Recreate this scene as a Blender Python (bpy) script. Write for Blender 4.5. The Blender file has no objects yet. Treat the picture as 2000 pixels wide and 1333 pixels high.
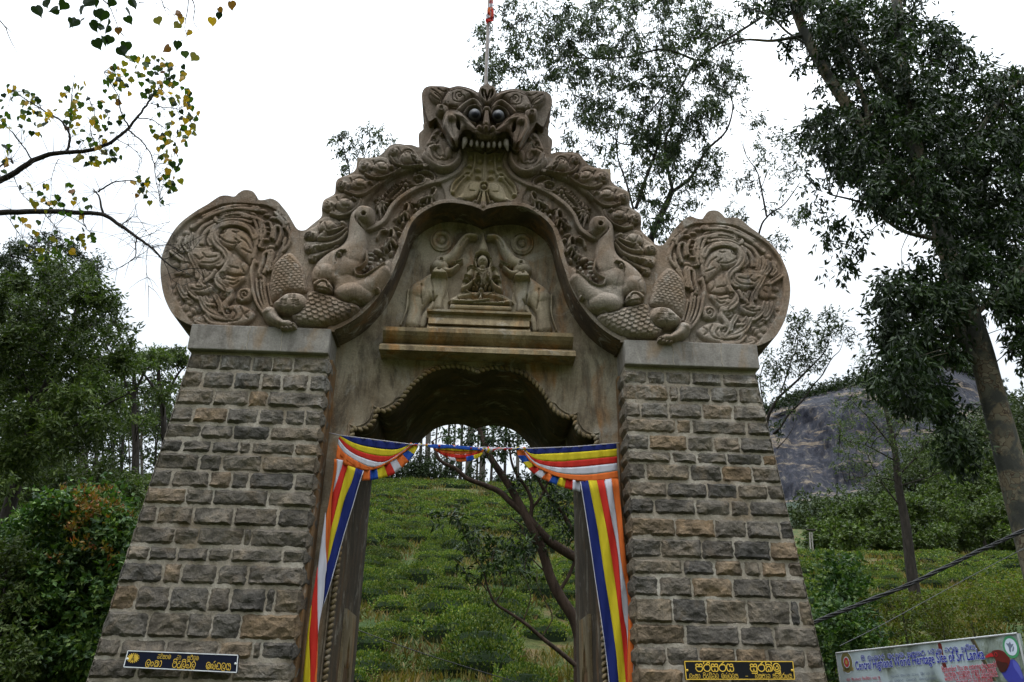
import bpy, bmesh, math, random
import numpy as np
from mathutils import Vector, Matrix, noise as mnoise

# ------------------------------------------------------------------ camera, sky, sun
SC = bpy.context.scene
COL = SC.collection
F_PX = 1558.0
CX, CY, CZ = 0.0, -8.6, 1.6
YAW, PITCH, ROLL = math.radians(2.655), math.radians(24.72), math.radians(0.965)
_f = Vector((math.sin(YAW)*math.cos(PITCH), math.cos(YAW)*math.cos(PITCH), math.sin(PITCH)))
_r0 = Vector((math.cos(YAW), -math.sin(YAW), 0)); _u0 = _r0.cross(_f)
_r = _r0*math.cos(ROLL)+_u0*math.sin(ROLL); _u = _r.cross(_f)
cam_d = bpy.data.cameras.new('camera'); cam = bpy.data.objects.new('camera', cam_d); COL.objects.link(cam)
cam_d.sensor_width = 36.0; cam_d.lens = 36.0*F_PX/2000.0; cam_d.clip_end = 6000; cam_d.clip_start = 0.05
cam.matrix_world = Matrix(((_r.x, _u.x, -_f.x, CX), (_r.y, _u.y, -_f.y, CY), (_r.z, _u.z, -_f.z, CZ), (0, 0, 0, 1)))
SC.camera = cam
W = bpy.data.worlds.new("World"); SC.world = W; W.use_nodes = True
nt = W.node_tree; nt.nodes.clear()
wo = nt.nodes.new('ShaderNodeOutputWorld'); bg = nt.nodes.new('ShaderNodeBackground')
sky = nt.nodes.new('ShaderNodeTexSky'); sky.sky_type = 'NISHITA'; sky.sun_disc = False
SUN_EL, SUN_ROT = math.radians(72), math.radians(215)
sky.sun_elevation = SUN_EL; sky.sun_rotation = SUN_ROT
# overcast: a high, nearly even sheet of cloud over the clear sky
cl = nt.nodes.new('ShaderNodeMix'); cl.data_type = 'RGBA'
ge = nt.nodes.new('ShaderNodeTexCoord'); no = nt.nodes.new('ShaderNodeTexNoise'); no.inputs['Scale'].default_value = 1.7; no.inputs['Detail'].default_value = 4
rp = nt.nodes.new('ShaderNodeValToRGB'); rp.color_ramp.elements[0].position = .25; rp.color_ramp.elements[1].position = .75
rp.color_ramp.elements[0].color = (7.7, 8.7, 9.6, 1); rp.color_ramp.elements[1].color = (9.7, 10.1, 10.5, 1)
nt.links.new(ge.outputs['Generated'], no.inputs['Vector']); nt.links.new(no.outputs['Fac'], rp.inputs['Fac'])
sxw = nt.nodes.new('ShaderNodeSeparateXYZ'); nt.links.new(ge.outputs['Generated'], sxw.inputs[0])
ov = nt.nodes.new('ShaderNodeMapRange'); ov.inputs[1].default_value = 0.; ov.inputs[2].default_value = 1.; ov.inputs[3].default_value = .53; ov.inputs[4].default_value = 3.9
pw3 = nt.nodes.new('ShaderNodeMath'); pw3.operation = 'POWER'; pw3.inputs[1].default_value = 3.8; pw3.use_clamp = True
nt.links.new(sxw.outputs['Z'], pw3.inputs[0]); nt.links.new(pw3.outputs[0], ov.inputs[0])
om = nt.nodes.new('ShaderNodeMix'); om.data_type = 'RGBA'; om.blend_type = 'MULTIPLY'; om.inputs['Factor'].default_value = 1.
nt.links.new(rp.outputs[0], om.inputs['A']); nt.links.new(ov.outputs[0], om.inputs['B'])
cl.inputs['Factor'].default_value = 0.93
nt.links.new(sky.outputs[0], cl.inputs['A']); nt.links.new(om.outputs['Result'], cl.inputs['B'])
nt.links.new(cl.outputs['Result'], bg.inputs['Color']); bg.inputs['Strength'].default_value = 0.10
nt.links.new(bg.outputs[0], wo.inputs['Surface'])
sun_d = bpy.data.lights.new('sun', 'SUN'); sun_d.energy = 0.8; sun_d.angle = math.radians(25); sun_d.color = (1, .96, .9)
sun = bpy.data.objects.new('sun', sun_d); COL.objects.link(sun)
sd = Vector((math.sin(SUN_ROT)*math.cos(SUN_EL), math.cos(SUN_ROT)*math.cos(SUN_EL), math.sin(SUN_EL)))
sun.rotation_euler = sd.to_track_quat('Z', 'Y').to_euler(); sun.location = (0, 0, 40)
SC.view_settings.view_transform = 'Standard'; SC.view_settings.look = 'None'
SC.view_settings.exposure = 1.0; SC.view_settings.gamma = 1.0; SC.view_settings.use_curve_mapping = False
SC.cycles.max_bounces = 6; SC.cycles.diffuse_bounces = 3; SC.cycles.transparent_max_bounces = 8
SC.cycles.use_denoising = True

# ------------------------------------------------------------------ helpers
rnd = random.Random(7); rng = np.random.default_rng(11)
def ray(px, py):
    return (_f + _r*((px-1000)/F_PX) - _u*((py-666.5)/F_PX))
def at(px, py, Y):
    d = ray(px, py); t = (Y-CY)/d.y
    return Vector((CX+d.x*t, Y, CZ+d.z*t))
def atz(px, py, z):
    d = ray(px, py); t = (z-CZ)/d.z
    return Vector((CX+d.x*t, CY+d.y*t, z))
def tag(o, label=None, cat=None, group=None, kind=None):
    if label: o['label'] = label
    if cat: o['category'] = cat
    if group: o['group'] = group
    if kind: o['kind'] = kind
    return o
def empty(name, loc=(0, 0, 0), label=None, cat=None, group=None):
    o = bpy.data.objects.new(name, None); COL.objects.link(o); o.location = loc; o.empty_display_size = .2
    return tag(o, label, cat, group)
def link(me, name, parent=None, mats=None):
    o = bpy.data.objects.new(name, me); COL.objects.link(o)
    if mats is not None:
        for m in (mats if isinstance(mats, (list, tuple)) else [mats]): me.materials.append(m)
    if parent is not None:
        o.parent = parent; 
        o.matrix_parent_inverse = Matrix.Translation(-Vector(parent_world(parent)))
    return o
def parent_world(p):
    v = Vector(p.location)
    if p.parent is not None and p.matrix_parent_inverse: v = v + p.matrix_parent_inverse.translation + parent_world(p.parent)
    return v
def npmesh(name, V, F, smooth=True, mi=None):
    V = np.asarray(V, np.float32); F = np.asarray(F, np.int32); k = F.shape[1]
    me = bpy.data.meshes.new(name); me.vertices.add(len(V)); me.vertices.foreach_set('co', V.ravel())
    me.loops.add(F.size); me.loops.foreach_set('vertex_index', F.ravel())
    me.polygons.add(len(F)); me.polygons.foreach_set('loop_start', np.arange(0, F.size, k, dtype=np.int32))
    if mi is not None: me.polygons.foreach_set('material_index', np.asarray(mi, np.int32))
    me.polygons.foreach_set('use_smooth', np.full(len(F), smooth)); me.update(calc_edges=True)
    return me
def pymesh(name, V, F, smooth=False):
    me = bpy.data.meshes.new(name); me.from_pydata([tuple(v) for v in V], [], F); me.update()
    if smooth: me.polygons.foreach_set('use_smooth', [True]*len(me.polygons))
    return me
def boxVF(x0, x1, y0, y1, z0, z1):
    V = [(x0,y0,z0),(x1,y0,z0),(x1,y1,z0),(x0,y1,z0),(x0,y0,z1),(x1,y0,z1),(x1,y1,z1),(x0,y1,z1)]
    F = [(0,3,2,1),(4,5,6,7),(0,1,5,4),(1,2,6,5),(2,3,7,6),(3,0,4,7)]
    return V, F
def fixn(me):
    bm = bmesh.new(); bm.from_mesh(me); bmesh.ops.recalc_face_normals(bm, faces=bm.faces); bm.to_mesh(me); bm.free(); return me
def bev(me, w=.01, seg=2):
    bm = bmesh.new(); bm.from_mesh(me); bmesh.ops.recalc_face_normals(bm, faces=bm.faces)
    bmesh.ops.bevel(bm, geom=list(bm.edges), offset=w, segments=seg, affect='EDGES', profile=.5); bm.to_mesh(me); bm.free(); return me
def tubeVF(pts, rad, n=8, cap=True, off=0):
    pts = [Vector(p) for p in pts]; V = []; F = []
    up = Vector((.31, .17, .93)).normalized(); a = None
    for i, p in enumerate(pts):
        t = (pts[min(i+1, len(pts)-1)]-pts[max(i-1, 0)]).normalized()
        if a is None:
            a = t.cross(up) if abs(t.dot(up)) < .95 else t.cross(Vector((1, 0, 0)))
        a = (a - t*a.dot(t)).normalized(); b = t.cross(a)
        r = rad[i] if hasattr(rad, '__len__') else rad
        for k in range(n):
            an = 2*math.pi*k/n; V.append(p+(a*math.cos(an)+b*math.sin(an))*r)
    for i in range(len(pts)-1):
        for k in range(n):
            k2 = (k+1) % n; F.append((off+i*n+k, off+i*n+k2, off+(i+1)*n+k2, off+(i+1)*n+k))
    return V, F
def ellVF(c, r, nu=14, nv=9, rot=None, off=0):
    V = []; F = []
    for j in range(nv+1):
        th = math.pi*j/nv
        for i in range(nu):
            ph = 2*math.pi*i/nu
            p = Vector((r[0]*math.sin(th)*math.cos(ph), r[1]*math.sin(th)*math.sin(ph), r[2]*math.cos(th)))
            if rot is not None: p = rot @ p
            V.append(Vector(c)+p)
    for j in range(nv):
        for i in range(nu):
            i2 = (i+1) % nu; F.append((off+j*nu+i, off+(j+1)*nu+i, off+(j+1)*nu+i2, off+j*nu+i2))
    return V, F
class MB:
    def __init__(s): s.V = []; s.F = []
    def add(s, V, F):
        o = len(s.V); s.V += list(V); s.F += [tuple(i+o for i in f) for f in F]
    def box(s, *a): s.add(*boxVF(*a))
    def tube(s, pts, rad, n=8): s.add(*tubeVF(pts, rad, n))
    def ell(s, c, r, nu=12, nv=8, rot=None): s.add(*ellVF(c, r, nu, nv, rot))
    def build(s, name, mat, parent=None, smooth=False):
        return link(pymesh(name, s.V, s.F, smooth), name, parent, mat)
def catmull(pts, k=6, closed=False):
    P = np.array(pts, float); n = len(P)
    if n < 3: 
        return np.array([P[0]+(P[-1]-P[0])*t for t in np.linspace(0, 1, k+1)])
    out = []
    rngi = range(n) if closed else range(n-1)
    for i in rngi:
        p1, p2 = P[i], P[(i+1) % n]
        p0 = P[(i-1) % n] if (closed or i > 0) else 2*p1-p2
        p3 = P[(i+2) % n] if (closed or i+2 < n) else 2*p2-p1
        for t in np.linspace(0, 1, k, endpoint=False):
            out.append(.5*((2*p1)+(-p0+p2)*t+(2*p0-5*p1+4*p2-p3)*t*t+(-p0+3*p1-3*p2+p3)*t**3))
    if not closed: out.append(P[-1])
    return np.array(out)

# ------------------------------------------------------------------ materials
def mat(name, base=(.3, .3, .3), rough=.85, spec=.3):
    m = bpy.data.materials.new(name); m.use_nodes = True; t = m.node_tree
    b = t.nodes['Principled BSDF']; b.inputs['Base Color'].default_value = (*base, 1); b.inputs['Roughness'].default_value = rough
    b.inputs['Specular IOR Level'].default_value = spec
    return m, t, b
def nz(t, scale, detail=6, rough=.6, coord='Object', dist=0., vec=None, stretch=None):
    n = t.nodes.new('ShaderNodeTexNoise'); n.inputs['Scale'].default_value = scale; n.inputs['Detail'].default_value = detail
    n.inputs['Roughness'].default_value = rough; n.inputs['Distortion'].default_value = dist
    if coord == 'Position': src = t.nodes.new('ShaderNodeNewGeometry').outputs['Position']
    else: src = t.nodes.new('ShaderNodeTexCoord').outputs[coord]
    if stretch:
        mp = t.nodes.new('ShaderNodeMapping'); mp.inputs['Scale'].default_value = stretch
        t.links.new(src, mp.inputs['Vector']); src = mp.outputs[0]
    t.links.new(src, n.inputs['Vector'])
    return n.outputs['Fac']
def ramp(t, src, stops):
    r = t.nodes.new('ShaderNodeValToRGB'); e = r.color_ramp.elements
    while len(e) < len(stops): e.new(.5)
    for i, (p, c) in enumerate(stops):
        e[i].position = p; e[i].color = (*c, 1) if len(c) == 3 else c
    t.links.new(src, r.inputs['Fac']); return r.outputs['Color']
def mix(t, a, b, fac, mode='MIX'):
    m = t.nodes.new('ShaderNodeMix'); m.data_type = 'RGBA'; m.blend_type = mode
    for inp, v in (('A', a), ('B', b)):
        if isinstance(v, tuple): m.inputs[inp].default_value = (*v, 1)
        else: t.links.new(v, m.inputs[inp])
    if isinstance(fac, float): m.inputs['Factor'].default_value = fac
    else: t.links.new(fac, m.inputs['Factor'])
    return m.outputs['Result']
def bump(t, b, srcs):
    prev = None
    for s, strength, dist in srcs:
        n = t.nodes.new('ShaderNodeBump'); n.inputs['Strength'].default_value = strength; n.inputs['Distance'].default_value = dist
        t.links.new(s, n.inputs['Height'])
        if prev is not None: t.links.new(prev, n.inputs['Normal'])
        prev = n.outputs['Normal']
    t.links.new(prev, b.inputs['Normal'])
g3 = lambda v: (v, v, v)

def mk_carved():
    m, t, b = mat('carved_cement', rough=.9, spec=.2)
    c1 = ramp(t, nz(t, 1.3, 8, .62, 'Position', .4), [(.25, (.085, .055, .036)), (.42, (.152, .102, .067)), (.58, (.238, .170, .118)), (.8, (.34, .275, .21))])
    grey = ramp(t, nz(t, .9, 6, .6, 'Position', .5), [(.42, g3(0)), (.62, g3(1))])
    c2 = mix(t, c1, (.265, .222, .18), grey)
    c2 = mix(t, c2, (.33, .30, .265), ramp(t, nz(t, 5.5, 9, .72, 'Position', .8, stretch=(1.3, 1.3, .8)), [(.55, g3(0)), (.68, g3(.65))]))
    c2 = mix(t, c2, (.20, .12, .055), ramp(t, nz(t, 1.9, 6, .6, 'Position', .6, stretch=(1.5, 1.5, .7)), [(.58, g3(0)), (.72, g3(.55))]))
    c3 = mix(t, c2, (.045, .036, .030), ramp(t, nz(t, 3.3, 10, .75, 'Position', .7, stretch=(2, 2, .45)), [(.54, g3(0)), (.68, g3(.8))]))
    # soot and lichen gather with height on the weathered top
    sx = t.nodes.new('ShaderNodeSeparateXYZ'); gp = t.nodes.new('ShaderNodeNewGeometry'); t.links.new(gp.outputs['Position'], sx.inputs[0])
    mr = t.nodes.new('ShaderNodeMapRange'); mr.inputs[1].default_value = 6.9; mr.inputs[2].default_value = 9.2; mr.inputs[4].default_value = .6
    t.links.new(sx.outputs['Z'], mr.inputs[0])
    c4 = mix(t, c3, (.075, .053, .042), mr.outputs[0])
    sp = ramp(t, nz(t, 60, 3, .6, 'Position'), [(.35, g3(.8)), (.65, g3(1.12))])
    t.links.new(mix(t, c4, sp, 1.0, 'MULTIPLY'), b.inputs['Base Color'])
    bump(t, b, [(nz(t, 70, 6, .75, 'Position'), .8, .010), (nz(t, 16, 7, .7, 'Position'), .7, .03)])
    return m
def mk_plaster(name, a, bcol, c, stain=(.27, .125, .04), dark=(.035, .026, .02), z0=3., dk=.7):
    m, t, b = mat(name, rough=.88, spec=.2)
    c1 = ramp(t, nz(t, 1.6, 9, .65, 'Position', .6), [(.3, a), (.5, bcol), (.72, c)])
    st = ramp(t, nz(t, 2.2, 7, .6, 'Position', .8, stretch=(1.6, 1.6, .55)), [(.52, g3(0)), (.68, g3(.8))])
    c2 = mix(t, c1, stain, st)
    dr = ramp(t, nz(t, 2.6, 8, .75, 'Position', .5, stretch=(1.7, 1.7, .45)), [(.47, g3(0)), (.60, g3(dk))])
    c3 = mix(t, c2, dark, dr)
    wh = ramp(t, nz(t, 3.1, 10, .7, 'Position', .9, stretch=(1, 1, .7)), [(.56, g3(0)), (.68, g3(.6))])
    c4 = mix(t, c3, (.34, .31, .27), wh)
    t.links.new(mix(t, c4, ramp(t, nz(t, 45, 4, .6, 'Position'), [(.3, g3(.8)), (.7, g3(1.12))]), 1., 'MULTIPLY'), b.inputs['Base Color'])
    bump(t, b, [(nz(t, 60, 5, .7, 'Position'), .4, .006), (nz(t, 6, 6, .6, 'Position'), .5, .03)])
    return m
def mk_stone():
    m, t, b = mat('rock_faced_granite', rough=.88, spec=.25)
    oi = t.nodes.new('ShaderNodeObjectInfo')
    base = ramp(t, oi.outputs['Random'], [(0, (.045, .042, .039)), (.18, (.105, .090, .073)), (.34, (.058, .055, .051)), (.48, (.140, .112, .080)), (.62, (.070, .065, .060)), (.76, (.112, .094, .073)), (.88, (.18, .12, .066)), (1, (.088, .080, .070))])
    sep = t.nodes.new('ShaderNodeSeparateColor'); t.links.new(oi.outputs['Color'], sep.inputs[0])
    base = mix(t, base, (.185, .165, .138), sep.outputs['Red'])
    blo = ramp(t, nz(t, 5, 8, .65, 'Position', .6), [(.3, (.42, .41, .40)), (.5, (1, .98, .96)), (.72, (1.75, 1.6, 1.4))])
    c = mix(t, base, blo, 1., 'MULTIPLY')
    rust = ramp(t, nz(t, 2.7, 6, .6, 'Position', .7), [(.56, g3(0)), (.7, g3(.5))])
    c = mix(t, c, (.15, .105, .065), rust)
    c = mix(t, c, ramp(t, nz(t, 90, 3, .7, 'Position'), [(.3, g3(.72)), (.7, g3(1.3))]), 1., 'MULTIPLY')
    # lime runs under the cap
    sx = t.nodes.new('ShaderNodeSeparateXYZ'); gp = t.nodes.new('ShaderNodeNewGeometry'); t.links.new(gp.outputs['Position'], sx.inputs[0])
    mr = t.nodes.new('ShaderNodeMapRange'); mr.inputs[1].default_value = 4.3; mr.inputs[2].default_value = 5.3; mr.inputs[4].default_value = .8
    t.links.new(sx.outputs['Z'], mr.inputs[0])
    wh = ramp(t, nz(t, 3.2, 8, .75, 'Position', .5, stretch=(2, 2, .6)), [(.5, g3(0)), (.68, g3(1))])
    mm = t.nodes.new('ShaderNodeMath'); mm.operation = 'MULTIPLY'; t.links.new(mr.outputs[0], mm.inputs[0]); t.links.new(wh, mm.inputs[1])
    c = mix(t, c, (.33, .315, .295), mm.outputs[0])
    t.links.new(c, b.inputs['Base Color'])
    bump(t, b, [(nz(t, 38, 8, .75, 'Position', .4), .9, .02), (nz(t, 9, 6, .6, 'Position', .5), .9, .05)])
    return m
def mk_mortar():
    m, t, b = mat('lime_mortar', rough=.95, spec=.1)
    c = ramp(t, nz(t, 2.1, 9, .68, 'Position', .5), [(.28, (.15, .118, .085)), (.40, (.26, .218, .170)), (.56, (.37, .325, .27)), (.78, (.46, .425, .375))])
    c = mix(t, c, (.16, .10, .045), ramp(t, nz(t, 1.5, 6, .6, 'Position', .5), [(.55, g3(0)), (.7, g3(.6))]))
    t.links.new(mix(t, c, ramp(t, nz(t, 55, 4, .7, 'Position'), [(.3, g3(.75)), (.7, g3(1.15))]), 1., 'MULTIPLY'), b.inputs['Base Color'])
    bump(t, b, [(nz(t, 60, 6, .7, 'Position'), .7, .01), (nz(t, 12, 6, .7, 'Position', .5), .7, .03)])
    return m
def mk_simple(name, col, rough=.7, spec=.3, var=.15, sc=8., bmp=0.):
    m, t, b = mat(name, col, rough, spec)
    lo = tuple(v*(1-var) for v in col); hi = tuple(v*(1+var) for v in col)
    t.links.new(ramp(t, nz(t, sc, 6, .6, 'Position'), [(.3, lo), (.7, hi)]), b.inputs['Base Color'])
    if bmp: bump(t, b, [(nz(t, sc*3, 5, .7, 'Position'), .6, bmp)])
    return m
def mk_leaf(name, cols, rough=.45, trans=.3, spec=.4, big=None, k=.52):
    cols = [(c[0]*k*1.4, c[1]*k*1.22, c[2]*k*.72) for c in cols]; rough = .55; spec = .22
    m, t, b = mat(name, cols[0], rough, spec)
    ge = t.nodes.new('ShaderNodeNewGeometry')
    n = len(cols); c = ramp(t, ge.outputs['Random Per Island'], [(i/(n-1), cols[i]) for i in range(n)])
    if big: c = mix(t, c, ramp(t, nz(t, big, 3, .5, 'Position'), [(.35, g3(.6)), (.65, g3(1.4))]), 1., 'MULTIPLY')
    t.links.new(c, b.inputs['Base Color'])
    tr = t.nodes.new('ShaderNodeBsdfTranslucent'); br = mix(t, c, (1.25, 1.5, .6), 1., 'MULTIPLY'); t.links.new(br, tr.inputs['Color'])
    ms = t.nodes.new('ShaderNodeMixShader'); ms.inputs[0].default_value = trans
    t.links.new(b.outputs[0], ms.inputs[1]); t.links.new(tr.outputs[0], ms.inputs[2])
    t.links.new(ms.outputs[0], t.nodes['Material Output'].inputs['Surface'])
    return m
def mk_bark(name, a, bcol, sc=3., bmp=.02, stretch=(3, 3, .7), patch=None):
    m, t, b = mat(name, a, .9, .15)
    c = ramp(t, nz(t, sc, 8, .65, 'Position', .6, stretch=stretch), [(.35, a), (.65, bcol)])
    if patch:
        v = t.nodes.new('ShaderNodeTexVoronoi'); v.inputs['Scale'].default_value = 5.5
        src = t.nodes.new('ShaderNodeNewGeometry').outputs['Position']
        mp = t.nodes.new('ShaderNodeMapping'); mp.inputs['Scale'].default_value = (1.3, 1.3, .75); t.links.new(src, mp.inputs['Vector'])
        nn = t.nodes.new('ShaderNodeTexNoise'); nn.inputs['Scale'].default_value = 3.; t.links.new(src, nn.inputs['Vector'])
        ad = t.nodes.new('ShaderNodeVectorMath'); ad.operation = 'ADD'; t.links.new(mp.outputs[0], ad.inputs[0]); t.links.new(nn.outputs['Color'], ad.inputs[1])
        t.links.new(ad.outputs[0], v.inputs['Vector'])
        pc = ramp(t, v.outputs['Color'], [(.2, patch[0]), (.5, patch[1]), (.8, patch[2])])
        pm = ramp(t, nz(t, 1.2, 5, .6, 'Position', .5), [(.45, g3(0)), (.52, g3(1))])
        c = mix(t, c, pc, pm)
        v2 = t.nodes.new('ShaderNodeTexVoronoi'); v2.feature = 'DISTANCE_TO_EDGE'; v2.inputs['Scale'].default_value = 5.5; t.links.new(ad.outputs[0], v2.inputs['Vector'])
        ed = ramp(t, v2.outputs['Distance'], [(.02, g3(1)), (.07, g3(0))])
        em = mix(t, ed, pm, 1., 'MULTIPLY')
        c = mix(t, c, patch[3], em)
        bump(t, b, [(v.outputs['Color'], .5, .03), (nz(t, 30, 5, .7, 'Position', stretch=stretch), .6, .012)])
    else:
        bump(t, b, [(nz(t, sc*4, 6, .7, 'Position', .4, stretch=stretch), .8, bmp)])
    t.links.new(c, b.inputs['Base Color'])
    return m

M = {}
M['carved'] = mk_carved(); M['stone'] = mk_stone(); M['mortar'] = mk_mortar()
M['panel'] = mk_plaster('tan_plaster', (.145, .108, .070), (.255, .205, .145), (.38, .33, .255), z0=5, dk=.6)
M['cap'] = mk_plaster('grey_cement_cap', (.15, .135, .12), (.215, .195, .175), (.28, .26, .235), stain=(.22, .15, .09), dk=.35)
M['ochre'] = mk_plaster('ochre_plaster', (.15, .108, .058), (.225, .17, .098), (.30, .24, .15), stain=(.30, .15, .05), dk=.45)
M['niche'] = mk_plaster('tan_niche_carving', (.20, .158, .105), (.30, .245, .17), (.38, .325, .245), stain=(.30, .15, .055), dk=.35)
M['soffit'] = mk_plaster('shade_and_stain_plaster', (.045, .031, .021), (.075, .053, .034), (.13, .095, .06), stain=(.14, .07, .03), dk=.8)  # undersides and walls coloured dark to stand in for shade, plus some black staining
M['tongue'] = mk_plaster('yellowed_cement', (.20, .155, .095), (.27, .215, .135), (.34, .285, .20), stain=(.36, .24, .10), dk=.3)
M['eye'] = mk_simple('eye_white', (.055, .055, .058), .6, .3); M['pupil'] = mk_simple('eye_blue_black', (.003, .004, .010), .5, .3)
M['tooth'] = mk_simple('tooth_cement', (.175, .150, .120), .7, .3, .25, 30)
M['navy'] = mk_simple('navy_board', (.004, .006, .018), .6, .15); M['black'] = mk_simple('black_board', (.006, .007, .009), .6, .15)
M['gold'] = mk_simple('gold_paint', (.62, .40, .045), .5, .4); M['white'] = mk_simple('white_paint', (.62, .62, .64), .6, .3)
M['pole'] = mk_simple('flagpole_steel', (.20, .165, .145), .5, .4, .2, 12)
M['rope'] = mk_simple('nylon_string', (.35, .33, .36), .7, .2); M['cable'] = mk_simple('cable_rubber', (.012, .012, .013), .6, .3)

# ------------------------------------------------------------------ relief toolkit
class Relief:
    """a carved surface standing in the plane y = y0: a grid of heights traced as strokes, ridges, domes"""
    def __init__(s, bounds, step, y0, base=0.):
        s.x0, s.x1, s.z0, s.z1 = bounds; s.st = step; s.y0 = y0
        nx = int(math.ceil((s.x1-s.x0)/step))+1; nzz = int(math.ceil((s.z1-s.z0)/step))+1
        s.xs = s.x1-step*np.arange(nx-1, -1, -1); s.zs = s.z0+step*np.arange(nzz)
        s.H = np.full((nzz, nx), float(base)); s.org = (0, 0, 1.)
    def crop(s, ox, oy, sc): s.org = (ox, oy, sc)
    def P(s, pts, h=0.):
        ox, oy, sc = s.org; out = []
        for p in pts:
            v = at(ox+p[0]/sc, oy+p[1]/sc, s.y0-(h if h >= 0 else getattr(s, 'gh', 0.))*.85); out.append((v.x, v.z))
        return np.array(out)
    def k(s): return 0.0062/s.org[2]          # metres per crop pixel
    def win(s, pts, m):
        a = pts.min(0)-m; b = pts.max(0)+m
        i0 = max(0, int((a[0]-s.xs[0])/s.st)); i1 = min(len(s.xs), int((b[0]-s.xs[0])/s.st)+2)
        j0 = max(0, int((a[1]-s.zs[0])/s.st)); j1 = min(len(s.zs), int((b[1]-s.zs[0])/s.st)+2)
        if i1 <= i0 or j1 <= j0: return None
        return slice(j0, j1), slice(i0, i1)
    def apply(s, w, val, mask, mode):
        h = s.H[w]
        if mode == 'max': s.H[w] = np.where(mask, np.maximum(h, val), h)
        elif mode == 'add': s.H[w] = np.where(mask, h+val, h)
        elif mode == 'set': s.H[w] = np.where(mask, val, h)
    def ridge(s, pts, w, h, mode='max', k=5, flat=False, raw=False, base=None):
        P = pts if raw else s.P(pts, h); kk = s.k()
        ws = (w[0]*kk, w[1]*kk) if hasattr(w, '__len__') else (w*kk, w*kk)
        C = catmull(P, k); n = len(C); wd = np.linspace(ws[0], ws[1], n)
        win = s.win(C, max(ws)*1.05)
        if win is None: return
        X, Z = np.meshgrid(s.xs[win[1]], s.zs[win[0]]); best = np.full(X.shape, 9.)
        for i in range(n-1):
            a, b_ = C[i], C[i+1]; d = b_-a; L = d@d+1e-12
            t = np.clip(((X-a[0])*d[0]+(Z-a[1])*d[1])/L, 0, 1)
            q = np.hypot(X-a[0]-t*d[0], Z-a[1]-t*d[1])/(wd[i]+(wd[i+1]-wd[i])*t)
            best = np.minimum(best, q)
        m = best < 1; b2 = np.clip(best, 0, 1)
        pr = np.clip((1-b2)*4, 0, 1)**.5 if flat else np.sqrt(1-b2*b2)
        if base is not None: s.apply(win, base+h*pr, m, 'max')
        else: s.apply(win, h*pr, m, mode)
    def groove(s, pts, w, d): s.ridge_neg(pts, w, d)
    def ridge_neg(s, pts, w, d, k=5):
        P = s.P(pts, getattr(s, 'gh', 0.)); kk = s.k(); C = catmull(P, k); ww = max(w*kk*1.1, s.st*1.45); d = d*1.1; win = s.win(C, ww)
        if win is None: return
        X, Z = np.meshgrid(s.xs[win[1]], s.zs[win[0]]); best = np.full(X.shape, 9.)
        for i in range(len(C)-1):
            a, b_ = C[i], C[i+1]; dd = b_-a; L = dd@dd+1e-12
            t = np.clip(((X-a[0])*dd[0]+(Z-a[1])*dd[1])/L, 0, 1)
            best = np.minimum(best, np.hypot(X-a[0]-t*dd[0], Z-a[1]-t*dd[1])/ww)
        s.H[win] -= d*np.clip(1-best, 0, 1)**.8
    def sdf(s, Q, win):
        X, Z = np.meshgrid(s.xs[win[1]], s.zs[win[0]]); best = np.full(X.shape, 9.); ins = np.zeros(X.shape, bool); n = len(Q)
        for i in range(n):
            a, b_ = Q[i], Q[(i+1) % n]; d = b_-a; L = d@d+1e-12
            t = np.clip(((X-a[0])*d[0]+(Z-a[1])*d[1])/L, 0, 1)
            best = np.minimum(best, np.hypot(X-a[0]-t*d[0], Z-a[1]-t*d[1]))
            if a[1] != b_[1]:
                c = (a[1] > Z) != (b_[1] > Z); xi = (b_[0]-a[0])*(Z-a[1])/(b_[1]-a[1])+a[0]; ins ^= c & (X < xi)
        return np.where(ins, best, -best)
    def poly(s, pts, h, bv, mode='max', smooth=True, raw=False, lin=False):
        P = pts if raw else s.P(pts, h*.6); Q = catmull(P, 4, True) if smooth else P; win = s.win(Q, .01)
        if win is None: return
        d = s.sdf(Q, win); u = np.clip(d/(bv*s.k()), 0, 1)
        s.apply(win, h*(u if lin else np.sqrt(1-(1-u)**2)), d > 0, mode)
    def blob(s, c, rx, rz, h, ang=0., mode='max', raw=False):
        P = (np.array([c]) if raw else s.P([c], h))[0]; kk = 1. if raw else s.k(); rx *= kk; rz *= kk
        win = s.win(np.array([P]), max(rx, rz))
        if win is None: return
        X, Z = np.meshgrid(s.xs[win[1]], s.zs[win[0]]); a = math.radians(-ang)
        u = ((X-P[0])*math.cos(a)+(Z-P[1])*math.sin(a))/rx; v = (-(X-P[0])*math.sin(a)+(Z-P[1])*math.cos(a))/rz
        q = u*u+v*v; s.apply(win, h*np.sqrt(np.clip(1-q, 0, 1)), q < 1, mode)
    def ring(s, c, r, w, h, mode='max'):
        pts = [(c[0]+r*math.cos(a), c[1]+r*math.sin(a)) for a in np.linspace(0, 2*math.pi, 13)]; s.ridge(pts, w, h, mode)
    def spiral(s, c, r, turns, a0, w, d, sgn=1):
        """an incised volute line; winds inwards from radius r"""
        n = int(10*turns)+2; pts = []
        for i in range(n):
            u = i/(n-1); a = a0+sgn*2*math.pi*turns*u; rr = r*(1-.88*u); pts.append((c[0]+rr*math.cos(a), c[1]+rr*math.sin(a)))
        s.ridge_neg(pts, w, d, 3)
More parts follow.
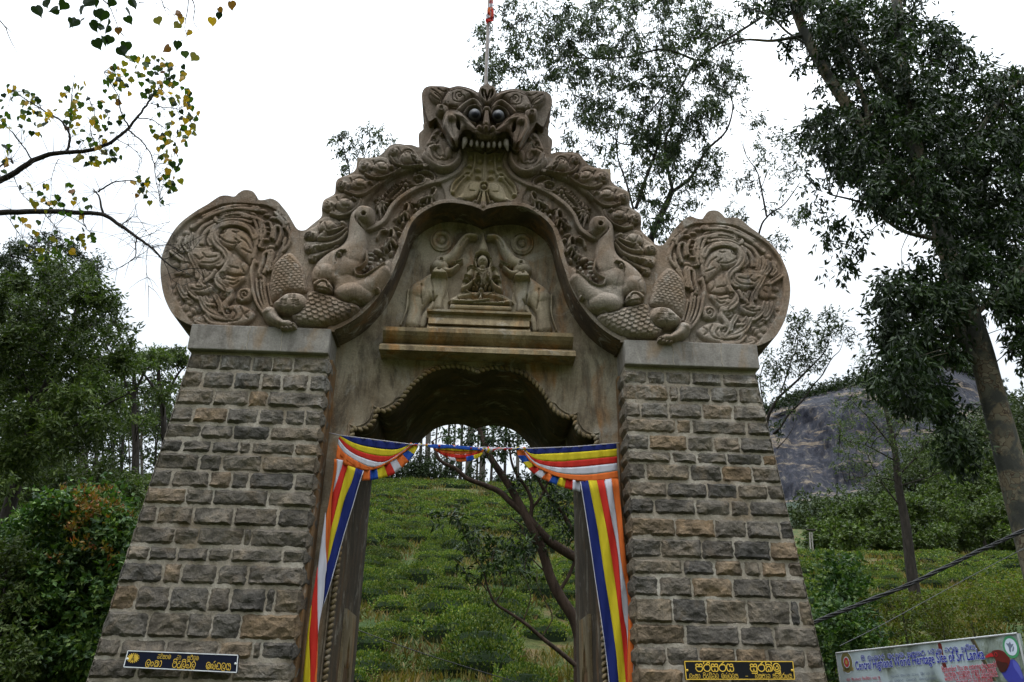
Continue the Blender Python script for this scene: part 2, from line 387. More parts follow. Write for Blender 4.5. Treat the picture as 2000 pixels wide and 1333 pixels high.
    def scales(s, pts, r, h, ang, bv, dome):
        """rows of overlapping round scales over a domed body"""
        P = s.P(pts); Q = catmull(P, 4, True); win = s.win(Q, .01); d = s.sdf(Q, win); kk = s.k()
        u = np.clip(d/(bv*kk), 0, 1); body = dome*np.sqrt(1-(1-u)**2)
        X, Z = np.meshgrid(s.xs[win[1]], s.zs[win[0]]); R = r*kk; hh = np.zeros(X.shape)
        ca, sa = math.cos(math.radians(ang)), math.sin(math.radians(ang))
        U = X*ca+Z*sa; Vv = -X*sa+Z*ca
        row = R*1.15; col = R*1.9
        j0 = int(Vv.min()/row)-1; j1 = int(Vv.max()/row)+2
        for j in range(j0, j1):                 # far rows first, near rows lap over them
            uo = (.5*col if j % 2 else 0.); cu = (np.round((U-uo)/col))*col+uo; cv = j*row
            du = (U-cu)/R; dv = (Vv-cv)/R; q = du*du+dv*dv
            inside = q < 1
            val = h*(.35+.65*(1-dv)/2)*np.clip((1-q)*5, 0, 1)**.5
            hh = np.where(inside, val, hh)
        s.apply(win, body+hh*np.clip(u*3, 0, 1), d > 0, 'max')
    def mesh(s, name, outline, matl, parent, mirror='none', back=None, edge=.02, raw=False, smooth_outline=True, snap=False, fine=.0):
        """outline: list of points; snap: the outline is a free silhouette with walls going back to `back`"""
        P = outline if raw else s.P(outline, 0. if snap else .03); Q = catmull(P, 4, True) if smooth_outline else np.array(P)
        win = s.win(Q, s.st*2) if snap else (slice(0, len(s.zs)), slice(0, len(s.xs))); X, Z = np.meshgrid(s.xs[win[1]], s.zs[win[0]]); H = s.H[win]
        keep = (s.sdf(Q, win) > -1e-6) if snap else (H > .0015)
        q = keep[:-1, :-1] | keep[1:, :-1] | keep[:-1, 1:] | keep[1:, 1:]
        used = np.zeros(keep.shape, bool); used[:-1, :-1] |= q; used[1:, :-1] |= q; used[:-1, 1:] |= q; used[1:, 1:] |= q
        Y = s.y0-H
        if snap:
            jj, ii = np.where(used & ~keep)
            A = Q; B = np.roll(Q, -1, 0); D = B-A; L = (D**2).sum(1)+1e-12
            px = X[jj, ii][:, None]; pz = Z[jj, ii][:, None]
            t = np.clip(((px-A[:, 0])*D[:, 0]+(pz-A[:, 1])*D[:, 1])/L, 0, 1); nx = A[:, 0]+t*D[:, 0]; nzz = A[:, 1]+t*D[:, 1]
            k = np.argmin((px-nx)**2+(pz-nzz)**2, 1); X = X.copy(); Z = Z.copy()
            X[jj, ii] = nx[np.arange(len(k)), k]; Z[jj, ii] = nzz[np.arange(len(k)), k]
            Y[jj, ii] = s.y0-np.clip(H[jj, ii], 0, .2)
        else:
            Y = np.where(keep, np.where(H <= .0012, s.y0+.012, Y), s.y0+edge)
        idx = -np.ones(used.shape, int); idx[used] = np.arange(used.sum()); V = np.stack([X[used], Y[used], Z[used]], 1)
        jj, ii = np.where(q)
        F = np.stack([idx[jj, ii], idx[jj, ii+1], idx[jj+1, ii+1], idx[jj+1, ii]], 1)
        def finish(V, F, nm):
            if snap and back is not None:
                e = np.concatenate([F[:, [0, 1]], F[:, [1, 2]], F[:, [2, 3]], F[:, [3, 0]]]); es = np.sort(e, 1)
                key = es[:, 0].astype(np.int64)*(len(V)+1)+es[:, 1]; u, inv, cnt = np.unique(key, return_inverse=True, return_counts=True)
                be = e[cnt[inv] == 1]; bv_ = np.unique(be); mp = {int(v): len(V)+i for i, v in enumerate(bv_)}
                VB = V[bv_].copy(); VB[:, 1] = back; V = np.concatenate([V, VB])
                W_ = np.array([[b_, a, mp[int(a)], mp[int(b_)]] for a, b_ in be]); F = np.concatenate([F, W_]); s.nw = len(W_)
            return V, F
        objs = []
        if mirror == 'join':
            n = len(V); V2 = V*np.array([-1, 1, 1]); mid = np.abs(V[:, 0]) < 1e-6; m = np.where(mid, np.arange(n), np.arange(n)+n)
            V = np.concatenate([V, V2]); F = np.concatenate([F, m[F][:, ::-1]])
            uq, inv = np.unique(F, return_inverse=True); V = V[uq]; F = inv.reshape(F.shape)
        V, F = finish(V, F, name)
        sm = True
        me = npmesh(name, V, F, sm); o = link(me, name, parent, matl); objs.append(o)
        if snap:
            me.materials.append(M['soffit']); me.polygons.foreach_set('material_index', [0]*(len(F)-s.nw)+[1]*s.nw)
        if mirror == 'copy':
            me2 = npmesh(name, V*np.array([-1, 1, 1]), F[:, ::-1], sm); objs.append(link(me2, name, parent, matl))
        return objs

CA = (310, 370, 4.7607); CB = (500, 400, 4.7607); CC = (620, 270, 5.554); CD = (820, 160, 5.127); CE = (740, 400, 4.165); CG = (830, 430, 6.059)
def tosrc(c, pts): return [(c[0]+x/c[2], c[1]+y/c[2]) for x, y in pts]
def W2(pts, Y):
    o = []
    for x, y in pts:
        v = at(x, y, Y); o.append((v.x, v.z))
    return np.array(o)

# ================================================================== THE GATEWAY
gate = empty('stone_gateway', (0, 0.8, 0), 'tall stone gateway with carved dragon arch, fanged mask on top and two granite piers', 'gateway')
XI = 1.733                                   # inner face of the piers
def xo(z): return 3.86-0.1055*z              # battered outer face
ZCAP0, ZCAP1, DEPTH = 5.29, 5.605, 2.58
PIERS = []
for sgn in (-1, 1):
    V = []
    for y in (0.012, DEPTH):
        for (x, z) in ((XI, -.3), (xo(0)+.03, -.3), (xo(ZCAP0)+.0, ZCAP0+.01), (XI, ZCAP0+.01)): V.append((sgn*x, y, z))
    me = pymesh('pier', V, [(0, 1, 2, 3), (7, 6, 5, 4), (0, 4, 5, 1), (1, 5, 6, 2), (2, 6, 7, 3), (3, 7, 4, 0)]); fixn(me)
    pr = link(me, 'pier', gate, M['mortar']); PIERS.append(pr)

# stones, course by course, as the joints run in the photograph
def stone_mesh(w_l0, w_l1, w_r0, w_r1, z0, z1, amp, seed, side=None, nx=None):
    """rock-faced block; corners (left bottom/top, right bottom/top); front at y<0"""
    r = random.Random(seed); wdt = max(w_r0-w_l0, .05); hgt = z1-z0
    nx = nx or max(5, min(16, int(wdt/.03))); nzv = max(5, min(9, int(hgt/.027)))
    V = []; F = []; ox, oz = r.uniform(0, 99), r.uniform(0, 99)
    tilt_a, tilt_b = r.uniform(-.018, .018), r.uniform(-.03, .012)
    chip = (r.uniform(.15, .85), r.uniform(.0, .35), r.uniform(.015, .05), r.uniform(.12, .3))
    for j in range(nzv+1):
        v = j/nzv
        for i in range(nx+1):
            u = i/nx
            xl = w_l0+(w_l1-w_l0)*v; xr = w_r0+(w_r1-w_r0)*v; x = xl+(xr-xl)*u; z = z0+hgt*v
            ed = min(u, 1-u)*wdt; ez = min(v, 1-v)*hgt; e = min(ed, ez)
            if e <= 1e-6:
                dep = .016
                x += r.uniform(-.009, .009); z += r.uniform(-.008, .008)
            else:
                f = min(1, e/.028)
                n1 = mnoise.noise((x*7+ox, z*9+oz, seed*.37)); n2 = mnoise.noise((x*21+ox, z*24+oz, seed*.7))
                n3 = mnoise.noise((x*45+ox, z*50+oz, seed*.2)); dep = -(.008+amp*(.5+1.1*n1)+.011*n2+.006*n3+tilt_a*(u-.5)*1.6+tilt_b*(v-.5)*1.6)*(.6+.4*f)
                cd = math.hypot((u-chip[0])*wdt, (v-chip[1])*hgt*1.6)
                if cd < chip[3]*.5: dep += chip[2]*(1-cd/(chip[3]*.5))
                dep = min(dep, .006)
                x += r.uniform(-.008, .008); z += r.uniform(-.006, .006)
            V.append((x, dep, z))
    for j in range(nzv):
        for i in range(nx):
            a = j*(nx+1)+i
            if r.random() < .5: F += [(a, a+1, a+nx+2), (a, a+nx+2, a+nx+1)]
            else: F += [(a, a+1, a+nx+1), (a+1, a+nx+2, a+nx+1)]
    return V, F
C1 = (150, 620, 3.508); C2 = (150, 980, 3.776); C3 = (1200, 650, 3.8075); C4 = (1200, 980, 3.777)
LROWS = [(C1, 255, 350, [975, 1195, 1335, 1478]), (C1, 372, 475, [855, 1068, 1255, 1400, 1585]), (C1, 493, 593, [930, 1172, 1305]),
 (C1, 620, 712, [790, 1025, 1240, 1420, 1558]), (C1, 735, 822, [845, 1065, 1315]), (C1, 846, 918, [715, 915, 1108, 1190, 1485]),
 (C1, 940, 1040, [830, 985, 1260]), (C1, 1055, 1162, [640, 900, 1052, 1175, 1485]), (C1, 1182, 1276, [738, 925, 1302]),
 (C2, 42, 160, [580, 850, 1150, 1475]), (C2, 193, 312, [710, 885, 1222, 1278]), (C2, 345, 432, [525, 730, 960, 1130, 1510]),
 (C2, 468, 602, [625, 760, 1025, 1252]), (C2, 632, 800, [430, 678, 962, 1122, 1385, 1450]), (C2, 830, 1003, [515, 805, 988, 1198]),
 (C2, 1030, 1150, [310, 645, 1035, 1290, 1350]), (C2, 1180, 1310, [435, 770, 830, 1140])]
RROWS = [(C3, 297, 378, [250, 382, 580, 808]), (C3, 398, 503, [408, 485, 720, 930]), (C3, 527, 632, [200, 408, 660, 890]),
 (C3, 648, 738, [465, 582, 992]), (C3, 768, 872, [262, 548, 745, 945]), (C3, 893, 962, [430, 618, 845, 1110]),
 (C3, 985, 1092, [240, 568, 805, 1035]), (C3, 1118, 1218, [398, 700, 925, 1152]), (C3, 1242, 1345, [302, 610, 872, 1015]),
 (C4, 130, 252, [455, 750, 985, 1232]), (C4, 284, 408, [350, 652, 890, 1160]), (C4, 434, 532, [512, 746, 958, 1092, 1288]),
 (C4, 560, 695, [332, 580, 882, 1165]), (C4, 720, 890, [438, 688, 992, 1312, 1378]), (C4, 914, 1052, [530, 935, 1188]),
 (C4, 1083, 1208, [392, 632, 905, 1140, 1430]), (C4, 1246, 1360, [520, 860, 1150])]
SEED = [100]
def build_course(sgn, pier, z0, z1, joints, spare):
    """joints: world x of the joint centres, ordered; spare: MB collecting stones below the photograph"""
    j = rnd.uniform(.003, .010)
    z0 -= rnd.uniform(.006, .013); z1 += rnd.uniform(.004, .011)
    xs_ = sorted(joints)
    if sgn < 0: L0, L1, Rr = -xo(z0), -xo(z1), -XI
    else: L0 = L1 = XI; Rr = None
    edges = [None]+xs_+[None]
    for i in range(len(edges)-1):
        l, r = edges[i], edges[i+1]
        if l is None: l0, l1 = (-xo(z0), -xo(z1)) if sgn < 0 else (XI-.012, XI-.012)
        else: l0 = l1 = l+j
        if r is None: r0, r1 = (-XI+.012, -XI+.012) if sgn < 0 else (xo(z0), xo(z1))
        else: r0 = r1 = r-j
        if r0-l0 < .04: continue
        SEED[0] += 1
        V, F = stone_mesh(l0, l1, r0, r1, z0, z1, rnd.uniform(.012, .022), SEED[0])
        # corner stones turn the corner
        for (xa, xb, ok) in ((l0, l1, l is None), (r0, r1, r is None)):
            if ok:
                s_ = -1 if xa == l0 and l is None else 1
                inner = (sgn < 0 and s_ > 0) or (sgn > 0 and s_ < 0)
                dpt = .40 if inner else rnd.choice((.28, .42))
                n = 5; b = len(V); nzv = 4
                for q in range(nzv+1):
                    v = q/nzv
                    for p in range(n+1):
                        u = p/n; e = min(u, 1-u)*dpt; e2 = min(v, 1-v)*(z1-z0)
                        out = -.012 if min(e, e2) < 1e-6 else .012+.02*abs(mnoise.noise((u*5+SEED[0], v*4, .3)))*min(1, min(e, e2)/.03)+.006
                        V.append((xa+(xb-xa)*v+s_*out, u*dpt-.005+(.0 if p else -.004), z0+(z1-z0)*v))
                for q in range(nzv):
                    for p in range(n):
                        a = b+q*(n+1)+p; f = (a, a+1, a+n+2, a+n+1); F.append(f if s_ > 0 else f[::-1])
        if spare: spare.add(V, F)
        else:
            o = link(pymesh('stone', V, F), 'stone', pier, M['stone'])
            top = max(0., min(1., (z0-3.9)/1.6)); o.color = (min(1., rnd.random()*.4+top*(.5 if sgn > 0 else .38)), 0, 0, 1)
for sgn, pier, rows in ((-1, PIERS[0], LROWS), (1, PIERS[1], RROWS)):
    spare = MB(); side = MB(); zlow = None
    for (c, y0, y1, js) in rows:
        xm = c[0]+ (1000 if c in (C1, C2) else 650)/c[2]
        zt = at(xm, c[1]+y0/c[2], -.03).z; zb = at(xm, c[1]+y1/c[2], -.03).z
        wx = [at(c[0]+x/c[2], c[1]+((y0+y1)/2+(x-(1000 if c in (C1, C2) else 650))*.035)/c[2], -.03).x for x in js]
        build_course(sgn, pier, zb, zt, wx, None); zlow = zb
        z_ = zb; y_ = .45
        while y_ < 2.45:
            w_ = rnd.uniform(.3, .5); side.box(*(sorted((sgn*(xo(z_)-.03), sgn*(xo(z_)+.008)))), y_+.01, min(y_+w_-.025, 2.5), zb+.004, zt-.004); y_ += w_
    zc = zlow-.035
    while zc > 0:
        h_ = .2; z0 = zc-h_; x = -xo(z0)+.4 if sgn < 0 else XI+.35; js = []
        while x < (-XI-.25 if sgn < 0 else xo(z0)-.25): js.append(x); x += rnd.uniform(.3, .5)
        build_course(sgn, pier, z0, zc, js, spare); zc = z0-.04
    tag(spare.build('stone', M['stone'], pier), kind='stuff')
    tag(side.build('stone', M['stone'], pier), kind='stuff')
    # cap slab
    cm = MB(); cm.box(*sorted((sgn*(XI-.005), sgn*3.335)), -.07, DEPTH+.05, ZCAP0, ZCAP1)
    cp = cm.build('cap_slab', M['cap'], gate); bev(cp.data, .012)
    # cracks between the three slabs of each cap: narrow lime filled joints
    jn = MB()
    for fx in ((.42, .66) if sgn < 0 else (.36, .72)):
        xx = sgn*(XI+(3.335-XI)*(1-fx if sgn < 0 else fx)); p = [(xx+rnd.uniform(-.012, .012), -.071, ZCAP0+.01+k*.05) for k in range(7)]
        jn = MB(); jn.tube(p, .0045, 5); jn.build('lime_joint', M['mortar'], cp)

M['orange'] = mk_plaster('orange_brown_plaster', (.10, .055, .026), (.17, .098, .048), (.24, .155, .085), stain=(.30, .14, .045), dk=.6)
for s_ in (-1, 1):
    sp_ = MB(); a_, b_ = sorted((s_*(XI+.01), s_*(XI-.034))); sp_.box(a_, b_, .10 if s_ < 0 else .30, .425, -.2, ZCAP0-.002); so = sp_.build('side_plaster', M['orange'], gate); bev(so.data, .01)
# ---- wall between the piers with the cusped passage
YP = 0.42
CF = (640, 680, 3.3333)
prof_px = [(160, 560), (161, 528), (205, 540), (250, 528), (285, 498), (305, 455), (312, 405), (345, 420), (388, 412), (435, 385), (472, 345), (502, 295), (545, 245), (595, 198), (655, 158), (725, 135), (800, 127), (860, 130), (915, 145), (958, 163)]
pw = W2(tosrc(CF, prof_px), YP)
pw[:, 0] -= pw[-1, 0]*np.linspace(0, 1, len(pw)); pw[-1, 0] = 0
def densify(P, corners):
    out = []; idx = [0]+corners+[len(P)-1]
    for a, b_ in zip(idx[:-1], idx[1:]):
        seg = catmull(P[a:b_+1], 5); out += list(seg[:-1])
    return np.array(out+[P[-1]])
pl = densify(pw, [1, 6]); pl[:, 0] = np.maximum.accumulate(pl[:, 0]); XJ = -pw[0, 0]      # jamb x
prof = [(-XJ, -.2)]+[tuple(p) for p in pl]+[(-p[0], p[1]) for p in pl[::-1][1:]]+[(XJ, -.2)]
ZT = 8.45; bm = bmesh.new(); full = [(-XI-.02, -.2)]+prof+[(XI+.02, -.2)]
def vv(x, y, z): return bm.verts.new((x, y, z))
for y in (YP, DEPTH):
    def q4(*p):
        f = bm.faces.new([vv(x, y, z) for x, z in p]); f.material_index = 0
    q4((-XI-.02, -.2), (-XJ, -.2), (-XJ, ZT), (-XI-.02, ZT)); q4((XJ, -.2), (XI+.02, -.2), (XI+.02, ZT), (XJ, ZT))
    for (xa, za), (xb_, zb_) in zip(prof[1:-2], prof[2:-1]):
        if xb_-xa > 1e-5: q4((xa, za), (xb_, zb_), (xb_, ZT), (xa, ZT))
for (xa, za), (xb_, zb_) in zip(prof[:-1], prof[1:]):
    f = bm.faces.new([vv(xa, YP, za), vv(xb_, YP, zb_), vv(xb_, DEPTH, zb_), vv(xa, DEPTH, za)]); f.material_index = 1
f = bm.faces.new([vv(-XI, YP, ZT), vv(XI, YP, ZT), vv(XI, DEPTH, ZT), vv(-XI, DEPTH, ZT)])
bmesh.ops.remove_doubles(bm, verts=bm.verts, dist=.0005)
me = bpy.data.meshes.new('wall'); bm.to_mesh(me); bm.free()
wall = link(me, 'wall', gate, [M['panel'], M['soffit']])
# rope moulding round the passage
def rope(path, r=.034, sp=.062):
    mb = MB(); P = [Vector(p) for p in path]; L = 0; acc = 0
    for i in range(len(P)-1):
        d = P[i+1]-P[i]; l = d.length; t = d.normalized()
        while acc <= l:
            c = P[i]+t*acc; ax = (t+Vector((0, 0, 0))).normalized()
            nrm = Vector((0, -1, 0)); sidev = ax.cross(nrm).normalized()
            q = (ax*.75+sidev*.66).normalized()
            rot = Matrix((q, nrm.cross(q).normalized(), nrm)).transposed()
            mb.ell(c, (r*1.25, r*.72, r*.8), 8, 6, rot); acc += sp
        acc -= l
    return mb
path = [(x-.012 if False else x, YP-.012, z) for x, z in prof if z > 0]
rp_ = rope([(-XJ-.03, YP-.015, 0)]+[(x-.0, YP-.015, z+.012) for x, z in prof[1:-1]]+[(XJ+.03, YP-.015, 0)])
rp_.build('rope_moulding', M['ochre'], gate, True)
fl = MB(); pth = [(-XJ-.075, YP-.006, 0)]+[(x*1.0-(.05 if x < -.9 else 0)+(.05 if x > .9 else 0), YP-.006, z+.055) for x, z in prof[1:-1]]+[(XJ+.075, YP-.006, 0)]
fl.tube(pth, .012, 6); fl.build('fillet', M['panel'], gate, True)
# blind niches low on the jambs of the passage
for s_ in (-1, 1):
    X = s_*(XJ)
    def yz(u, v): return (X-s_*.03, 1.15+u, v)
    pts = [(.0, 0.0), (0, 2.62), (.9, 2.62), (.9, 0)]; hole = [(.72, 0), (.72, 1.9), (.66, 2.08), (.58, 2.0), (.53, 2.22), (.45, 2.36), (.37, 2.22), (.32, 2.0), (.24, 2.08), (.18, 1.9), (.18, 0)]
    bm = bmesh.new(); hp = [(0, 0), (.18, 0)]+hole[::-1][1:-1]+[(.72, 0), (.9, 0)]; hp = [(0, 0), (.18, 0), (.1801, 1.9)]+hole[::-1][2:-2]+[(.7199, 1.9), (.72, 0), (.9, 0)]
    for (ua, va), (ub, vb) in zip(hp[:-1], hp[1:]):
        if ub-ua > .001: bm.faces.new([bm.verts.new(yz(*q)) for q in ((ua, va), (ub, vb), (ub, 2.62), (ua, 2.62))])
    bmesh.ops.remove_doubles(bm, verts=bm.verts, dist=.0005); g = bmesh.ops.extrude_face_region(bm, geom=list(bm.faces))
    bmesh.ops.translate(bm, verts=[e for e in g['geom'] if isinstance(e, bmesh.types.BMVert)], vec=(s_*.035, 0, 0)); bmesh.ops.recalc_face_normals(bm, faces=bm.faces)
    me = bpy.data.meshes.new('blind_niche'); bm.to_mesh(me); bm.free(); bn = link(me, 'blind_niche', gate, M['ochre']); nb_ = MB(); a_, b_ = sorted((X+s_*.004, X-s_*.009)); nb_.box(a_, b_, 1.30, 1.90, 0, 2.45); nb_.build('niche_back', M['orange'], bn)

# ---- carved arch slab (left half traced, right half its mirror image)
Y0 = 0.0
sil = tosrc((300, 350, 3.808), [(420, 1115), (300, 1090), (262, 1082), (200, 1050), (145, 1010), (100, 930), (72, 850), (56, 760), (50, 670), (58, 590), (78, 520), (108, 455), (150, 385), (200, 325), (262, 275), (330, 228), (400, 188), (455, 150), (500, 125), (550, 122), (600, 130), (630, 105), (665, 84), (705, 82), (742, 95), (768, 130), (785, 155), (830, 153), (870, 144), (920, 165), (965, 215), (1000, 260), (1035, 320), (1062, 365), (1092, 382), (1130, 378), (1160, 355), (1200, 322), (1240, 290), (1252, 262), (1250, 225), (1258, 175), (1275, 150), (1310, 132), (1345, 110), (1352, 65)])
sil += tosrc((560, 150, 3.8075), [(365, 790), (380, 762), (425, 742), (475, 722), (508, 695), (532, 648), (556, 620), (605, 604), (660, 598), (702, 578), (740, 540), (775, 508), (830, 499), (880, 506), (930, 508), (965, 520), (985, 522), (980, 470), (983, 425), (1005, 402), (1022, 392), (1013, 360), (1030, 338), (1060, 325), (1110, 300)])
lipo = tosrc((560, 150, 3.8075), [(1455, 1008), (1420, 988), (1350, 966), (1270, 952), (1200, 948), (1130, 957), (1060, 988), (985, 1035), (930, 1095), (895, 1170), (860, 1240)])
lipo += tosrc((300, 350, 3.808), [(1890, 400), (1845, 540), (1800, 650), (1765, 735), (1720, 815), (1660, 898), (1580, 985), (1500, 1050), (1420, 1098), (1345, 1132), (1325, 1130)])
capL = [(646, 655), (420, 650)]
swp = W2(sil, Y0); lwp = W2(lipo, Y0); lwp[:, 0] -= lwp[0, 0]*np.linspace(1, 0, len(lwp)); lwp[0, 0] = 0
top = np.array([[-0.70, 8.62], [-.4, 9.0], [0, 9.05]])
Qs = np.concatenate([catmull(swp, 3), top, catmull(lwp, 3)[:-1], np.array([[-XI+.05, ZCAP1-.02], [-2.9, ZCAP1-.02]])])
R = Relief((-3.98, 0., ZCAP1-.06, 9.1), .0095, Y0)
R.crop(*CA)
FIELD = .035
# sunk field of the tail disc
R.poly([(345, 1250), (260, 1180), (200, 1090), (150, 1000), (110, 920), (88, 830), (82, 740), (90, 650), (105, 570), (105, 500), (145, 425), (205, 355), (265, 295), (335, 250), (420, 208), (520, 165), (600, 135), (760, 125), (900, 140), (1000, 150), (1085, 190), (1150, 240), (1200, 300), (1228, 400), (1215, 500), (1190, 580), (1110, 640), (1060, 780), (1060, 1000), (1000, 1150), (1000, 1262), (700, 1280)], -FIELD, 10, 'add')
R.H += 0
b0 = -FIELD
def rg(pts, w, h):
    R.ridge(pts, w*1.6, h*.62+FIELD, base=-FIELD, flat=True)
    if w >= 13: R.groove(pts, 6, .016)
def pg(pts, h, bv=45):
    s0 = R.H.copy(); R.poly(pts, h, bv, 'set'); m = R.H != s0; R.H[m] = np.maximum(s0[m], R.H[m]-FIELD)
def bl(c, rx, rz, h, ang=0.):
    s0 = R.H.copy(); R.blob(c, rx, rz, h, ang, 'set'); m = R.H != s0; R.H[m] = np.maximum(s0[m], R.H[m]-FIELD)
for p, w, h in [([(900, 165), (760, 150), (640, 155), (520, 195), (420, 240)], 24, .03), ([(600, 185), (480, 225), (380, 285), (300, 340)], 15, .02),
 ([(860, 235), (740, 215), (620, 235), (540, 262)], 30, .03), ([(850, 290), (760, 268), (640, 272), (560, 300)], 13, .03),
 ([(480, 290), (400, 330), (350, 400), (340, 470), (350, 530)], 17, .02), ([(510, 322), (445, 360), (400, 420), (390, 485)], 17, .03), ([(475, 400), (460, 460), (490, 515)], 17, .03), ([(330, 545), (430, 548), (500, 535)], 26, .03),
 ([(280, 590), (310, 660), (342, 720), (350, 800)], 16, .03), ([(110, 560), (160, 600), (215, 640)], 18, .02), ([(250, 430), (230, 500), (270, 560)], 16, .015), ([(200, 440), (170, 510), (200, 560)], 15, .015), ([(300, 400), (280, 470), (300, 530)], 15, .02),
 ([(170, 830), (180, 900), (220, 980), (250, 1000)], 15, .02), ([(210, 830), (215, 900), (243, 960)], 13, .02), ([(250, 830), (262, 900), (300, 960), (350, 1000)], 15, .02),
 ([(360, 740), (380, 800), (370, 850)], 13, .03), ([(410, 740), (432, 800), (420, 850)], 13, .03), ([(460, 760), (478, 805)], 13, .03), ([(512, 740), (480, 790), (440, 830)], 14, .035),
 ([(370, 1000), (400, 1060), (430, 1110), (500, 1160), (570, 1183), (625, 1190)], 18, .03), ([(420, 990), (450, 1050), (500, 1065)], 14, .03), ([(645, 940), (655, 990), (615, 1040), (602, 1100), (625, 1160)], 20, .04),
 ([(430, 1165), (480, 1220), (560, 1240), (640, 1245)], 18, .03), ([(340, 1215), (400, 1240), (470, 1255)], 16, .02), ([(520, 980), (560, 1060), (570, 1130)], 16, .03)]: rg(p, w, h)
for c, rx, rz, h in [((370, 278), 32, 26, .03), ((305, 328), 32, 28, .03), ((243, 388), 36, 32, .03), ((180, 450), 30, 36, .02), ((170, 605), 42, 30, .03), ((150, 690), 35, 30, .03), ((172, 762), 42, 26, .03), ((112, 880), 22, 28, .02), ((130, 940), 22, 28, .02), ((152, 1000), 24, 28, .02), ((182, 1050), 26, 26, .02),
 ((232, 1085), 42, 38, .03), ((275, 1030), 40, 34, .035), ((330, 1105), 52, 45, .035), ((350, 1188), 52, 34, .03), ((272, 1150), 34, 30, .03), ((405, 1205), 42, 28, .03), ((460, 1022), 40, 30, .035), ((602, 962), 50, 48, .045), ((505, 1110), 30, 26, .02),
 ((540, 262), 46, 34, .04), ((640, 165), 36, 26, .035), ((385, 1010), 28, 22, .03), ((545, 930), 22, 30, .02)]: bl(c, rx, rz, h)
rg([(885, 430), (852, 360), (790, 320), (700, 298), (620, 305), (550, 335), (515, 390), (510, 450), (540, 510), (600, 560), (635, 620), (628, 680), (590, 740), (545, 790), (540, 850), (580, 895), (650, 925)], 22, .055)
rg([(500, 330), (480, 400), (500, 480), (560, 550), (600, 600)], 12, .03); rg([(530, 700), (570, 690), (610, 640)], 10, .03)
for p, h, bv in [([(560, 395), (600, 355), (680, 340), (760, 360), (830, 410), (872, 480), (892, 560), (872, 640), (840, 690), (790, 640), (740, 590), (700, 545), (640, 540), (580, 510), (545, 460)], .06, 60),
 ([(645, 565), (700, 592), (760, 642), (832, 700), (800, 775), (720, 788), (650, 778), (605, 748), (645, 680)], .035, 30),
 ([(545, 810), (620, 782), (700, 805), (790, 790), (800, 830), (750, 880), (690, 930), (620, 890), (565, 870)], .05, 35),
 ([(290, 560), (350, 562), (430, 552), (510, 562), (580, 572), (605, 622), (590, 680), (530, 710), (450, 732), (400, 712), (350, 700), (320, 650), (290, 610)], .06, 45),
 ([(200, 650), (270, 640), (330, 700), (330, 760), (280, 800), (210, 790), (190, 720)], .04, 35), ([(280, 870), (330, 860), (390, 850), (470, 860), (505, 900), (480, 950), (420, 975), (350, 965), (290, 930)], .055, 40),
 ([(440, 1082), (500, 1078), (545, 1120), (605, 1168), (560, 1175), (480, 1150)], .04, 25), ([(622, 1090), (680, 1060), (760, 1060), (830, 1090), (892, 1140), (892, 1180), (840, 1230), (760, 1255), (680, 1262), (620, 1250), (640, 1200), (640, 1140)], .055, 45),
 ([(720, 950), (760, 910), (830, 905), (872, 940), (862, 1000), (830, 1040), (760, 1045), (710, 1010)], .065, 40)]: pg(p, h, bv)
for p in [[(760, 250), (680, 246), (620, 262)], [(850, 228), (740, 200), (630, 212)], [(860, 168), (760, 162), (680, 172)], [(700, 545), (745, 505), (718, 470)], [(560, 440), (620, 490), (690, 510), (760, 500)], [(770, 460), (820, 500), (850, 560)], [(690, 400), (720, 410), (745, 400)], [(780, 560), (830, 590), (860, 600)],
 [(680, 585), (672, 660), (650, 718), (690, 722), (740, 735)], [(772, 655), (762, 720), (790, 768)], [(400, 690), (500, 692), (570, 655), (585, 600)], [(508, 545), (528, 572), (500, 582)], [(410, 600), (450, 640), (540, 632)], [(340, 620), (380, 660), (420, 640)], [(300, 925), (380, 942), (475, 910)], [(420, 882), (452, 900), (430, 930)], [(340, 880), (350, 910), (400, 915)],
 [(760, 1100), (782, 1160), (742, 1220), (660, 1232)], [(700, 1130), (722, 1170), (690, 1212)], [(842, 1130), (802, 1170), (832, 1202)], [(230, 690), (270, 680), (290, 720), (250, 750)], [(600, 920), (620, 950), (590, 985), (620, 1000)], [(640, 840), (700, 850), (740, 830)], [(660, 880), (700, 890), (740, 860)], [(310, 1090), (340, 1110), (350, 1140)], [(250, 1020), (290, 1030), (300, 1050)], [(370, 1040), (380, 1100), (350, 1150)], [(490, 1090), (540, 1140), (590, 1165)]]: R.groove(p, 7, .022)
for c, r, t, a in [((592, 385), 34, 1.2, 0), ((598, 805), 34, 1.3, 1), ((640, 1135), 34, 1.2, 0), ((800, 985), 45, 1.3, 2), ((512, 565), 24, 1., 3), ((560, 255), 26, 1.1, 0)]: R.spiral(c, r, t, a, 7, .03)
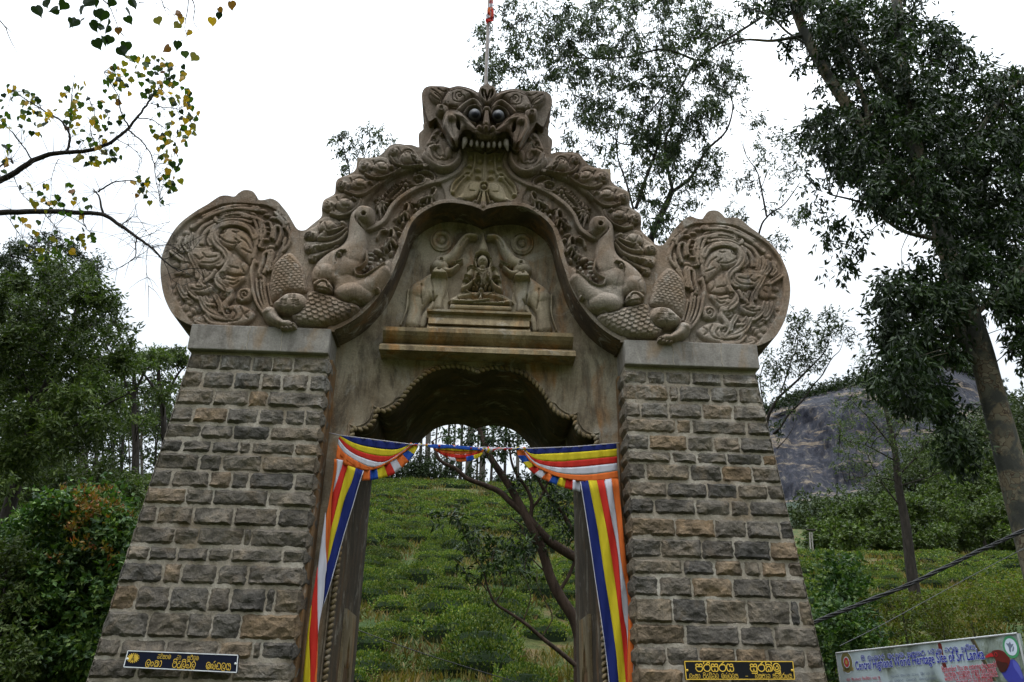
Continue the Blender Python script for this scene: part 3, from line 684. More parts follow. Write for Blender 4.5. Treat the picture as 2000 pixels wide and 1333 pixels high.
# plume column beside the scaly tail
for p, w, h in [([(962, 1135), (905, 1050), (872, 950), (857, 850), (852, 750), (882, 645)], 11, .045), ([(978, 1112), (932, 1020), (907, 920), (902, 825)], 9, .04), ([(992, 1090), (962, 1000), (944, 900), (942, 830)], 9, .04), ([(1012, 1080), (987, 980), (972, 880), (968, 800)], 9, .04), ([(1042, 1062), (1022, 960), (1008, 880)], 9, .035),
 ([(922, 768), (950, 680), (975, 580), (1020, 582), (1002, 680), (972, 762)], 11, .05), ([(1000, 560), (1052, 562), (1042, 640), (1012, 742)], 11, .04), ([(1060, 440), (1075, 340), (1110, 328), (1132, 362), (1120, 440), (1090, 505)], 11, .05), ([(1150, 560), (1202, 500), (1217, 430), (1190, 350)], 12, .04), ([(1100, 600), (1150, 520), (1172, 440)], 10, .04), ([(1060, 685), (1110, 600), (1165, 540)], 9, .035), ([(1040, 740), (1080, 660), (1140, 590)], 9, .03),
 ([(1080, 200), (1140, 250), (1185, 300)], 16, .03), ([(1100, 252), (1150, 302), (1160, 340)], 11, .03), ([(880, 270), (902, 330), (912, 400), (900, 500)], 12, .04), ([(930, 280), (945, 350), (942, 450)], 12, .04), ([(880, 450), (892, 540), (872, 620)], 11, .035), ([(960, 300), (980, 380), (960, 440), (930, 520)], 10, .04), ([(1030, 300), (1050, 370), (1035, 430)], 10, .035), ([(850, 240), (890, 250), (930, 262), (960, 290)], 14, .045)]: rg(p, w, h)
for c, rx, rz, h in [((886, 662), 30, 28, .06), ((932, 790), 32, 32, .06), ((1040, 520), 46, 30, .06), ((992, 452), 40, 20, .055), ((1190, 330), 24, 22, .05), ((1215, 398), 22, 22, .05), ((1160, 470), 28, 26, .055), ((1010, 288), 36, 17, .05), ((1002, 342), 28, 15, .05), ((1010, 382), 24, 14, .05), ((1060, 250), 46, 24, .055), ((1000, 222), 42, 20, .05), ((962, 182), 42, 26, .05), ((1012, 872), 24, 26, .05), ((1062, 775), 18, 30, .04), ((1050, 835), 16, 20, .04), ((960, 530), 36, 16, .05), ((930, 845), 30, 12, .04)]: bl(c, rx, rz, h)
# ---- moulding strips, bands and their small carvings
R.crop(*CC)
R.poly([(510, 760), (560, 660), (640, 570), (740, 480), (860, 410), (960, 365), (1080, 335), (1190, 320), (1300, 420), (1200, 455), (1060, 510), (940, 585), (850, 660), (780, 750), (720, 860), (640, 900), (600, 800)], -.04, 12, 'add')
R.poly([(560, 990), (700, 940), (780, 850), (830, 760), (900, 690), (1000, 610), (1100, 560), (1230, 510), (1333, 490), (1390, 690), (1230, 710), (1100, 790), (1000, 900), (920, 1020), (880, 1160), (850, 1300), (560, 1300), (540, 1100)], -.04, 14, 'add')
b1 = -.04
def r2(pts, w, h): R.ridge(pts, w, h+.04, base=-.04)
def b2(c, rx, rz, h, ang=0.): R.blob(c, rx, rz, h+.0, ang)
def fb(c, rx, rz, h, ang=0.): 
    s0 = R.H.copy(); R.blob(c, rx, rz, h+.035, ang, 'set'); m = R.H != s0; R.H[m] = np.maximum(s0[m], R.H[m]-.04)
for cx_, cy_ in ((955, 475), (700, 670)):
    for k in range(7): 
        a = k*2*math.pi/7+.3; fb((cx_+52*math.cos(a), cy_+52*math.sin(a)), 26, 20, .035, -math.degrees(a))
    fb((cx_, cy_), 32, 32, .06)
for i in range(6):
    u = i/5; x_ = 770+110*u; y_ = 600-110*u
    r2([(x_, y_), (x_-40, y_-35)], (13, 7), .03); fb((x_+45, y_+40), 26, 22, .035)
r2([(740, 630), (810, 560), (900, 500)], 9, .04)
for a_, l_ in ((100, 150), (75, 120), (125, 120), (55, 80), (150, 90), (15, 90), (-20, 100), (200, 90), (230, 80), (270, 90)):
    a = math.radians(a_); r2([(700+35*math.cos(a), 670+35*math.sin(a)), (700+l_*.62*math.cos(a+.1), 670+l_*.62*math.sin(a+.1)), (700+l_*math.cos(a), 670+l_*math.sin(a))], (16, 8), .035)
r2([(650, 720), (672, 780), (680, 850)], (22, 8), .045); r2([(735, 560), (745, 600)], 10, .03)
# small dragon head in the band
fb((1190, 430), 62, 40, .05, 10); r2([(1085, 352), (1180, 332), (1262, 378), (1275, 440)], 10, .05); r2([(1050, 392), (1110, 380), (1160, 405)], 15, .05); r2([(1070, 430), (1120, 425)], 10, .03); r2([(1010, 480), (1080, 488), (1150, 470), (1190, 420)], 13, .05); r2([(1060, 345), (1040, 400)], 9, .03); fb((1240, 405), 14, 12, .07)
for k in range(9):
    a = math.radians(-100+k*14); fb((1190+88*math.cos(a), 420+88*math.sin(a)), 8, 8, .05)
# birds and berries
def bird(cx_, cy_, ang, sc=1., flip=1):
    ca, sa = math.cos(math.radians(ang)), math.sin(math.radians(ang))
    T = lambda x, y: (cx_+sc*(x*flip*ca-y*sa), cy_+sc*(x*flip*sa+y*ca))
    fb(T(0, 0), 70*sc, 36*sc, .06, -ang); fb(T(-110, 20), 55*sc, 30*sc, .05, -ang-10)
    r2([T(40, -10), T(75, -60), T(60, -95), T(25, -85)], (24*sc, 14*sc), .065); r2([T(25, -85), T(5, -60)], (9*sc, 5*sc), .05); fb(T(60, -95), 22*sc, 20*sc, .07)
    for i in range(5): r2([T(20-i*16, -10+i*4), T(-40-i*20, -30+i*14), T(-90-i*14, -20+i*18)], (9*sc, 6*sc), .075)
    r2([T(10, 30), T(0, 75), T(20, 95)], (14*sc, 9*sc), .05); r2([T(-40, 30), T(-60, 70)], (13*sc, 9*sc), .05)
bird(1225, 610, -8, .95); bird(950, 790, -25, .95); bird(800, 1080, -38, 1.0, 1)
for c, rx, rz in [((1120, 740), 26, 22), ((1062, 752), 28, 26), ((1155, 700), 24, 16), ((1100, 700), 22, 14), ((885, 1002), 38, 22), ((830, 1030), 32, 20), ((860, 950), 60, 18), ((730, 960), 50, 16), ((920, 900), 20, 36), ((650, 1200), 60, 34), ((620, 1240), 32, 24), ((795, 1220), 22, 42), ((1250, 700), 30, 40), ((1200, 720), 26, 20), ((970, 680), 26, 16), ((1010, 700), 30, 14)]: fb(c, rx, rz, .045, 25)
r2([(640, 1060), (680, 990), (740, 975)], 16, .05); r2([(980, 670), (1050, 690), (1130, 700)], 8, .03)
# mouldings
def strip(pts, w, h, crop): R.crop(*crop); R.ridge(pts, w, h, 'max', flat=True)
M2pts = tosrc(CC, [(505, 985), (600, 962), (700, 905), (750, 840), (800, 745), (880, 660), (980, 590), (1080, 532), (1200, 485)])+tosrc(CD, [(205, 985), (300, 945), (385, 890), (435, 820), (455, 750), (450, 690)])
R.crop(0, 0, 1.); R.ridge(M2pts, 5.0, .035, 'max', flat=True)
R.ridge(tosrc(CC, [(455, 740), (510, 655), (600, 555), (700, 468), (820, 390), (930, 340), (1050, 312), (1185, 292)]), 5.3, .04, 'max', flat=True)
# lip round the opening
lo = catmull(lwp, 3); R.ridge(lo+np.array([0, .0]), 10.5, .03, 'max', raw=True, flat=True, k=1)
R.crop(*CB); R.poly([(935, 610), (1000, 560), (1035, 500), (1040, 430), (1100, 440), (1180, 480), (1205, 520), (1120, 580), (1010, 640)], -.05, 10, 'add')
# tongue panel under the mask: sunk, with stems, beads and a medallion
R.crop(*CD)
R.poly([(470, 690), (480, 760), (465, 840), (410, 910), (340, 980), (300, 1060), (300, 1110), (370, 1170), (520, 1200), (700, 1230), (700, 690)], -.03, 10, 'add')
def r3(pts, w, h): R.ridge(pts, w, h+.03, base=-.03)
def b3(c, rx, rz, h, ang=0.): 
    s0 = R.H.copy(); R.blob(c, rx, rz, h+.03, ang, 'set'); m = R.H != s0; R.H[m] = np.maximum(s0[m], R.H[m]-.03)
r3([(650, 690), (642, 850), (636, 1000)], 10, .03)
r3([(556, 700), (547, 800), (520, 895), (440, 955), (385, 1020), (335, 1090)], 11, .03); r3([(310, 1085), (335, 1000), (405, 940), (470, 885), (522, 900)], 11, .03)
for c, rx, rz in [((603, 772), 28, 19), ((582, 856), 36, 21), ((582, 930), 36, 21), ((510, 730), 28, 19), ((500, 820), 32, 19), ((475, 925), 46, 24), ((330, 1085), 30, 22)]: b3(c, rx, rz, .035, 8)
R.poly([(596, 1008), (520, 998), (450, 1050), (410, 1130), (368, 1160), (390, 1190), (440, 1185), (500, 1180), (565, 1150), (605, 1080)], .045, 35)
R.groove([(565, 1012), (505, 1040), (492, 1100), (545, 1112)], 7, .02)
R.ring((638, 1045), 46, 14, .055); R.blob((638, 1040), 28, 24, .075)
r3([(636, 1085), (634, 1150), (632, 1225)], (12, 34), .055); r3([(612, 1085), (595, 1130), (580, 1165)], (9, 14), .05); b3((556, 1178), 32, 28, .055); R.spiral((556, 1178), 26, 1.1, 0, 6, .02)
# flank beneath the mask cheeks
R.crop(*CD)
R.poly([(10, 560), (40, 420), (120, 400), (200, 430), (260, 560), (420, 660), (440, 760), (360, 890), (200, 910), (60, 840), (0, 700)], .02, 25, 'max')
R.H = np.maximum(R.H, -.10)
slab = R.mesh('arch_slab', Qs, M['carved'], gate, 'join', back=.95, raw=True, smooth_outline=False, snap=True)[0]
# the tongue panel keeps its yellowed wash
def paint(o, poly_px, crop, idx):
    P = W2(tosrc(crop, poly_px), Y0); me = o.data; fi = [0]*len(me.polygons); me.polygons.foreach_get('material_index', fi)
    for f in me.polygons:
        if fi[f.index] == 0:
            c = f.center; x = -abs(c.x)
            if -.75 < x and 6.9 < c.z < 8.4 and inp2(x, c.z, P): fi[f.index] = idx
    me.polygons.foreach_set('material_index', fi)
def inp2(x, z, P):
    ins = False; n = len(P)
    for i in range(n):
        a, b_ = P[i], P[(i+1) % n]
        if (a[1] > z) != (b_[1] > z) and x < (b_[0]-a[0])*(z-a[1])/(b_[1]-a[1])+a[0]: ins = not ins
    return ins
slab.data.materials.append(M['tongue']); paint(slab, [(470, 690), (480, 760), (465, 840), (410, 910), (340, 980), (300, 1060), (300, 1110), (370, 1170), (520, 1200), (760, 1240), (760, 690)], CD, 2)
# back face of the slab
QB = np.concatenate([Qs[:-1], ]); 
full = [(x, z) for x, z in Qs]+[]
li = len(Qs)
def backface():
    bm = bmesh.new(); half = [(x, z) for x, z in Qs]
    vs = [bm.verts.new((x, .948, z)) for x, z in half]; bm.faces.new(vs)
    v2 = [bm.verts.new((-x, .948, z)) for x, z in half]; bm.faces.new(v2[::-1])
    bmesh.ops.triangulate(bm, faces=bm.faces); me = bpy.data.meshes.new('arch_back'); bm.to_mesh(me); bm.free(); link(me, 'arch_back', gate, M['carved'])
backface()

# ---- makara: head, ear, scaly body, leg
Rm = Relief((-2.95, -.85, 5.5, 7.7), .0085, -.005); Rm.gh = .15
Rm.crop(*CB)
headO = [(905, 45), (872, 90), (862, 150), (850, 250), (828, 330), (775, 385), (690, 430), (620, 480), (560, 540), (522, 600), (508, 660), (522, 720), (560, 760), (640, 760), (715, 755), (718, 830), (780, 885), (880, 908), (980, 908), (1062, 882), (1112, 822), (1152, 795), (1192, 742), (1240, 650), (1258, 565), (1242, 508), (1200, 530), (1130, 590), (1050, 632), (985, 652), (930, 655), (910, 620), (935, 580), (1000, 550), (1032, 500), (1028, 420), (1012, 320), (1003, 250), (1040, 200), (1090, 165), (1108, 95), (1075, 40), (1000, 20), (945, 25)]
Rm.poly(headO, .13, 90)
Rm.blob((895, 790), 185, 118, .19, 0); Rm.blob((635, 610), 125, 130, .165, 30); Rm.blob((830, 560), 190, 150, .165, -50); Rm.ridge([(1180, 600), (1080, 700), (960, 770)], (70, 120), .16)
Rm.ridge([(935, 140), (935, 250), (920, 360), (890, 480)], (60, 120), .16)
Rm.ridge([(925, 592), (985, 565), (1028, 505), (1020, 420)], 13, .17); Rm.ridge([(918, 600), (932, 650), (1000, 658), (1090, 612), (1195, 542)], 14, .165)
Rm.gh = .21; Rm.poly([(1100, 100), (1090, 40), (1000, 15), (930, 40), (905, 100), (930, 160), (1000, 185), (1070, 165)], .20, 62)
Rm.blob((1000, 88), 22, 24, -.10, 0, 'add'); Rm.groove([(918, 95), (935, 140), (980, 180), (1050, 190)], 9, .05)
Rm.gh = .15; Rm.groove([(745, 520), (742, 470), (770, 435), (830, 430)], 9, .03); Rm.ridge([(748, 450), (780, 425), (835, 425)], 10, .185); Rm.blob((775, 455), 27, 26, .195)
Rm.groove([(760, 490), (790, 485), (810, 440)], 6, .02)
Rm.poly([(525, 765), (570, 718), (640, 698), (682, 722), (715, 770), (700, 812), (640, 832), (575, 815)], .175, 25)
Rm.groove([(555, 770), (610, 728), (655, 735), (665, 770), (700, 778)], 8, .035); Rm.groove([(560, 778), (620, 790), (680, 800)], 8, .03)
Rm.groove([(520, 690), (600, 700), (670, 690)], 6, .02)
Rm.blob((1125, 772), 28, 26, .16); Rm.spiral((1125, 772), 22, 1., 0, 6, .03)
Rm.groove([(722, 810), (770, 868), (850, 895), (905, 880), (970, 895), (1060, 872), (1105, 815)], 8, .03); Rm.groove([(560, 560), (600, 620), (580, 680)], 5, .01); Rm.groove([(735, 545), (740, 640), (735, 740)], 5, .012)
Rm.H = np.where(Rm.H > 0, Rm.H+0.004*np.sin(Rm.xs[None, :]*23)*np.sin(Rm.zs[:, None]*19), 0)
heads = Rm.mesh('makara_head', headO, M['carved'], gate, 'copy', edge=.03)
for s_, ho in zip((-1, 1), heads):
    for (x, y, w_, h_) in [(1068, 462, 32, 16), (1068, 505, 32, 17), (1058, 545, 30, 17), (1025, 582, 28, 18), (992, 608, 26, 18)]:
        p = at(CB[0]+x/CB[2], CB[1]+y/CB[2], -.06); tb = MB(); tb.ell((-s_*p.x if s_ > 0 else p.x, -.06, p.z), (w_*.0013, .03, h_*.0013), 10, 6); o = tb.build('tooth', M['tooth'], ho, True)
    for (x, y) in ((1162, 525), (1135, 560), (1085, 590)):
        p = at(CB[0]+x/CB[2], CB[1]+y/CB[2], -.05); tb = MB(); tb.ell((-s_*p.x if s_ > 0 else p.x, -.05, p.z), (.018, .03, .03), 8, 6); tb.build('tooth', M['tooth'], ho, True)
Rb = Relief((-3.05, -1.0, 5.58, 7.2), .0085, -.002); Rb.crop(*CB)
backO = [(170, 560), (250, 480), (330, 455), (400, 530), (445, 600), (468, 700), (485, 810), (430, 835), (300, 835), (210, 890), (150, 910), (128, 800), (135, 700), (150, 620)]
Rb.scales(backO, 24, .03, 12, 120, .05)
bellyO = [(480, 830), (560, 815), (680, 848), (760, 878), (850, 915), (935, 935), (975, 985), (930, 1035), (850, 1085), (760, 1122), (640, 1148), (500, 1142), (400, 1135), (360, 1110), (330, 1050), (395, 1020), (440, 960), (470, 900)]
for o_, nm in ((backO, 'scaly_back'),): Rb.mesh(nm, o_, M['carved'], gate, 'copy', edge=.02)
Rb2 = Relief((-2.8, -.9, 5.5, 6.7), .0085, -.002); Rb2.crop(*CB); Rb2.scales(bellyO, 33, .05, -20, 110, .09)
Rb2.mesh('scaly_belly', bellyO, M['carved'], gate, 'copy', edge=.02)
Rl = Relief((-3.1, -1.8, 5.45, 6.5), .0085, -.01); Rl.gh = .16; Rl.crop(*CB)
legO = [(45, 1000), (70, 950), (150, 915), (200, 870), (270, 825), (345, 808), (425, 820), (472, 860), (485, 930), (445, 985), (360, 1018), (260, 1015), (215, 1030), (250, 1065), (320, 1065), (370, 1110), (370, 1140), (300, 1155), (215, 1150), (170, 1120), (120, 1090), (70, 1050)]
Rl.poly([(150, 930), (200, 880), (270, 830), (340, 815), (420, 825), (465, 860), (480, 930), (440, 980), (360, 1010), (260, 1010), (190, 990)], .18, 80)
Rl.ridge([(115, 985), (150, 1040), (215, 1085)], (68, 48), .17); Rl.blob((112, 985), 66, 60, .18); Rl.ridge([(230, 1095), (290, 1100)], (42, 48), .16)
for x, y in ((345, 1105), (350, 1128), (318, 1138), (280, 1142), (240, 1140)): Rl.blob((x, y), 24, 18, .16)
for bx, by in ((340, 865), (260, 920), (370, 925)):
    for k in range(3): Rl.groove([(bx-30, by-20+k*17), (bx-12, by-26+k*17), (bx+6, by-16+k*17), (bx+26, by-22+k*17)], 5, .018)
Rl.mesh('makara_leg', legO, M['carved'], gate, 'copy', edge=.03)

# ---- flame scrolls along the shoulders of the arch, each a piece
def tuft(crop, outline, lobes, tails, grooves, spirals):
    P = W2(tosrc(crop, outline), -.005); b_ = (P[:, 0].min()-.08, P[:, 0].max()+.08, P[:, 1].min()-.14, P[:, 1].max()+.06)
    r = Relief(b_, .0085, -.005); r.gh = .09; r.crop(*crop); r.poly(outline, .04, 40)
    for c, rx, rz, h in lobes: r.blob(c, rx, rz, h)
    for p, w, h in tails: r.ridge(p, w, h)
    for p in grooves: r.groove(p, 7, .026)
    for s_ in spirals: r.spiral(*s_)
    r.mesh('flame_scroll', outline, M['carved'], gate, 'copy', edge=.03)
tuft(CC, [(765, 170), (780, 105), (840, 75), (920, 75), (1000, 95), (1060, 130), (1100, 190), (1150, 250), (1150, 282), (1040, 295), (930, 310), (860, 270), (800, 225)],
 [((830, 135), 78, 66, .10), ((985, 195), 108, 95, .12), ((1100, 240), 40, 30, .09)], [([(790, 200), (850, 270), (960, 300), (1140, 285)], (18, 12), .10)],
 [[(870, 90), (900, 150), (870, 210)], [(910, 150), (950, 110), (1010, 110), (1040, 160), (1010, 200)], [(920, 200), (930, 260), (1000, 280)], [(1000, 150), (1030, 230), (1090, 240)]], [((815, 140), 48, 1.3, 0, 7, .03), ((985, 165), 48, 1.2, 2, 7, .025), ((1050, 215), 34, 1., 1, 8, .035)])
tuft(CC, [(440, 290), (470, 235), (530, 215), (620, 210), (700, 200), (770, 230), (820, 300), (900, 310), (870, 345), (780, 400), (700, 430), (620, 425), (530, 400), (500, 360), (450, 350)],
 [((515, 290), 80, 72, .10), ((690, 300), 110, 92, .12), ((800, 300), 44, 34, .11)], [([(520, 380), (600, 420), (700, 420), (800, 385), (900, 325)], (18, 12), .10)],
 [[(600, 225), (620, 290), (560, 330)], [(620, 250), (680, 230), (740, 260), (720, 310)], [(600, 330), (680, 370), (770, 370)], [(640, 280), (680, 340), (740, 340)]], [((495, 285), 50, 1.3, 0, 7, .03), ((575, 335), 28, 1., 2, 7, .03), ((790, 300), 34, 1., 1, 8, .035)])
tuft(CC, [(198, 500), (215, 445), (270, 415), (350, 400), (430, 390), (500, 400), (560, 450), (620, 440), (660, 470), (600, 530), (540, 590), (450, 625), (370, 605), (290, 585), (215, 555)],
 [((270, 495), 75, 70, .10), ((450, 480), 108, 88, .12), ((560, 465), 40, 30, .11)], [([(300, 570), (400, 610), (500, 600), (600, 540), (670, 480)], (18, 12), .10)],
 [[(350, 415), (370, 470), (320, 520)], [(390, 440), (450, 410), (510, 440), (500, 490)], [(360, 530), (440, 550), (520, 530)], [(400, 460), (430, 520), (500, 520)]], [((252, 500), 46, 1.3, 0, 7, .03), ((345, 530), 30, 1., 2, 7, .03), ((570, 465), 28, 1., 1, 8, .035)])
tuft(CC, [(48, 720), (70, 670), (130, 640), (220, 605), (310, 600), (370, 630), (440, 640), (480, 650), (440, 720), (390, 780), (320, 830), (220, 850), (130, 835), (130, 790), (60, 780)],
 [((120, 715), 76, 72, .10), ((290, 695), 112, 84, .12), ((385, 640), 40, 28, .11)], [([(140, 812), (240, 838), (340, 810), (430, 740), (470, 660)], (18, 12), .10)],
 [[(200, 620), (225, 690), (170, 730)], [(240, 660), (300, 625), (350, 660), (330, 700)], [(200, 750), (280, 790), (370, 760)], [(240, 680), (270, 740), (340, 740)]], [((105, 715), 48, 1.3, 0, 7, .03), ((185, 745), 28, 1., 2, 7, .03), ((395, 645), 28, 1., 1, 8, .035)])
tuft(CB, [(445, 300), (470, 240), (560, 190), (590, 140), (650, 112), (730, 122), (790, 160), (850, 170), (850, 215), (770, 275), (690, 320), (590, 325), (540, 300), (480, 330)],
 [((505, 270), 72, 52, .09), ((675, 190), 112, 82, .12), ((800, 165), 40, 30, .10)], [([(580, 305), (680, 305), (770, 270), (845, 215)], (18, 12), .10), ([(600, 290), (650, 240), (740, 230), (820, 200)], (30, 12), .11)],
 [[(600, 150), (580, 220), (620, 270)], [(640, 160), (700, 150), (740, 190), (700, 230)], [(620, 240), (700, 270), (780, 240)], [(640, 180), (670, 240), (740, 215)]], [((490, 275), 40, 1.2, 0, 7, .03), ((605, 255), 30, 1., 2, 7, .03), ((770, 180), 28, 1., 1, 8, .035)])
tuft(CB, [(438, 390), (470, 345), (560, 345), (680, 335), (770, 300), (850, 230), (855, 290), (800, 350), (720, 390), (640, 420), (560, 440), (480, 445)],
 [((510, 395), 72, 46, .10), ((640, 390), 40, 24, .08)], [([(560, 380), (680, 365), (780, 325), (848, 250)], (28, 12), .11)], [[(560, 350), (600, 380), (560, 415)], [(620, 360), (720, 345), (800, 300)]], [((500, 395), 40, 1.3, 0, 7, .03), ((640, 392), 22, 1., 1, 7, .03)])
tuft(CB, [(480, 500), (500, 460), (560, 445), (650, 420), (740, 385), (800, 350), (790, 375), (700, 425), (620, 465), (550, 510), (500, 528)],
 [((520, 492), 42, 32, .09), ((570, 470), 34, 22, .08)], [([(540, 480), (640, 440), (760, 380)], (22, 10), .09)], [[(560, 470), (640, 430), (720, 400)]], [((515, 492), 24, 1.1, 0, 7, .03)])

# ---- fanged mask crowning the arch
YM = -.16
Rk = Relief((-.98, 0., 7.8, 9.6), .0065, YM); Rk.gh = .1; Rk.crop(*CD)
maskO = [(700, 28), (660, 30), (612, 45), (590, 85), (583, 105), (520, 72), (440, 48), (370, 42), (300, 58), (240, 45), (170, 42), (100, 42), (48, 62), (22, 110), (20, 170), (45, 250), (75, 360), (100, 395), (160, 360), (185, 400), (225, 470), (280, 580), (320, 650), (370, 660), (395, 620), (420, 580), (520, 585), (700, 605)]
Rk.poly([(222, 190), (285, 95), (400, 62), (500, 80), (580, 125), (632, 225), (570, 190), (515, 158), (450, 198), (395, 270), (300, 265), (225, 240)], .10, 55)
Rk.poly([(92, 55), (180, 50), (300, 66), (290, 100), (235, 165), (215, 235), (130, 190), (88, 120)], .10, 45)
for p in [[(330, 120), (330, 180), (380, 205), (440, 180), (440, 140), (400, 135)], [(300, 100), (380, 75), (470, 95), (550, 150), (600, 210)], [(450, 90), (530, 130), (600, 230)], [(120, 80), (170, 110), (230, 160)], [(150, 120), (200, 160), (225, 200)], [(180, 70), (230, 100), (260, 90)], [(240, 210), (300, 235), (370, 240)], [(100, 110), (150, 160), (200, 190)]]: Rk.groove(p, 7, .028)
Rk.spiral((395, 140), 45, 1.3, 2, 7, .028); Rk.blob((255, 205), 46, 34, .14); Rk.spiral((255, 205), 28, 1., 0, 6, .02)
Rk.ridge([(388, 275), (440, 228), (490, 195), (530, 178), (575, 200), (608, 245)], 30, .14); Rk.groove([(395, 262), (450, 210), (500, 178), (535, 162), (580, 188), (615, 232)], 6, .02)
Rk.blob((548, 322), 80, 78, -.05, 0, 'add')
Rk.ridge([(440, 318), (480, 262), (545, 238), (605, 262), (628, 315)], 12, .15); Rk.ridge([(455, 345), (500, 395), (560, 420)], 12, .12)
# cheeks that curl over like horns
Rk.poly([(226, 400), (236, 330), (290, 292), (370, 292), (440, 330), (500, 395), (560, 455), (610, 500), (700, 520), (700, 560), (600, 545), (520, 505), (450, 500), (405, 545), (398, 600), (350, 640), (320, 615), (285, 550), (245, 480)], .13, 50)
Rk.ridge([(345, 330), (280, 350), (262, 420), (290, 500), (322, 570), (350, 640)], (44, 26), .19); Rk.blob((320, 350), 74, 62, .20)
Rk.ridge([(350, 330), (430, 360), (500, 440), (570, 500)], (36, 34), .18)
Rk.blob((385, 445), 24, 78, -.20, -8, 'add')
Rk.ridge([(398, 560), (425, 510), (480, 498), (560, 530), (662, 570)], (20, 26), .20); Rk.ridge([(405, 575), (440, 545), (520, 545), (600, 570), (662, 590)], (14, 20), .17)
Rk.groove([(420, 528), (470, 500), (550, 525), (640, 560)], 7, .02)
for p in [[(250, 390), (258, 460), (300, 560)], [(290, 320), (330, 308), (380, 322)], [(318, 400), (318, 480), (342, 570)], [(430, 400), (470, 440), (520, 480)]]: Rk.groove(p, 6, .014)
Rk.ridge([(662, 300), (661, 360), (660, 420)], (20, 48), .19); Rk.blob((660, 418), 58, 60, .25); Rk.blob((660, 455), 40, 40, .26); Rk.blob((596, 455), 50, 50, .23); Rk.groove([(556, 470), (575, 435), (612, 425)], 6, .02); Rk.blob((620, 486), 26, 15, -.07, 0, 'add'); Rk.groove([(628, 400), (622, 440), (640, 480)], 6, .03)
Rk.ridge([(578, 505), (615, 530), (662, 540)], 12, .19); Rk.ridge([(590, 495), (625, 515), (662, 522)], 8, .17)
Rk.blob((662, 265), 46, 42, .19); Rk.ridge([(662, 205), (618, 150), (602, 95), (625, 62), (655, 80)], 22, .15); Rk.ridge([(662, 200), (645, 130), (640, 100)], 14, .12); Rk.groove([(640, 190), (612, 120), (625, 80), (650, 95)], 6, .025)
Rk.ridge([(632, 235), (600, 180), (570, 140)], 10, .12)
Rk.poly([(160, 250), (215, 238), (290, 270), (270, 330), (210, 340), (165, 310)], .12, 30); Rk.ring((215, 265), 24, 11, .15)
Rk.poly([(420, 575), (520, 560), (700, 590), (700, 612), (520, 600), (420, 600)], -.10, 20, 'add')
Rk.H = np.maximum(Rk.H, -.09)
mask = Rk.mesh('mask', maskO, M['carved'], gate, 'join', back=.5, snap=True)[0]
for s_ in (-1, 1):
    p = at(CD[0]+550/CD[2], CD[1]+325/CD[2], YM-.12); x = -p.x if s_ > 0 else p.x
    if s_ > 0: p2 = at(CD[0]+772/CD[2], CD[1]+325/CD[2], YM-.07)
    e = MB(); e.ell((x, YM-.095, p.z), (.084, .088, .084), 20, 12); eo = e.build('eye', M['eye'], mask, True)
    e = MB(); e.ell((x-s_*.004, YM-.136, p.z-.018), (.058, .054, .058), 18, 12); e.build('pupil', M['pupil'], mask, True)
    for (tx, ty, w_, h_, nm) in ((515, 618, .024, .058, 'tooth'), (572, 622, .024, .056, 'tooth'), (628, 630, .025, .055, 'tooth')):
        p = at(CD[0]+tx/CD[2], CD[1]+ty/CD[2], YM-.06); e = MB(); e.ell((s_*-p.x if s_ > 0 else p.x, YM-.06, p.z), (w_, .03, h_), 10, 8); e.build(nm, M['tooth'], mask, True)
    p = at(CD[0]+450/CD[2], CD[1]+610/CD[2], YM-.06); x = -p.x if s_ > 0 else p.x
    e = MB(); e.tube([(x, YM-.06, p.z+.06), (x, YM-.075, p.z), (x+s_*.012, YM-.07, p.z-.06), (x+s_*.022, YM-.05, p.z-.10)], [.036, .036, .024, .004], 10); e.build('fang', M['tooth'], mask, True)
# curling scrolls under the cheeks
vol = [(20, 745), (60, 640), (95, 560), (150, 470), (215, 475), (250, 560), (290, 600), (340, 690), (400, 660), (412, 740), (385, 830), (300, 885), (200, 890), (100, 845)]
Rv = Relief((-.85, -.2, 7.4, 8.7), .0085, -.01); Rv.crop(*CD); Rv.poly(vol, .07, 50)
Rv.ridge([(398, 690), (385, 760), (320, 830), (230, 850), (150, 815), (100, 740), (105, 660), (150, 640)], (24, 48), .12); Rv.ridge([(160, 650), (200, 640), (235, 700), (225, 770)], 34, .10); Rv.blob((290, 690), 44, 98, .15)
Rv.ridge([(90, 620), (120, 560), (180, 490)], 32, .10); Rv.blob((130, 610), 48, 30, .12); Rv.blob((215, 520), 32, 24, .12)
for p in [[(60, 700), (80, 780), (150, 850), (250, 870)], [(110, 720), (150, 790), (240, 820), (330, 790)], [(150, 700), (180, 760), (240, 790)], [(130, 570), (190, 560), (230, 600)]]: Rv.groove(p, 7, .025)
Rv.spiral((150, 620), 40, 1.2, 0, 7, .03)
Rv.mesh('cheek_scroll', vol, M['carved'], gate, 'copy', edge=.03)

# ---- niche: cornice, pedestal, elephants, seated figure
def moulding(name, prof_, x0, x1, matl, parent):
    V = []; F = []; n = len(prof_)
    for x, k in ((x0, 0), (x1, 1)):
        for (y, z) in prof_: V.append((x, y, z))
    for i in range(n): F.append((i, (i+1) % n, n+(i+1) % n, n+i))
    F += [tuple(range(n))[::-1], tuple(range(n, 2*n))]
    me = pymesh(name, V, F); fixn(me); return link(me, name, parent, matl)
def zE(y, Y=.3): return at(CE[0]+840/CE[2], CE[1]+y/CE[2], Y).z
def xE(x, y, Y=.3): return at(CE[0]+x/CE[2], CE[1]+y/CE[2], Y).x
xa = (abs(xE(30, 1030, .2))+abs(xE(1570, 1060, .2)))/2; xb = (abs(xE(0, 1150, .2))+abs(xE(1585, 1210, .2)))/2
zt_, zm, zb_, zl = zE(1025, .15), zE(1090, .15), zE(1140, .2), zE(1205, .12)
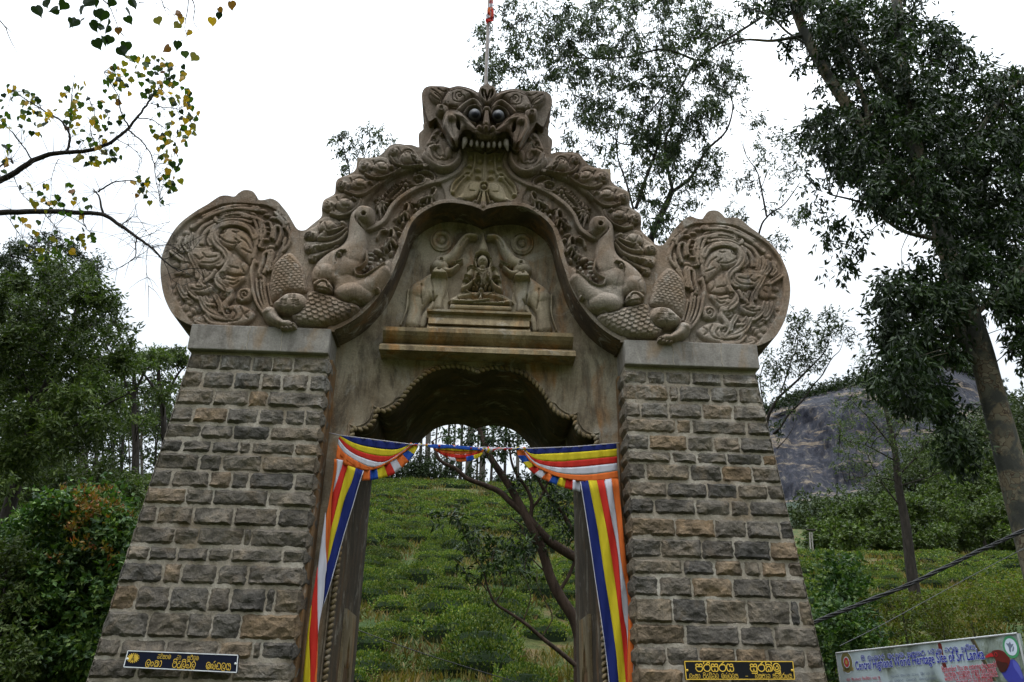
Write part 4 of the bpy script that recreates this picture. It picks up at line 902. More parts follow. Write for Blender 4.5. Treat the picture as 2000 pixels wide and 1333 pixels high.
moulding('cornice', [(YP, zt_), (.13, zt_), (.13, zt_-.05), (.16, zt_-.09), (.20, zm-.02), (.25, zm-.05), (.27, zb_), (YP, zb_)], -xa, xa, M['ochre'], gate)
moulding('cornice', [(YP, zb_-.002), (.25, zb_-.002), (.19, zb_-.04), (.12, zl+.055), (.12, zl), (YP, zl)], -xb, xb, M['ochre'], gate)
def ped(name, y0, y1, xl_, xr_, out_, yy):
    z0_, z1_ = zE(y1, out_), zE(y0, out_); a_ = (abs(xE(xl_, yy, out_))+abs(xE(xr_, yy, out_)))/2
    return z0_, z1_, a_
z0_, z1_, a_ = ped('', 868, 925, 400, 1250, .2, 880); zA0 = z0_
moulding('pedestal', [(YP, z1_), (.18, z1_), (.18, z1_-.03), (.235, z0_+.05), (.24, z0_), (YP, z0_)], -a_, a_, M['ochre'], gate)
z2_, z3_, a2 = ped('', 945, 985, 412, 1235, .2, 960)
moulding('pedestal', [(YP, z0_-.002), (.22, z0_-.002), (.20, z2_+.05), (.18, z2_), (YP, z2_)], -a2, a2, M['ochre'], gate)
z4_, z5_, a3 = ped('', 990, 1015, 402, 1240, .2, 1000)
moulding('pedestal', [(YP, z2_-.002), (.235, z2_-.002), (.17, zt_+.02), (.17, zt_+.001), (YP, zt_+.001)], -a3, a3, M['ochre'], gate)
Re = Relief((-1.35, 0., 5.5, 8.5), .0085, YP); Re.gh = .12; Re.crop(*CE)
Re.poly([(420, 560), (350, 600), (270, 650), (240, 720), (236, 850), (212, 985), (322, 1000), (352, 860), (440, 765), (445, 850), (525, 855), (555, 700), (562, 590), (520, 560)], .09, 60)
Re.poly([(335, 995), (350, 900), (390, 850), (440, 780), (450, 830), (400, 900), (380, 1000)], .05, 20); Re.poly([(520, 860), (520, 720), (560, 700), (575, 860)], .05, 15)
Re.blob((330, 700), 100, 90, .115); Re.blob((490, 480), 84, 70, .17); Re.ridge([(490, 560), (450, 640), (430, 700)], (70, 80), .10)
Re.ridge([(500, 450), (580, 420), (640, 350), (685, 280), (730, 245), (790, 248)], (62, 22), .13); Re.ridge([(520, 520), (580, 530), (645, 490)], (42, 16), .13)
Re.ridge([(590, 470), (640, 455), (680, 440)], 8, .14); Re.ridge([(600, 480), (650, 472), (678, 455)], 7, .12)
Re.poly([(425, 575), (478, 528), (552, 568), (548, 590), (440, 585)], .21, 12); Re.blob((490, 552), 16, 10, -.06, 0, 'add'); Re.ring((508, 445), 16, 5, .18); Re.ridge([(238, 690), (222, 850), (175, 975)], (12, 8), .05)
for p in [[(440, 700), (445, 760), (470, 740)], [(345, 640), (340, 720), (350, 800)], [(430, 590), (438, 680), (440, 740)], [(550, 590), (545, 700), (520, 770), (515, 840)], [(690, 290), (660, 340)], [(720, 262), (700, 280)]]: Re.groove(p, 5, .03)
for x in (232, 262, 292): Re.blob((x, 990), 14, 10, .12)
for x in (455, 485, 515): Re.blob((x, 850), 14, 10, .12)
eleO = [(410, 520), (420, 455), (500, 410), (570, 390), (620, 340), (670, 260), (730, 215), (830, 230), (830, 270), (760, 275), (710, 330), (670, 420), (690, 440), (660, 500), (600, 550), (570, 600), (572, 720), (585, 862), (440, 862), (455, 800), (410, 880), (385, 1003), (205, 1003), (165, 985), (210, 860), (228, 700), (260, 640), (340, 590), (400, 560)]
Re.mesh('elephant', eleO, M['niche'], gate, 'copy', edge=.02)
Rs = Relief((-1.1, -.3, 7., 8.4), .0085, YP); Rs.crop(*CE)
Rs.ring((510, 285), 88, 9, .03); Rs.ring((510, 285), 62, 22, .05); Rs.blob((510, 285), 34, 34, .045); Rs.groove([(495, 262), (520, 285), (495, 308)], 7, .02)
Rs.mesh('medallion', [(510+105*math.cos(a), 285+105*math.sin(a)) for a in np.linspace(0, 2*math.pi, 16, endpoint=False)], M['panel'], gate, 'copy', edge=.012)
# seated figure with folded legs and raised hands (full width, not mirrored)
Rf = Relief((-.75, .75, 5.9, 8.2), .0065, YP); Rf.gh = .17; Rf.crop(*CG)
Rf.poly([(625, 378), (662, 230), (690, 140), (718, 230), (748, 378)], .10, 50); Rf.ridge([(606, 392), (650, 372), (690, 378), (735, 384), (760, 402)], 15, .18)
Rf.blob((684, 460), 76, 88, .19); Rf.ridge([(686, 425), (684, 465)], (6, 11), .215)
for x in (672, 695): Rf.blob((x, 470), 8, 7, .205)
Rf.groove([(632, 436), (652, 428), (672, 436)], 5, .02); Rf.groove([(703, 438), (724, 430), (746, 438)], 5, .02); Rf.groove([(660, 487), (684, 492), (708, 487)], 5, .02); Rf.ridge([(665, 482), (684, 479), (705, 482)], 5, .198); Rf.ridge([(668, 497), (684, 501), (700, 497)], 6, .195)
Rf.ridge([(594, 430), (600, 490), (608, 560)], 15, .11); Rf.ridge([(775, 440), (778, 500), (762, 565)], 15, .11); Rf.ring((598, 450), 18, 6, .14); Rf.ring((778, 462), 18, 6, .14)
Rf.blob((682, 548), 52, 34, .14)
Rf.poly([(510, 590), (560, 545), (640, 560), (690, 575), (770, 555), (840, 590), (862, 650), (800, 780), (740, 800), (640, 800), (588, 770), (540, 680)], .14, 80)
for p in [[(600, 555), (640, 590), (690, 600), (745, 580)], [(590, 570), (640, 615), (690, 640), (740, 600)]]: Rf.ridge(p, 7, .165)
Rf.ridge([(545, 600), (500, 690), (455, 795)], (58, 46), .17); Rf.ridge([(450, 805), (520, 765), (600, 695)], (42, 28), .21); Rf.blob((612, 665), 44, 36, .235, 30)
for k in range(3): Rf.ridge([(600+k*8, 648+k*14), (640+k*4, 635+k*15), (655, 650+k*12)], 8, .255)
Rf.ridge([(835, 610), (868, 700), (888, 810)], (58, 46), .17); Rf.ridge([(885, 815), (815, 765), (765, 690)], (42, 28), .21); Rf.blob((745, 660), 40, 46, .235, -10)
for k in range(4): Rf.ridge([(722+k*15, 650), (720+k*14, 590+abs(k-1.5)*6)], 7, .25)
for p in [[(470, 650), (510, 655), (555, 668)], [(448, 712), (490, 712), (530, 728)], [(795, 672), (840, 662), (888, 680)], [(805, 720), (850, 715), (905, 728)], [(545, 700), (580, 730), (590, 745)], [(755, 725), (780, 715), (795, 700)]]: Rf.ridge(p, 8, .225)
for p in [[(505, 590), (540, 570), (590, 575)], [(500, 565), (545, 540), (600, 545)], [(790, 590), (830, 590), (860, 610)], [(780, 560), (820, 560), (860, 590)]]: Rf.ridge(p, 9, .19)
Rf.ridge([(690, 640), (672, 720), (660, 780)], 9, .175)
for c in ((600, 768), (630, 755), (665, 768), (700, 758), (735, 765), (765, 795), (575, 795), (615, 790), (715, 790)): Rf.blob(c, 24, 18, .19)
Rf.blob((664, 822), 42, 34, .225); Rf.groove([(640, 825), (664, 812), (688, 825)], 6, .03)
for p in [[(490, 835), (540, 870), (590, 895), (630, 880), (650, 850)], [(680, 870), (720, 895), (770, 875), (825, 850)]]: Rf.ridge(p, 13, .20)
Rf.ridge([(662, 850), (655, 925)], (16, 28), .21)
for k in (-10, 0, 10): Rf.groove([(662+k*.6, 865), (655+k, 920)], 3, .02)
Rf.poly([(480, 830), (560, 850), (760, 850), (830, 850), (960, 905), (1040, 960), (1035, 1010), (660, 1010), (290, 1000), (285, 940), (360, 895)], .13, 60)
Rf.ridge([(560, 880), (430, 900), (345, 945)], 50, .18); Rf.ridge([(345, 955), (450, 962), (600, 962), (765, 940)], (50, 15), .235); Rf.ridge([(770, 885), (900, 910), (985, 960)], 50, .18); Rf.ridge([(985, 972), (880, 985), (760, 985), (560, 992)], (46, 10), .22)
for x in (400, 480, 560, 850, 920): Rf.groove([(x-15, 925), (x+4, 960), (x+8, 1000)], 4, .02)
for p in [[(330, 900), (450, 870), (540, 855)], [(320, 915), (440, 890), (560, 870)], [(800, 865), (900, 895), (1000, 930)], [(790, 880), (890, 910), (1000, 950)]]: Rf.groove(p, 4, .018)
figO = [(670, 190), (690, 135), (712, 190), (752, 370), (800, 450), (800, 540), (850, 560), (900, 690), (925, 830), (960, 900), (1045, 945), (1048, 1000), (1020, 1015), (660, 1018), (300, 1005), (275, 985), (285, 930), (400, 880), (420, 800), (450, 680), (500, 560), (570, 530), (575, 440), (600, 380), (630, 340)]
Rf.mesh('seated_figure', figO, M['niche'], gate, 'none', edge=.02)
cs = MB(); zc0, zc1 = at(CG[0]+660/CG[2], CG[1]+1062/CG[2], .2).z, at(CG[0]+660/CG[2], CG[1]+1002/CG[2], .2).z
xl_, xr_ = at(CG[0]+290/CG[2], CG[1]+1020/CG[2], .2).x, at(CG[0]+1030/CG[2], CG[1]+1040/CG[2], .2).x
cs.box(xl_, xr_, .2, YP, zc0, zc1); c_ = cs.build('cushion', M['ochre'], gate); bev(c_.data, .03, 3)

# ================================================================== SIGNS AND BANNERS
GL = {'pa': ([[(.1,.35),(.03,.12),(.2,0),(.4,.05),(.5,.28),(.6,.05),(.8,0),(.97,.12),(.9,.35)],[(.1,.35),(.5,.36),(.9,.35)],[(.08,.38),(0,.6),(.2,.93),(.5,1),(.8,.93),(1,.6),(.9,.38)]],1.),
 'ra': ([[(.78,-.25),(.55,-.1),(.3,.12)],[(.3,.12),(.8,.1),(1,.42),(.88,.82),(.5,1),(.12,.82),(0,.45),(.3,.08)]],1.),
 'sa': ([[(.1,.35),(.03,.12),(.2,0),(.4,.05),(.5,.28),(.6,.05),(.8,0),(.97,.12),(.9,.35)],[(.1,.35),(.9,.35)],[(.08,.38),(0,.65),(.15,.95),(.42,.98),(.5,.62)],[(.5,.62),(.58,.98),(.88,.95),(1,.62),(.9,.38)]],1.),
 'ya': ([[(.45,.12),(.2,0),(0,.35),(.1,.85),(.38,1),(.5,.65)],[(.5,.65),(.62,1),(.92,.93),(1,.58),(.9,.35),(.52,.35),(.45,.15),(.62,0),(.88,.06),(.92,.35)]],1.),
 'ka': ([[(0,.7),(.12,.98),(.36,.98),(.42,.68)],[(.42,.68),(.48,.96),(.7,.95),(.76,.6),(.58,.32),(.3,.36),(0,.7)],[(.12,.34),(.08,.1),(.28,.05),(.6,.08),(.9,.2),(1,.55),(.88,.92),(.7,.96)]],1.),
 'ma': ([[(.0,.2),(.3,-.06),(.7,-.05),(1,.3),(.95,.75),(.6,1),(.2,.9),(0,.55),(.12,.25)],[(.25,.4),(.32,.72),(.65,.72),(.76,.42),(.56,.2),(.5,.42)]],1.),
 'la': ([[(.92,.9),(.6,1.18),(.15,1.02),(0,.5),(.2,.05),(.6,-.08),(.95,.2),(.95,.6),(.7,.82),(.4,.72),(.36,.45),(.6,.36)]],1.),
 'ng': ([[(.5,.25),(.15,.35),(.1,.75),(.4,.98),(.75,.8),(.8,.42),(.5,.25)]],.7),
 'aa': ([[(.1,.1),(.5,.02),(.82,.42),(.6,.92),(.1,1)]],.55),
 'va': ([[(.3,.3),(.55,.3),(.6,.08),(.35,0),(.1,.2),(0,.6),(.2,.95),(.6,1),(.95,.75),(.95,.3),(.75,.05)]],.9),
 'da': ([[(.8,.05),(.45,0),(.4,.28),(.7,.32)],[(.42,.28),(.05,.5),(.1,.9),(.5,1),(.85,.9)]],.8),
 'ba': ([[(.3,.45),(0,.55),(.05,.9),(.4,1),(.85,.92),(1,.5),(.85,.02),(.45,-.12),(.1,.08)],[(.3,.45),(.5,.5),(.42,.8)]],.95),
 'na': ([[(0,.5),(.1,.2),(.35,.25),(.4,.6),(.2,.9)],[(0,.5),(.02,.95)],[(.4,.6),(.55,.95),(.88,.92),(1,.45),(.85,.1)],[(.62,.3),(.72,.6)]],1.05),
 'dd': ([[(.35,.3),(.05,.3),(.05,.55),(.4,.5)],[(.05,.55),(.1,.9),(.5,.92),(.55,.75)],[(.55,.92),(.9,.92),(1,.5),(.82,.05),(.4,-.05),(.15,.08)]],1.),
 'ta': ([[(.05,.6),(.2,.95),(.55,.9),(.5,.55),(.25,.5),(.05,.65)],[(.1,.2),(.5,.02),(.9,.2),(1,.6),(.8,.98)]],.9),
 'e': ([[(.4,.25),(.1,.4),(.1,.8),(.5,1),(.75,.7),(.5,.4)],[(.5,.1),(.2,.1),(0,.5)]],.6), '-': ([[(0,.5),(1,.5)]],.9), ' ': ([],.7), '_': ([],2.2)}
MD = {'i': [[(.05,.02),(.12,-.26),(.5,-.38),(.86,-.26),(.92,.02)]], 'u': [[(.95,.5),(.98,1.22)],[(.98,1.24),(.15,1.24)]], 'h': [[(.55,.02),(.62,-.2),(.9,-.32)]], 'y': [[(.9,.2),(1.3,.4),(1.1,.9)]]}
def glyphs(text):
    """tokens like 'ra+i sa' -> strokes in a running unit line"""
    x = 0; out = []
    for tk in text.split('|'):
        b_, *ms = tk.split('+'); st, w = GL[b_]
        for s_ in st+[q for m in ms for q in MD[m]]: out.append([(x+px*(w if w < 1 else 1), py) for px, py in s_])
        x += w+.14
    return out, x
def ribbon(strokes, place, half, mb):
    for st in strokes:
        C = catmull([(p[0], p[1]) for p in st], 4) if len(st) > 2 else np.array(st, float)
        n = len(C); V = []
        for i in range(n):
            t = C[min(i+1, n-1)]-C[max(i-1, 0)]; t = t/(np.hypot(*t)+1e-9); nn = np.array([-t[1], t[0]])*half
            V += [place(*(C[i]+nn)), place(*(C[i]-nn))]
        mb.add(V, [(2*i, 2*i+1, 2*i+3, 2*i+2) for i in range(n-1)])
def signboard(TL, TR, BL, BR, matl, label, border_mat, lines, y=-.115, th=.035, border=.0042):
    tl, tr, bl_, br_ = [at(*p, y) for p in (TL, TR, BL, BR)]
    root = empty('signboard', tuple((bl_+br_)/2), label, 'sign')
    V = [bl_, br_, tr, tl]+[v+Vector((0, th, 0)) for v in (bl_, br_, tr, tl)]
    me = pymesh('board', V, [(0, 1, 2, 3), (7, 6, 5, 4), (0, 4, 5, 1), (1, 5, 6, 2), (2, 6, 7, 3), (3, 7, 4, 0)]); fixn(me)
    link(me, 'board', root, matl)
    def place(u, v, off=.003): p = tl*(1-u)*(1-v)+tr*u*(1-v)+bl_*(1-u)*v+br_*u*v; return p+Vector((0, -off, 0))
    asp = (tr-tl).length/(tl-bl_).length; mb = MB(); b_ = border/(tl-bl_).length; bu = b_/asp; m = b_*1.2; mu = m/asp
    for (a, c) in (((mu, m), (1-mu, m)), ((1-mu, m), (1-mu, 1-m)), ((1-mu, 1-m), (mu, 1-m)), ((mu, 1-m), (mu, m))):
        if a[1] == c[1]: V = [place(a[0], a[1]-b_), place(c[0], c[1]-b_), place(c[0], c[1]+b_), place(a[0], a[1]+b_)]
        else: V = [place(a[0]-bu, a[1]), place(a[0]+bu, a[1]), place(c[0]+bu, c[1]), place(c[0]-bu, c[1])]
        mb.add(V, [(0, 1, 2, 3)])
    mb.build('border', border_mat, root)
    for (text, u0, u1, v0, v1, half) in lines:
        st, w = glyphs(text); mb = MB()
        pl_ = lambda x, y_: place(u0+(u1-u0)*x/w, v0+(v1-v0)*y_, .005)
        ribbon(st, lambda x, y_: pl_(x, y_), half, mb); mb.build('lettering', M['gold'], root)
    for uu, vv_ in ((.02, .5), (.98, .5)):
        q = place(uu, vv_, .004); e = MB(); e.ell(q, (.012, .008, .012), 8, 5); e.build('bolt', border_mat, root, True)
    return root, place
sg, pl_ = signboard((249.4, 1270.3), (465.7, 1279), (240.3, 1304), (463, 1315), M['navy'], 'tilted navy signboard with sun emblem and yellow lettering on the left pier', M['white'],
  [('ba|da+i|sa|va|ma|_|ba|aa|_|sa+u|ra+i|la|ma', .28, .65, .20, .40, .055), ('la|ng|ka|aa|_|va+i|da+u|la+i|ba|la|_|ma|na+h|dd|la|ya', .19, .945, .52, .86, .062)])
mb = MB(); n = 28; cc = (.068, .44); ra_ = .055; V = [pl_(cc[0], cc[1], .004)]
for i in range(n): a = 2*math.pi*i/n; V.append(pl_(cc[0]+ra_*.78*math.cos(a), cc[1]+ra_*.78*5.1*math.sin(a), .004))
mb.add(V, [(0, i+1, (i+1) % n+1) for i in range(n)])
for i in range(18):
    a = 2*math.pi*i/18; b_ = a+.16; mb.add([pl_(cc[0]+ra_*r*math.cos(t), cc[1]+ra_*5.1*r*math.sin(t), .0045) for r, t in ((.76, a-.1), (.76, a+.12), (1.06, b_), (1.0, b_-.14))], [(0, 1, 2, 3)])
em = mb.build('sun_emblem', M['gold'], sg)
mb = MB()
for st in ([(.068-.018, .7), (.068+.004, .2)], [(.068+.018, .7), (.068-.004, .2)], [(.045, .33), (.091, .33)], [(.045, .45), (.091, .45)], [(.055, .6), (.078, .45)], [(.081, .6), (.058, .45)]): ribbon([st], lambda x, y_: pl_(x, y_, .006), .0022, mb)
mb.build('pylon_mark', M['navy'], em)
signboard((1336, 1291), (1549, 1291.5), (1339.5, 1328.5), (1553, 1328), M['black'], 'black signboard with two lines of golden lettering on the right pier', M['gold'],
  [('pa|ra+i|sa|ra|ya|_|sa+u|ra|ka+i|ma+u', .10, .88, .17, .56, .068), ('la|ng|ka|aa| |va+i|da+u|la+i|ba|la| |ma|na+h|dd|la|ya|_|-|_|la|ka+y|pa|aa|ta| |sa|ng|ka+i|ra+h|na|ya', .035, .975, .70, .92, .058)])

# heritage billboard, lower right
bz = at(1633, 1276, .4); TLb = bz; TRb = atz(1987, 1237.5, bz.z); ux = (TRb-TLb); BW = ux.length; ux.normalize(); BN = Vector((ux.y, -ux.x, 0)); BH = 1.45
bb = empty('billboard', (TLb.x+ux.x*BW/2, TLb.y+ux.y*BW/2, 0), 'printed heritage site billboard with blue title and red headed bird', 'billboard')
def bp(u, v, off=0.): return TLb+ux*(u*BW)+Vector((0, 0, -v*BH))+BN*off
def mk_print():
    m, t, b = mat('printed_photo', rough=.35, spec=.4)
    g = ramp(t, nz(t, 5.5, 10, .75, 'Position', .6), [(.3, (.02, .028, .02)), (.45, (.08, .10, .075)), (.56, (.19, .22, .18)), (.7, (.42, .48, .50))])
    sk = ramp(t, nz(t, 1.15, 3, .5, 'Position', .2), [(.44, g3(0)), (.56, g3(.85))])
    t.links.new(mix(t, g, (.40, .47, .52), sk), b.inputs['Base Color']); return m
me = pymesh('panel', [bp(0, 0), bp(1, 0), bp(1, 1), bp(0, 1), bp(0, 0, -.03), bp(1, 0, -.03), bp(1, 1, -.03), bp(0, 1, -.03)], [(0, 1, 2, 3), (7, 6, 5, 4), (0, 4, 5, 1), (1, 5, 6, 2), (2, 6, 7, 3), (3, 7, 4, 0)]); fixn(me)
pan = link(me, 'panel', bb, mk_print())
M['alu'] = mk_simple('aluminium_edge', (.35, .35, .36), .4, .5)
fr = MB()
for a, c in (((0, 0), (1, 0)), ((1, 0), (1, 1)), ((1, 1), (0, 1)), ((0, 1), (0, 0))): fr.tube([bp(*a, .0), bp(*c, .0)], .008, 6)
fr.build('frame', M['alu'], bb)
for u in (.12, .5, .88):
    q = MB(); p0 = bp(u, -.0, -.06); q.tube([Vector((p0.x, p0.y, -.1)), p0+Vector((0, 0, -.02))], .03, 8); q.build('post', M['pole'], bb, True)
INK = {k: mk_simple('ink_'+k, c, .4, .3, .08) for k, c in dict(blue=(.018, .022, .30), white=(.55, .60, .72), red=(.42, .03, .04), pale=(.34, .40, .50), grey=(.14, .17, .24), maroon=(.12, .018, .015), darkred=(.05, .016, .014), beak=(.42, .025, .03), violet=(.045, .05, .30), violet2=(.09, .10, .42), green=(.06, .26, .12), gold=(.38, .27, .06), olive=(.16, .14, .05), bark=(.06, .05, .035)).items()}
def flat(name, pts, m, off, smooth=True):
    P = catmull(pts, 4, True) if smooth else np.array(pts); me = pymesh(name, [bp(u, v, off) for u, v in P], [tuple(range(len(P)))]); 
    bm = bmesh.new(); bm.from_mesh(me); bmesh.ops.triangulate(bm, faces=bm.faces); bm.to_mesh(me); bm.free(); return link(me, name, bb, m)
asp = BW/BH
def disc(name, c, r, m, off): return flat(name, [(c[0]+r*math.cos(a), c[1]+r*asp*math.sin(a)) for a in np.linspace(0, 2*math.pi, 12, endpoint=False)], m, off)
# photograph px -> board (u, v)
def uv(px, py):
    d = ray(px, py); o = Vector((CX, CY, CZ)); t = (TLb-o).dot(BN)/d.dot(BN); p = o+d*t-TLb; return (p.dot(ux)/BW, -p.z/BH)
cI = (1630, 1245, 10.); cJ = (1810, 1235, 10.526)
def U(c, pts): return [uv(*q) for q in tosrc(c, pts)]
def text3(body, pA, pB, hgt, m, off, bold, c):
    (u0, v0), (u1, v1) = U(c, [pA, pB]); cu = bpy.data.curves.new('text', 'FONT'); cu.body = body; cu.offset = bold; cu.resolution_u = 2
    ob = bpy.data.objects.new('text', cu); COL.objects.link(ob); dg = bpy.context.evaluated_depsgraph_get(); me = bpy.data.meshes.new_from_object(ob.evaluated_get(dg)); bpy.data.objects.remove(ob)
    xs_ = [v.co.x for v in me.vertices]; w = max(xs_)-min(xs_); x0_ = min(xs_); sc_ = (u1-u0)*BW/w; hv = hgt
    for v in me.vertices:
        f_ = (v.co.x-x0_)/w; p = bp(u0+(u1-u0)*f_, v0+(v1-v0)*f_, off)+Vector((0, 0, v.co.y*hv)); v.co = p
    return me
def word(body, pA, pB, hgt, ink, out_, c, name='lettering', b0=.008, b1=.036):
    link(text3(body, pA, pB, hgt, ink, .006, b0, c), name, bb, ink)
    if out_: link(text3(body, pA, pB, hgt, out_, .004, b1, c), 'lettering_outline', bb, out_)
for pA, pB, txt, c in (((430, 640), (2945, 420), 'Central Highland World Heritage Site of Sri Lanka', cI),): word(txt, pA, pB, .118, INK['blue'], INK['white'], c, b0=.012, b1=.045)
word('Remember You are entering the world', (335, 820), (1450, 722), .066, INK['red'], INK['white'], cJ)
word('heritage recognize virgin rain forest', (385, 915), (1450, 820), .066, INK['red'], INK['white'], cJ)
word("within it's environs is the sacrosanct", (390, 1010), (1480, 912), .066, INK['red'], INK['white'], cJ)
word('footprint of the BUDDHA', (640, 1085), (1380, 1030), .066, INK['red'], INK['white'], cJ)
def sinh(text, pA, pB, h_px, ink, out_, c, half=.062):
    st, w = glyphs(text); (u0, v0), (u1, v1) = U(c, [pA, pB]); hv = h_px/c[2]*.0051/BH*1.
    hv = abs(U(c, [(pA[0], pA[1]+h_px)])[0][1]-v0)
    for ink_, off, hf in ((ink, .006, half), (out_, .004, half*1.9)):
        if ink_ is None: continue
        mb = MB(); ribbon(st, lambda x, y_: bp(u0+(u1-u0)*x/w, v0+(v1-v0)*x/w+hv*y_, off), hf, mb); mb.build('lettering', ink_, bb)
sinh('sa+i| |la|ng|ka|aa|va+h| |ma|da|ka|ma| |ka|sa+u|ka|ra', (525, 385), (1780, 268), 75, INK['blue'], INK['white'], cI)
sinh('e|la+h|aa|ka| |ba|ra+u|ma| |na+u|ma+i|ya', (30, 372), (1005, 268), 78, INK['blue'], INK['white'], cJ)
sinh('sa|ba| |pa+i|na|ya|na|ya| |ma+i|na|pa+i|ya|aa| |na|ya| |sa+u', (245, 810), (900, 765), 42, INK['red'], INK['white'], cI)
sinh('sa+i|na|ya|ba| |ma|na+i|aa', (640, 890), (950, 868), 42, INK['red'], INK['white'], cI)
sinh('aa|na+u|ta|ba| |sa|na|aa|pa| |ba|aa|na| |ma+i|da|aa|ta| |ba', (1095, 745), (1960, 680), 40, INK['grey'], None, cI)
sinh('ba| |na+i|ma|aa|da| |ba|na|va|da| |ma|na|da+u|ba|va|ta', (1090, 840), (2000, 775), 40, INK['grey'], None, cI)
# printed trunk, crest, round badge, bird
flat('printed_trunk', U(cJ, [(885, 132), (955, 125), (1130, 430), (1260, 690), (1420, 1010), (1330, 1010), (1180, 690), (1050, 430)]), INK['bark'], .0015, False)
flat('printed_trunk', U(cJ, [(950, 130), (972, 130), (1275, 690), (1440, 1010), (1425, 1010), (1260, 690)]), INK['olive'], .002, False)
flat('printed_trunk', U(cJ, [(230, 250), (300, 250), (350, 500), (420, 760), (340, 760), (300, 520)]), INK['maroon'], .0015)
c0 = U(cI, [(240, 490)])[0]; r0_ = abs(U(cI, [(358, 490)])[0][0]-c0[0])
disc('crest', c0, r0_, INK['white'], .002); disc('crest', c0, r0_*.92, INK['olive'], .003); disc('crest', c0, r0_*.5, INK['white'], .004); disc('crest', c0, r0_*.42, INK['red'], .005); disc('crest', c0, r0_*.2, INK['gold'], .006)
flat('crest_base', U(cI, [(180, 590), (370, 585), (375, 650), (170, 660)]), INK['gold'], .003, False)
for q in ((195, 632), (338, 622)): disc('crest', U(cI, [q])[0], r0_*.17, INK['olive'], .005)
flat('crest_top', U(cI, [(200, 380), (205, 345), (225, 335), (250, 350), (255, 380)]), INK['olive'], .0035)
c1 = U(cJ, [(1735, 305)])[0]; r1_ = abs(U(cJ, [(1900, 300)])[0][0]-c1[0])
disc('round_badge', c1, r1_, INK['green'], .002); disc('round_badge', c1, r1_*.76, INK['white'], .003)
flat('badge_figure', U(cJ, [(1640, 230), (1690, 235), (1720, 200), (1745, 250), (1790, 240), (1770, 300), (1745, 330), (1740, 415), (1705, 380), (1690, 310)]), INK['grey'], .004)
flat('badge_figure', U(cJ, [(1790, 290), (1805, 330), (1790, 395), (1765, 390), (1775, 330)]), INK['grey'], .004)
flat('bird_body', U(cJ, [(1700, 600), (1790, 560), (1880, 640), (1940, 760), (1990, 900), (2010, 1060), (1800, 1090), (1640, 980), (1560, 860), (1520, 790), (1620, 760)]), INK['violet'], .003)
flat('bird_wing', U(cJ, [(1780, 580), (1880, 650), (1950, 790), (1990, 930), (1960, 960), (1880, 840), (1800, 720)]), INK['violet2'], .004)
flat('bird_head', U(cJ, [(1350, 400), (1420, 370), (1500, 368), (1590, 400), (1660, 470), (1720, 560), (1700, 680), (1640, 790), (1560, 830), (1490, 760), (1440, 640), (1410, 540), (1370, 510), (1330, 490)]), INK['maroon'], .005)
flat('bird_breast', U(cJ, [(1460, 590), (1560, 620), (1680, 650), (1640, 790), (1560, 830), (1490, 760)]), INK['darkred'], .006)
flat('bird_beak', U(cJ, [(1218, 500), (1270, 455), (1340, 428), (1385, 500), (1300, 512), (1235, 528)]), INK['beak'], .006)
disc('bird_eye', U(cJ, [(1437, 460)])[0], r1_*.2, INK['beak'], .007); disc('bird_eye', U(cJ, [(1437, 460)])[0], r1_*.13, INK['darkred'], .008)

# banners of five coloured stripes
def mk_cloth(name, c):
    m, t, b = mat(name, c, .75, .15)
    t.links.new(ramp(t, nz(t, 3, 4, .5, 'Position'), [(.3, tuple(v*.85 for v in c)), (.7, c)]), b.inputs['Base Color'])
    w = t.nodes.new('ShaderNodeTexWave'); w.inputs['Scale'].default_value = 3.; w.inputs['Distortion'].default_value = 6.; w.inputs['Detail'].default_value = 2
    g = t.nodes.new('ShaderNodeNewGeometry'); t.links.new(g.outputs['Position'], w.inputs['Vector']); bump(t, b, [(w.outputs['Fac'], .35, .012)])
    tr = t.nodes.new('ShaderNodeBsdfTranslucent'); tr.inputs['Color'].default_value = (*c, 1)
    ms = t.nodes.new('ShaderNodeMixShader'); ms.inputs[0].default_value = .25; t.links.new(b.outputs[0], ms.inputs[1]); t.links.new(tr.outputs[0], ms.inputs[2]); t.links.new(ms.outputs[0], t.nodes['Material Output'].inputs['Surface']); return m
CL = {'N': mk_cloth('cloth_navy', (.012, .022, .14)), 'B': mk_cloth('cloth_blue', (.02, .08, .38)), 'Y': mk_cloth('cloth_yellow', (.58, .46, .02)), 'R': mk_cloth('cloth_red', (.52, .028, .018)), 'W': mk_cloth('cloth_white', (.55, .54, .60)), 'O': mk_cloth('cloth_orange', (.66, .15, .03))}
CK = list(CL)
def resamp(P, n):
    C = catmull(P, 6) if len(P) > 2 else np.array(P, float); d = np.r_[0, np.cumsum(np.hypot(*np.diff(C, axis=0).T))]; t = np.linspace(0, d[-1], n)
    return np.stack([np.interp(t, d, C[:, 0]), np.interp(t, d, C[:, 1])], 1)
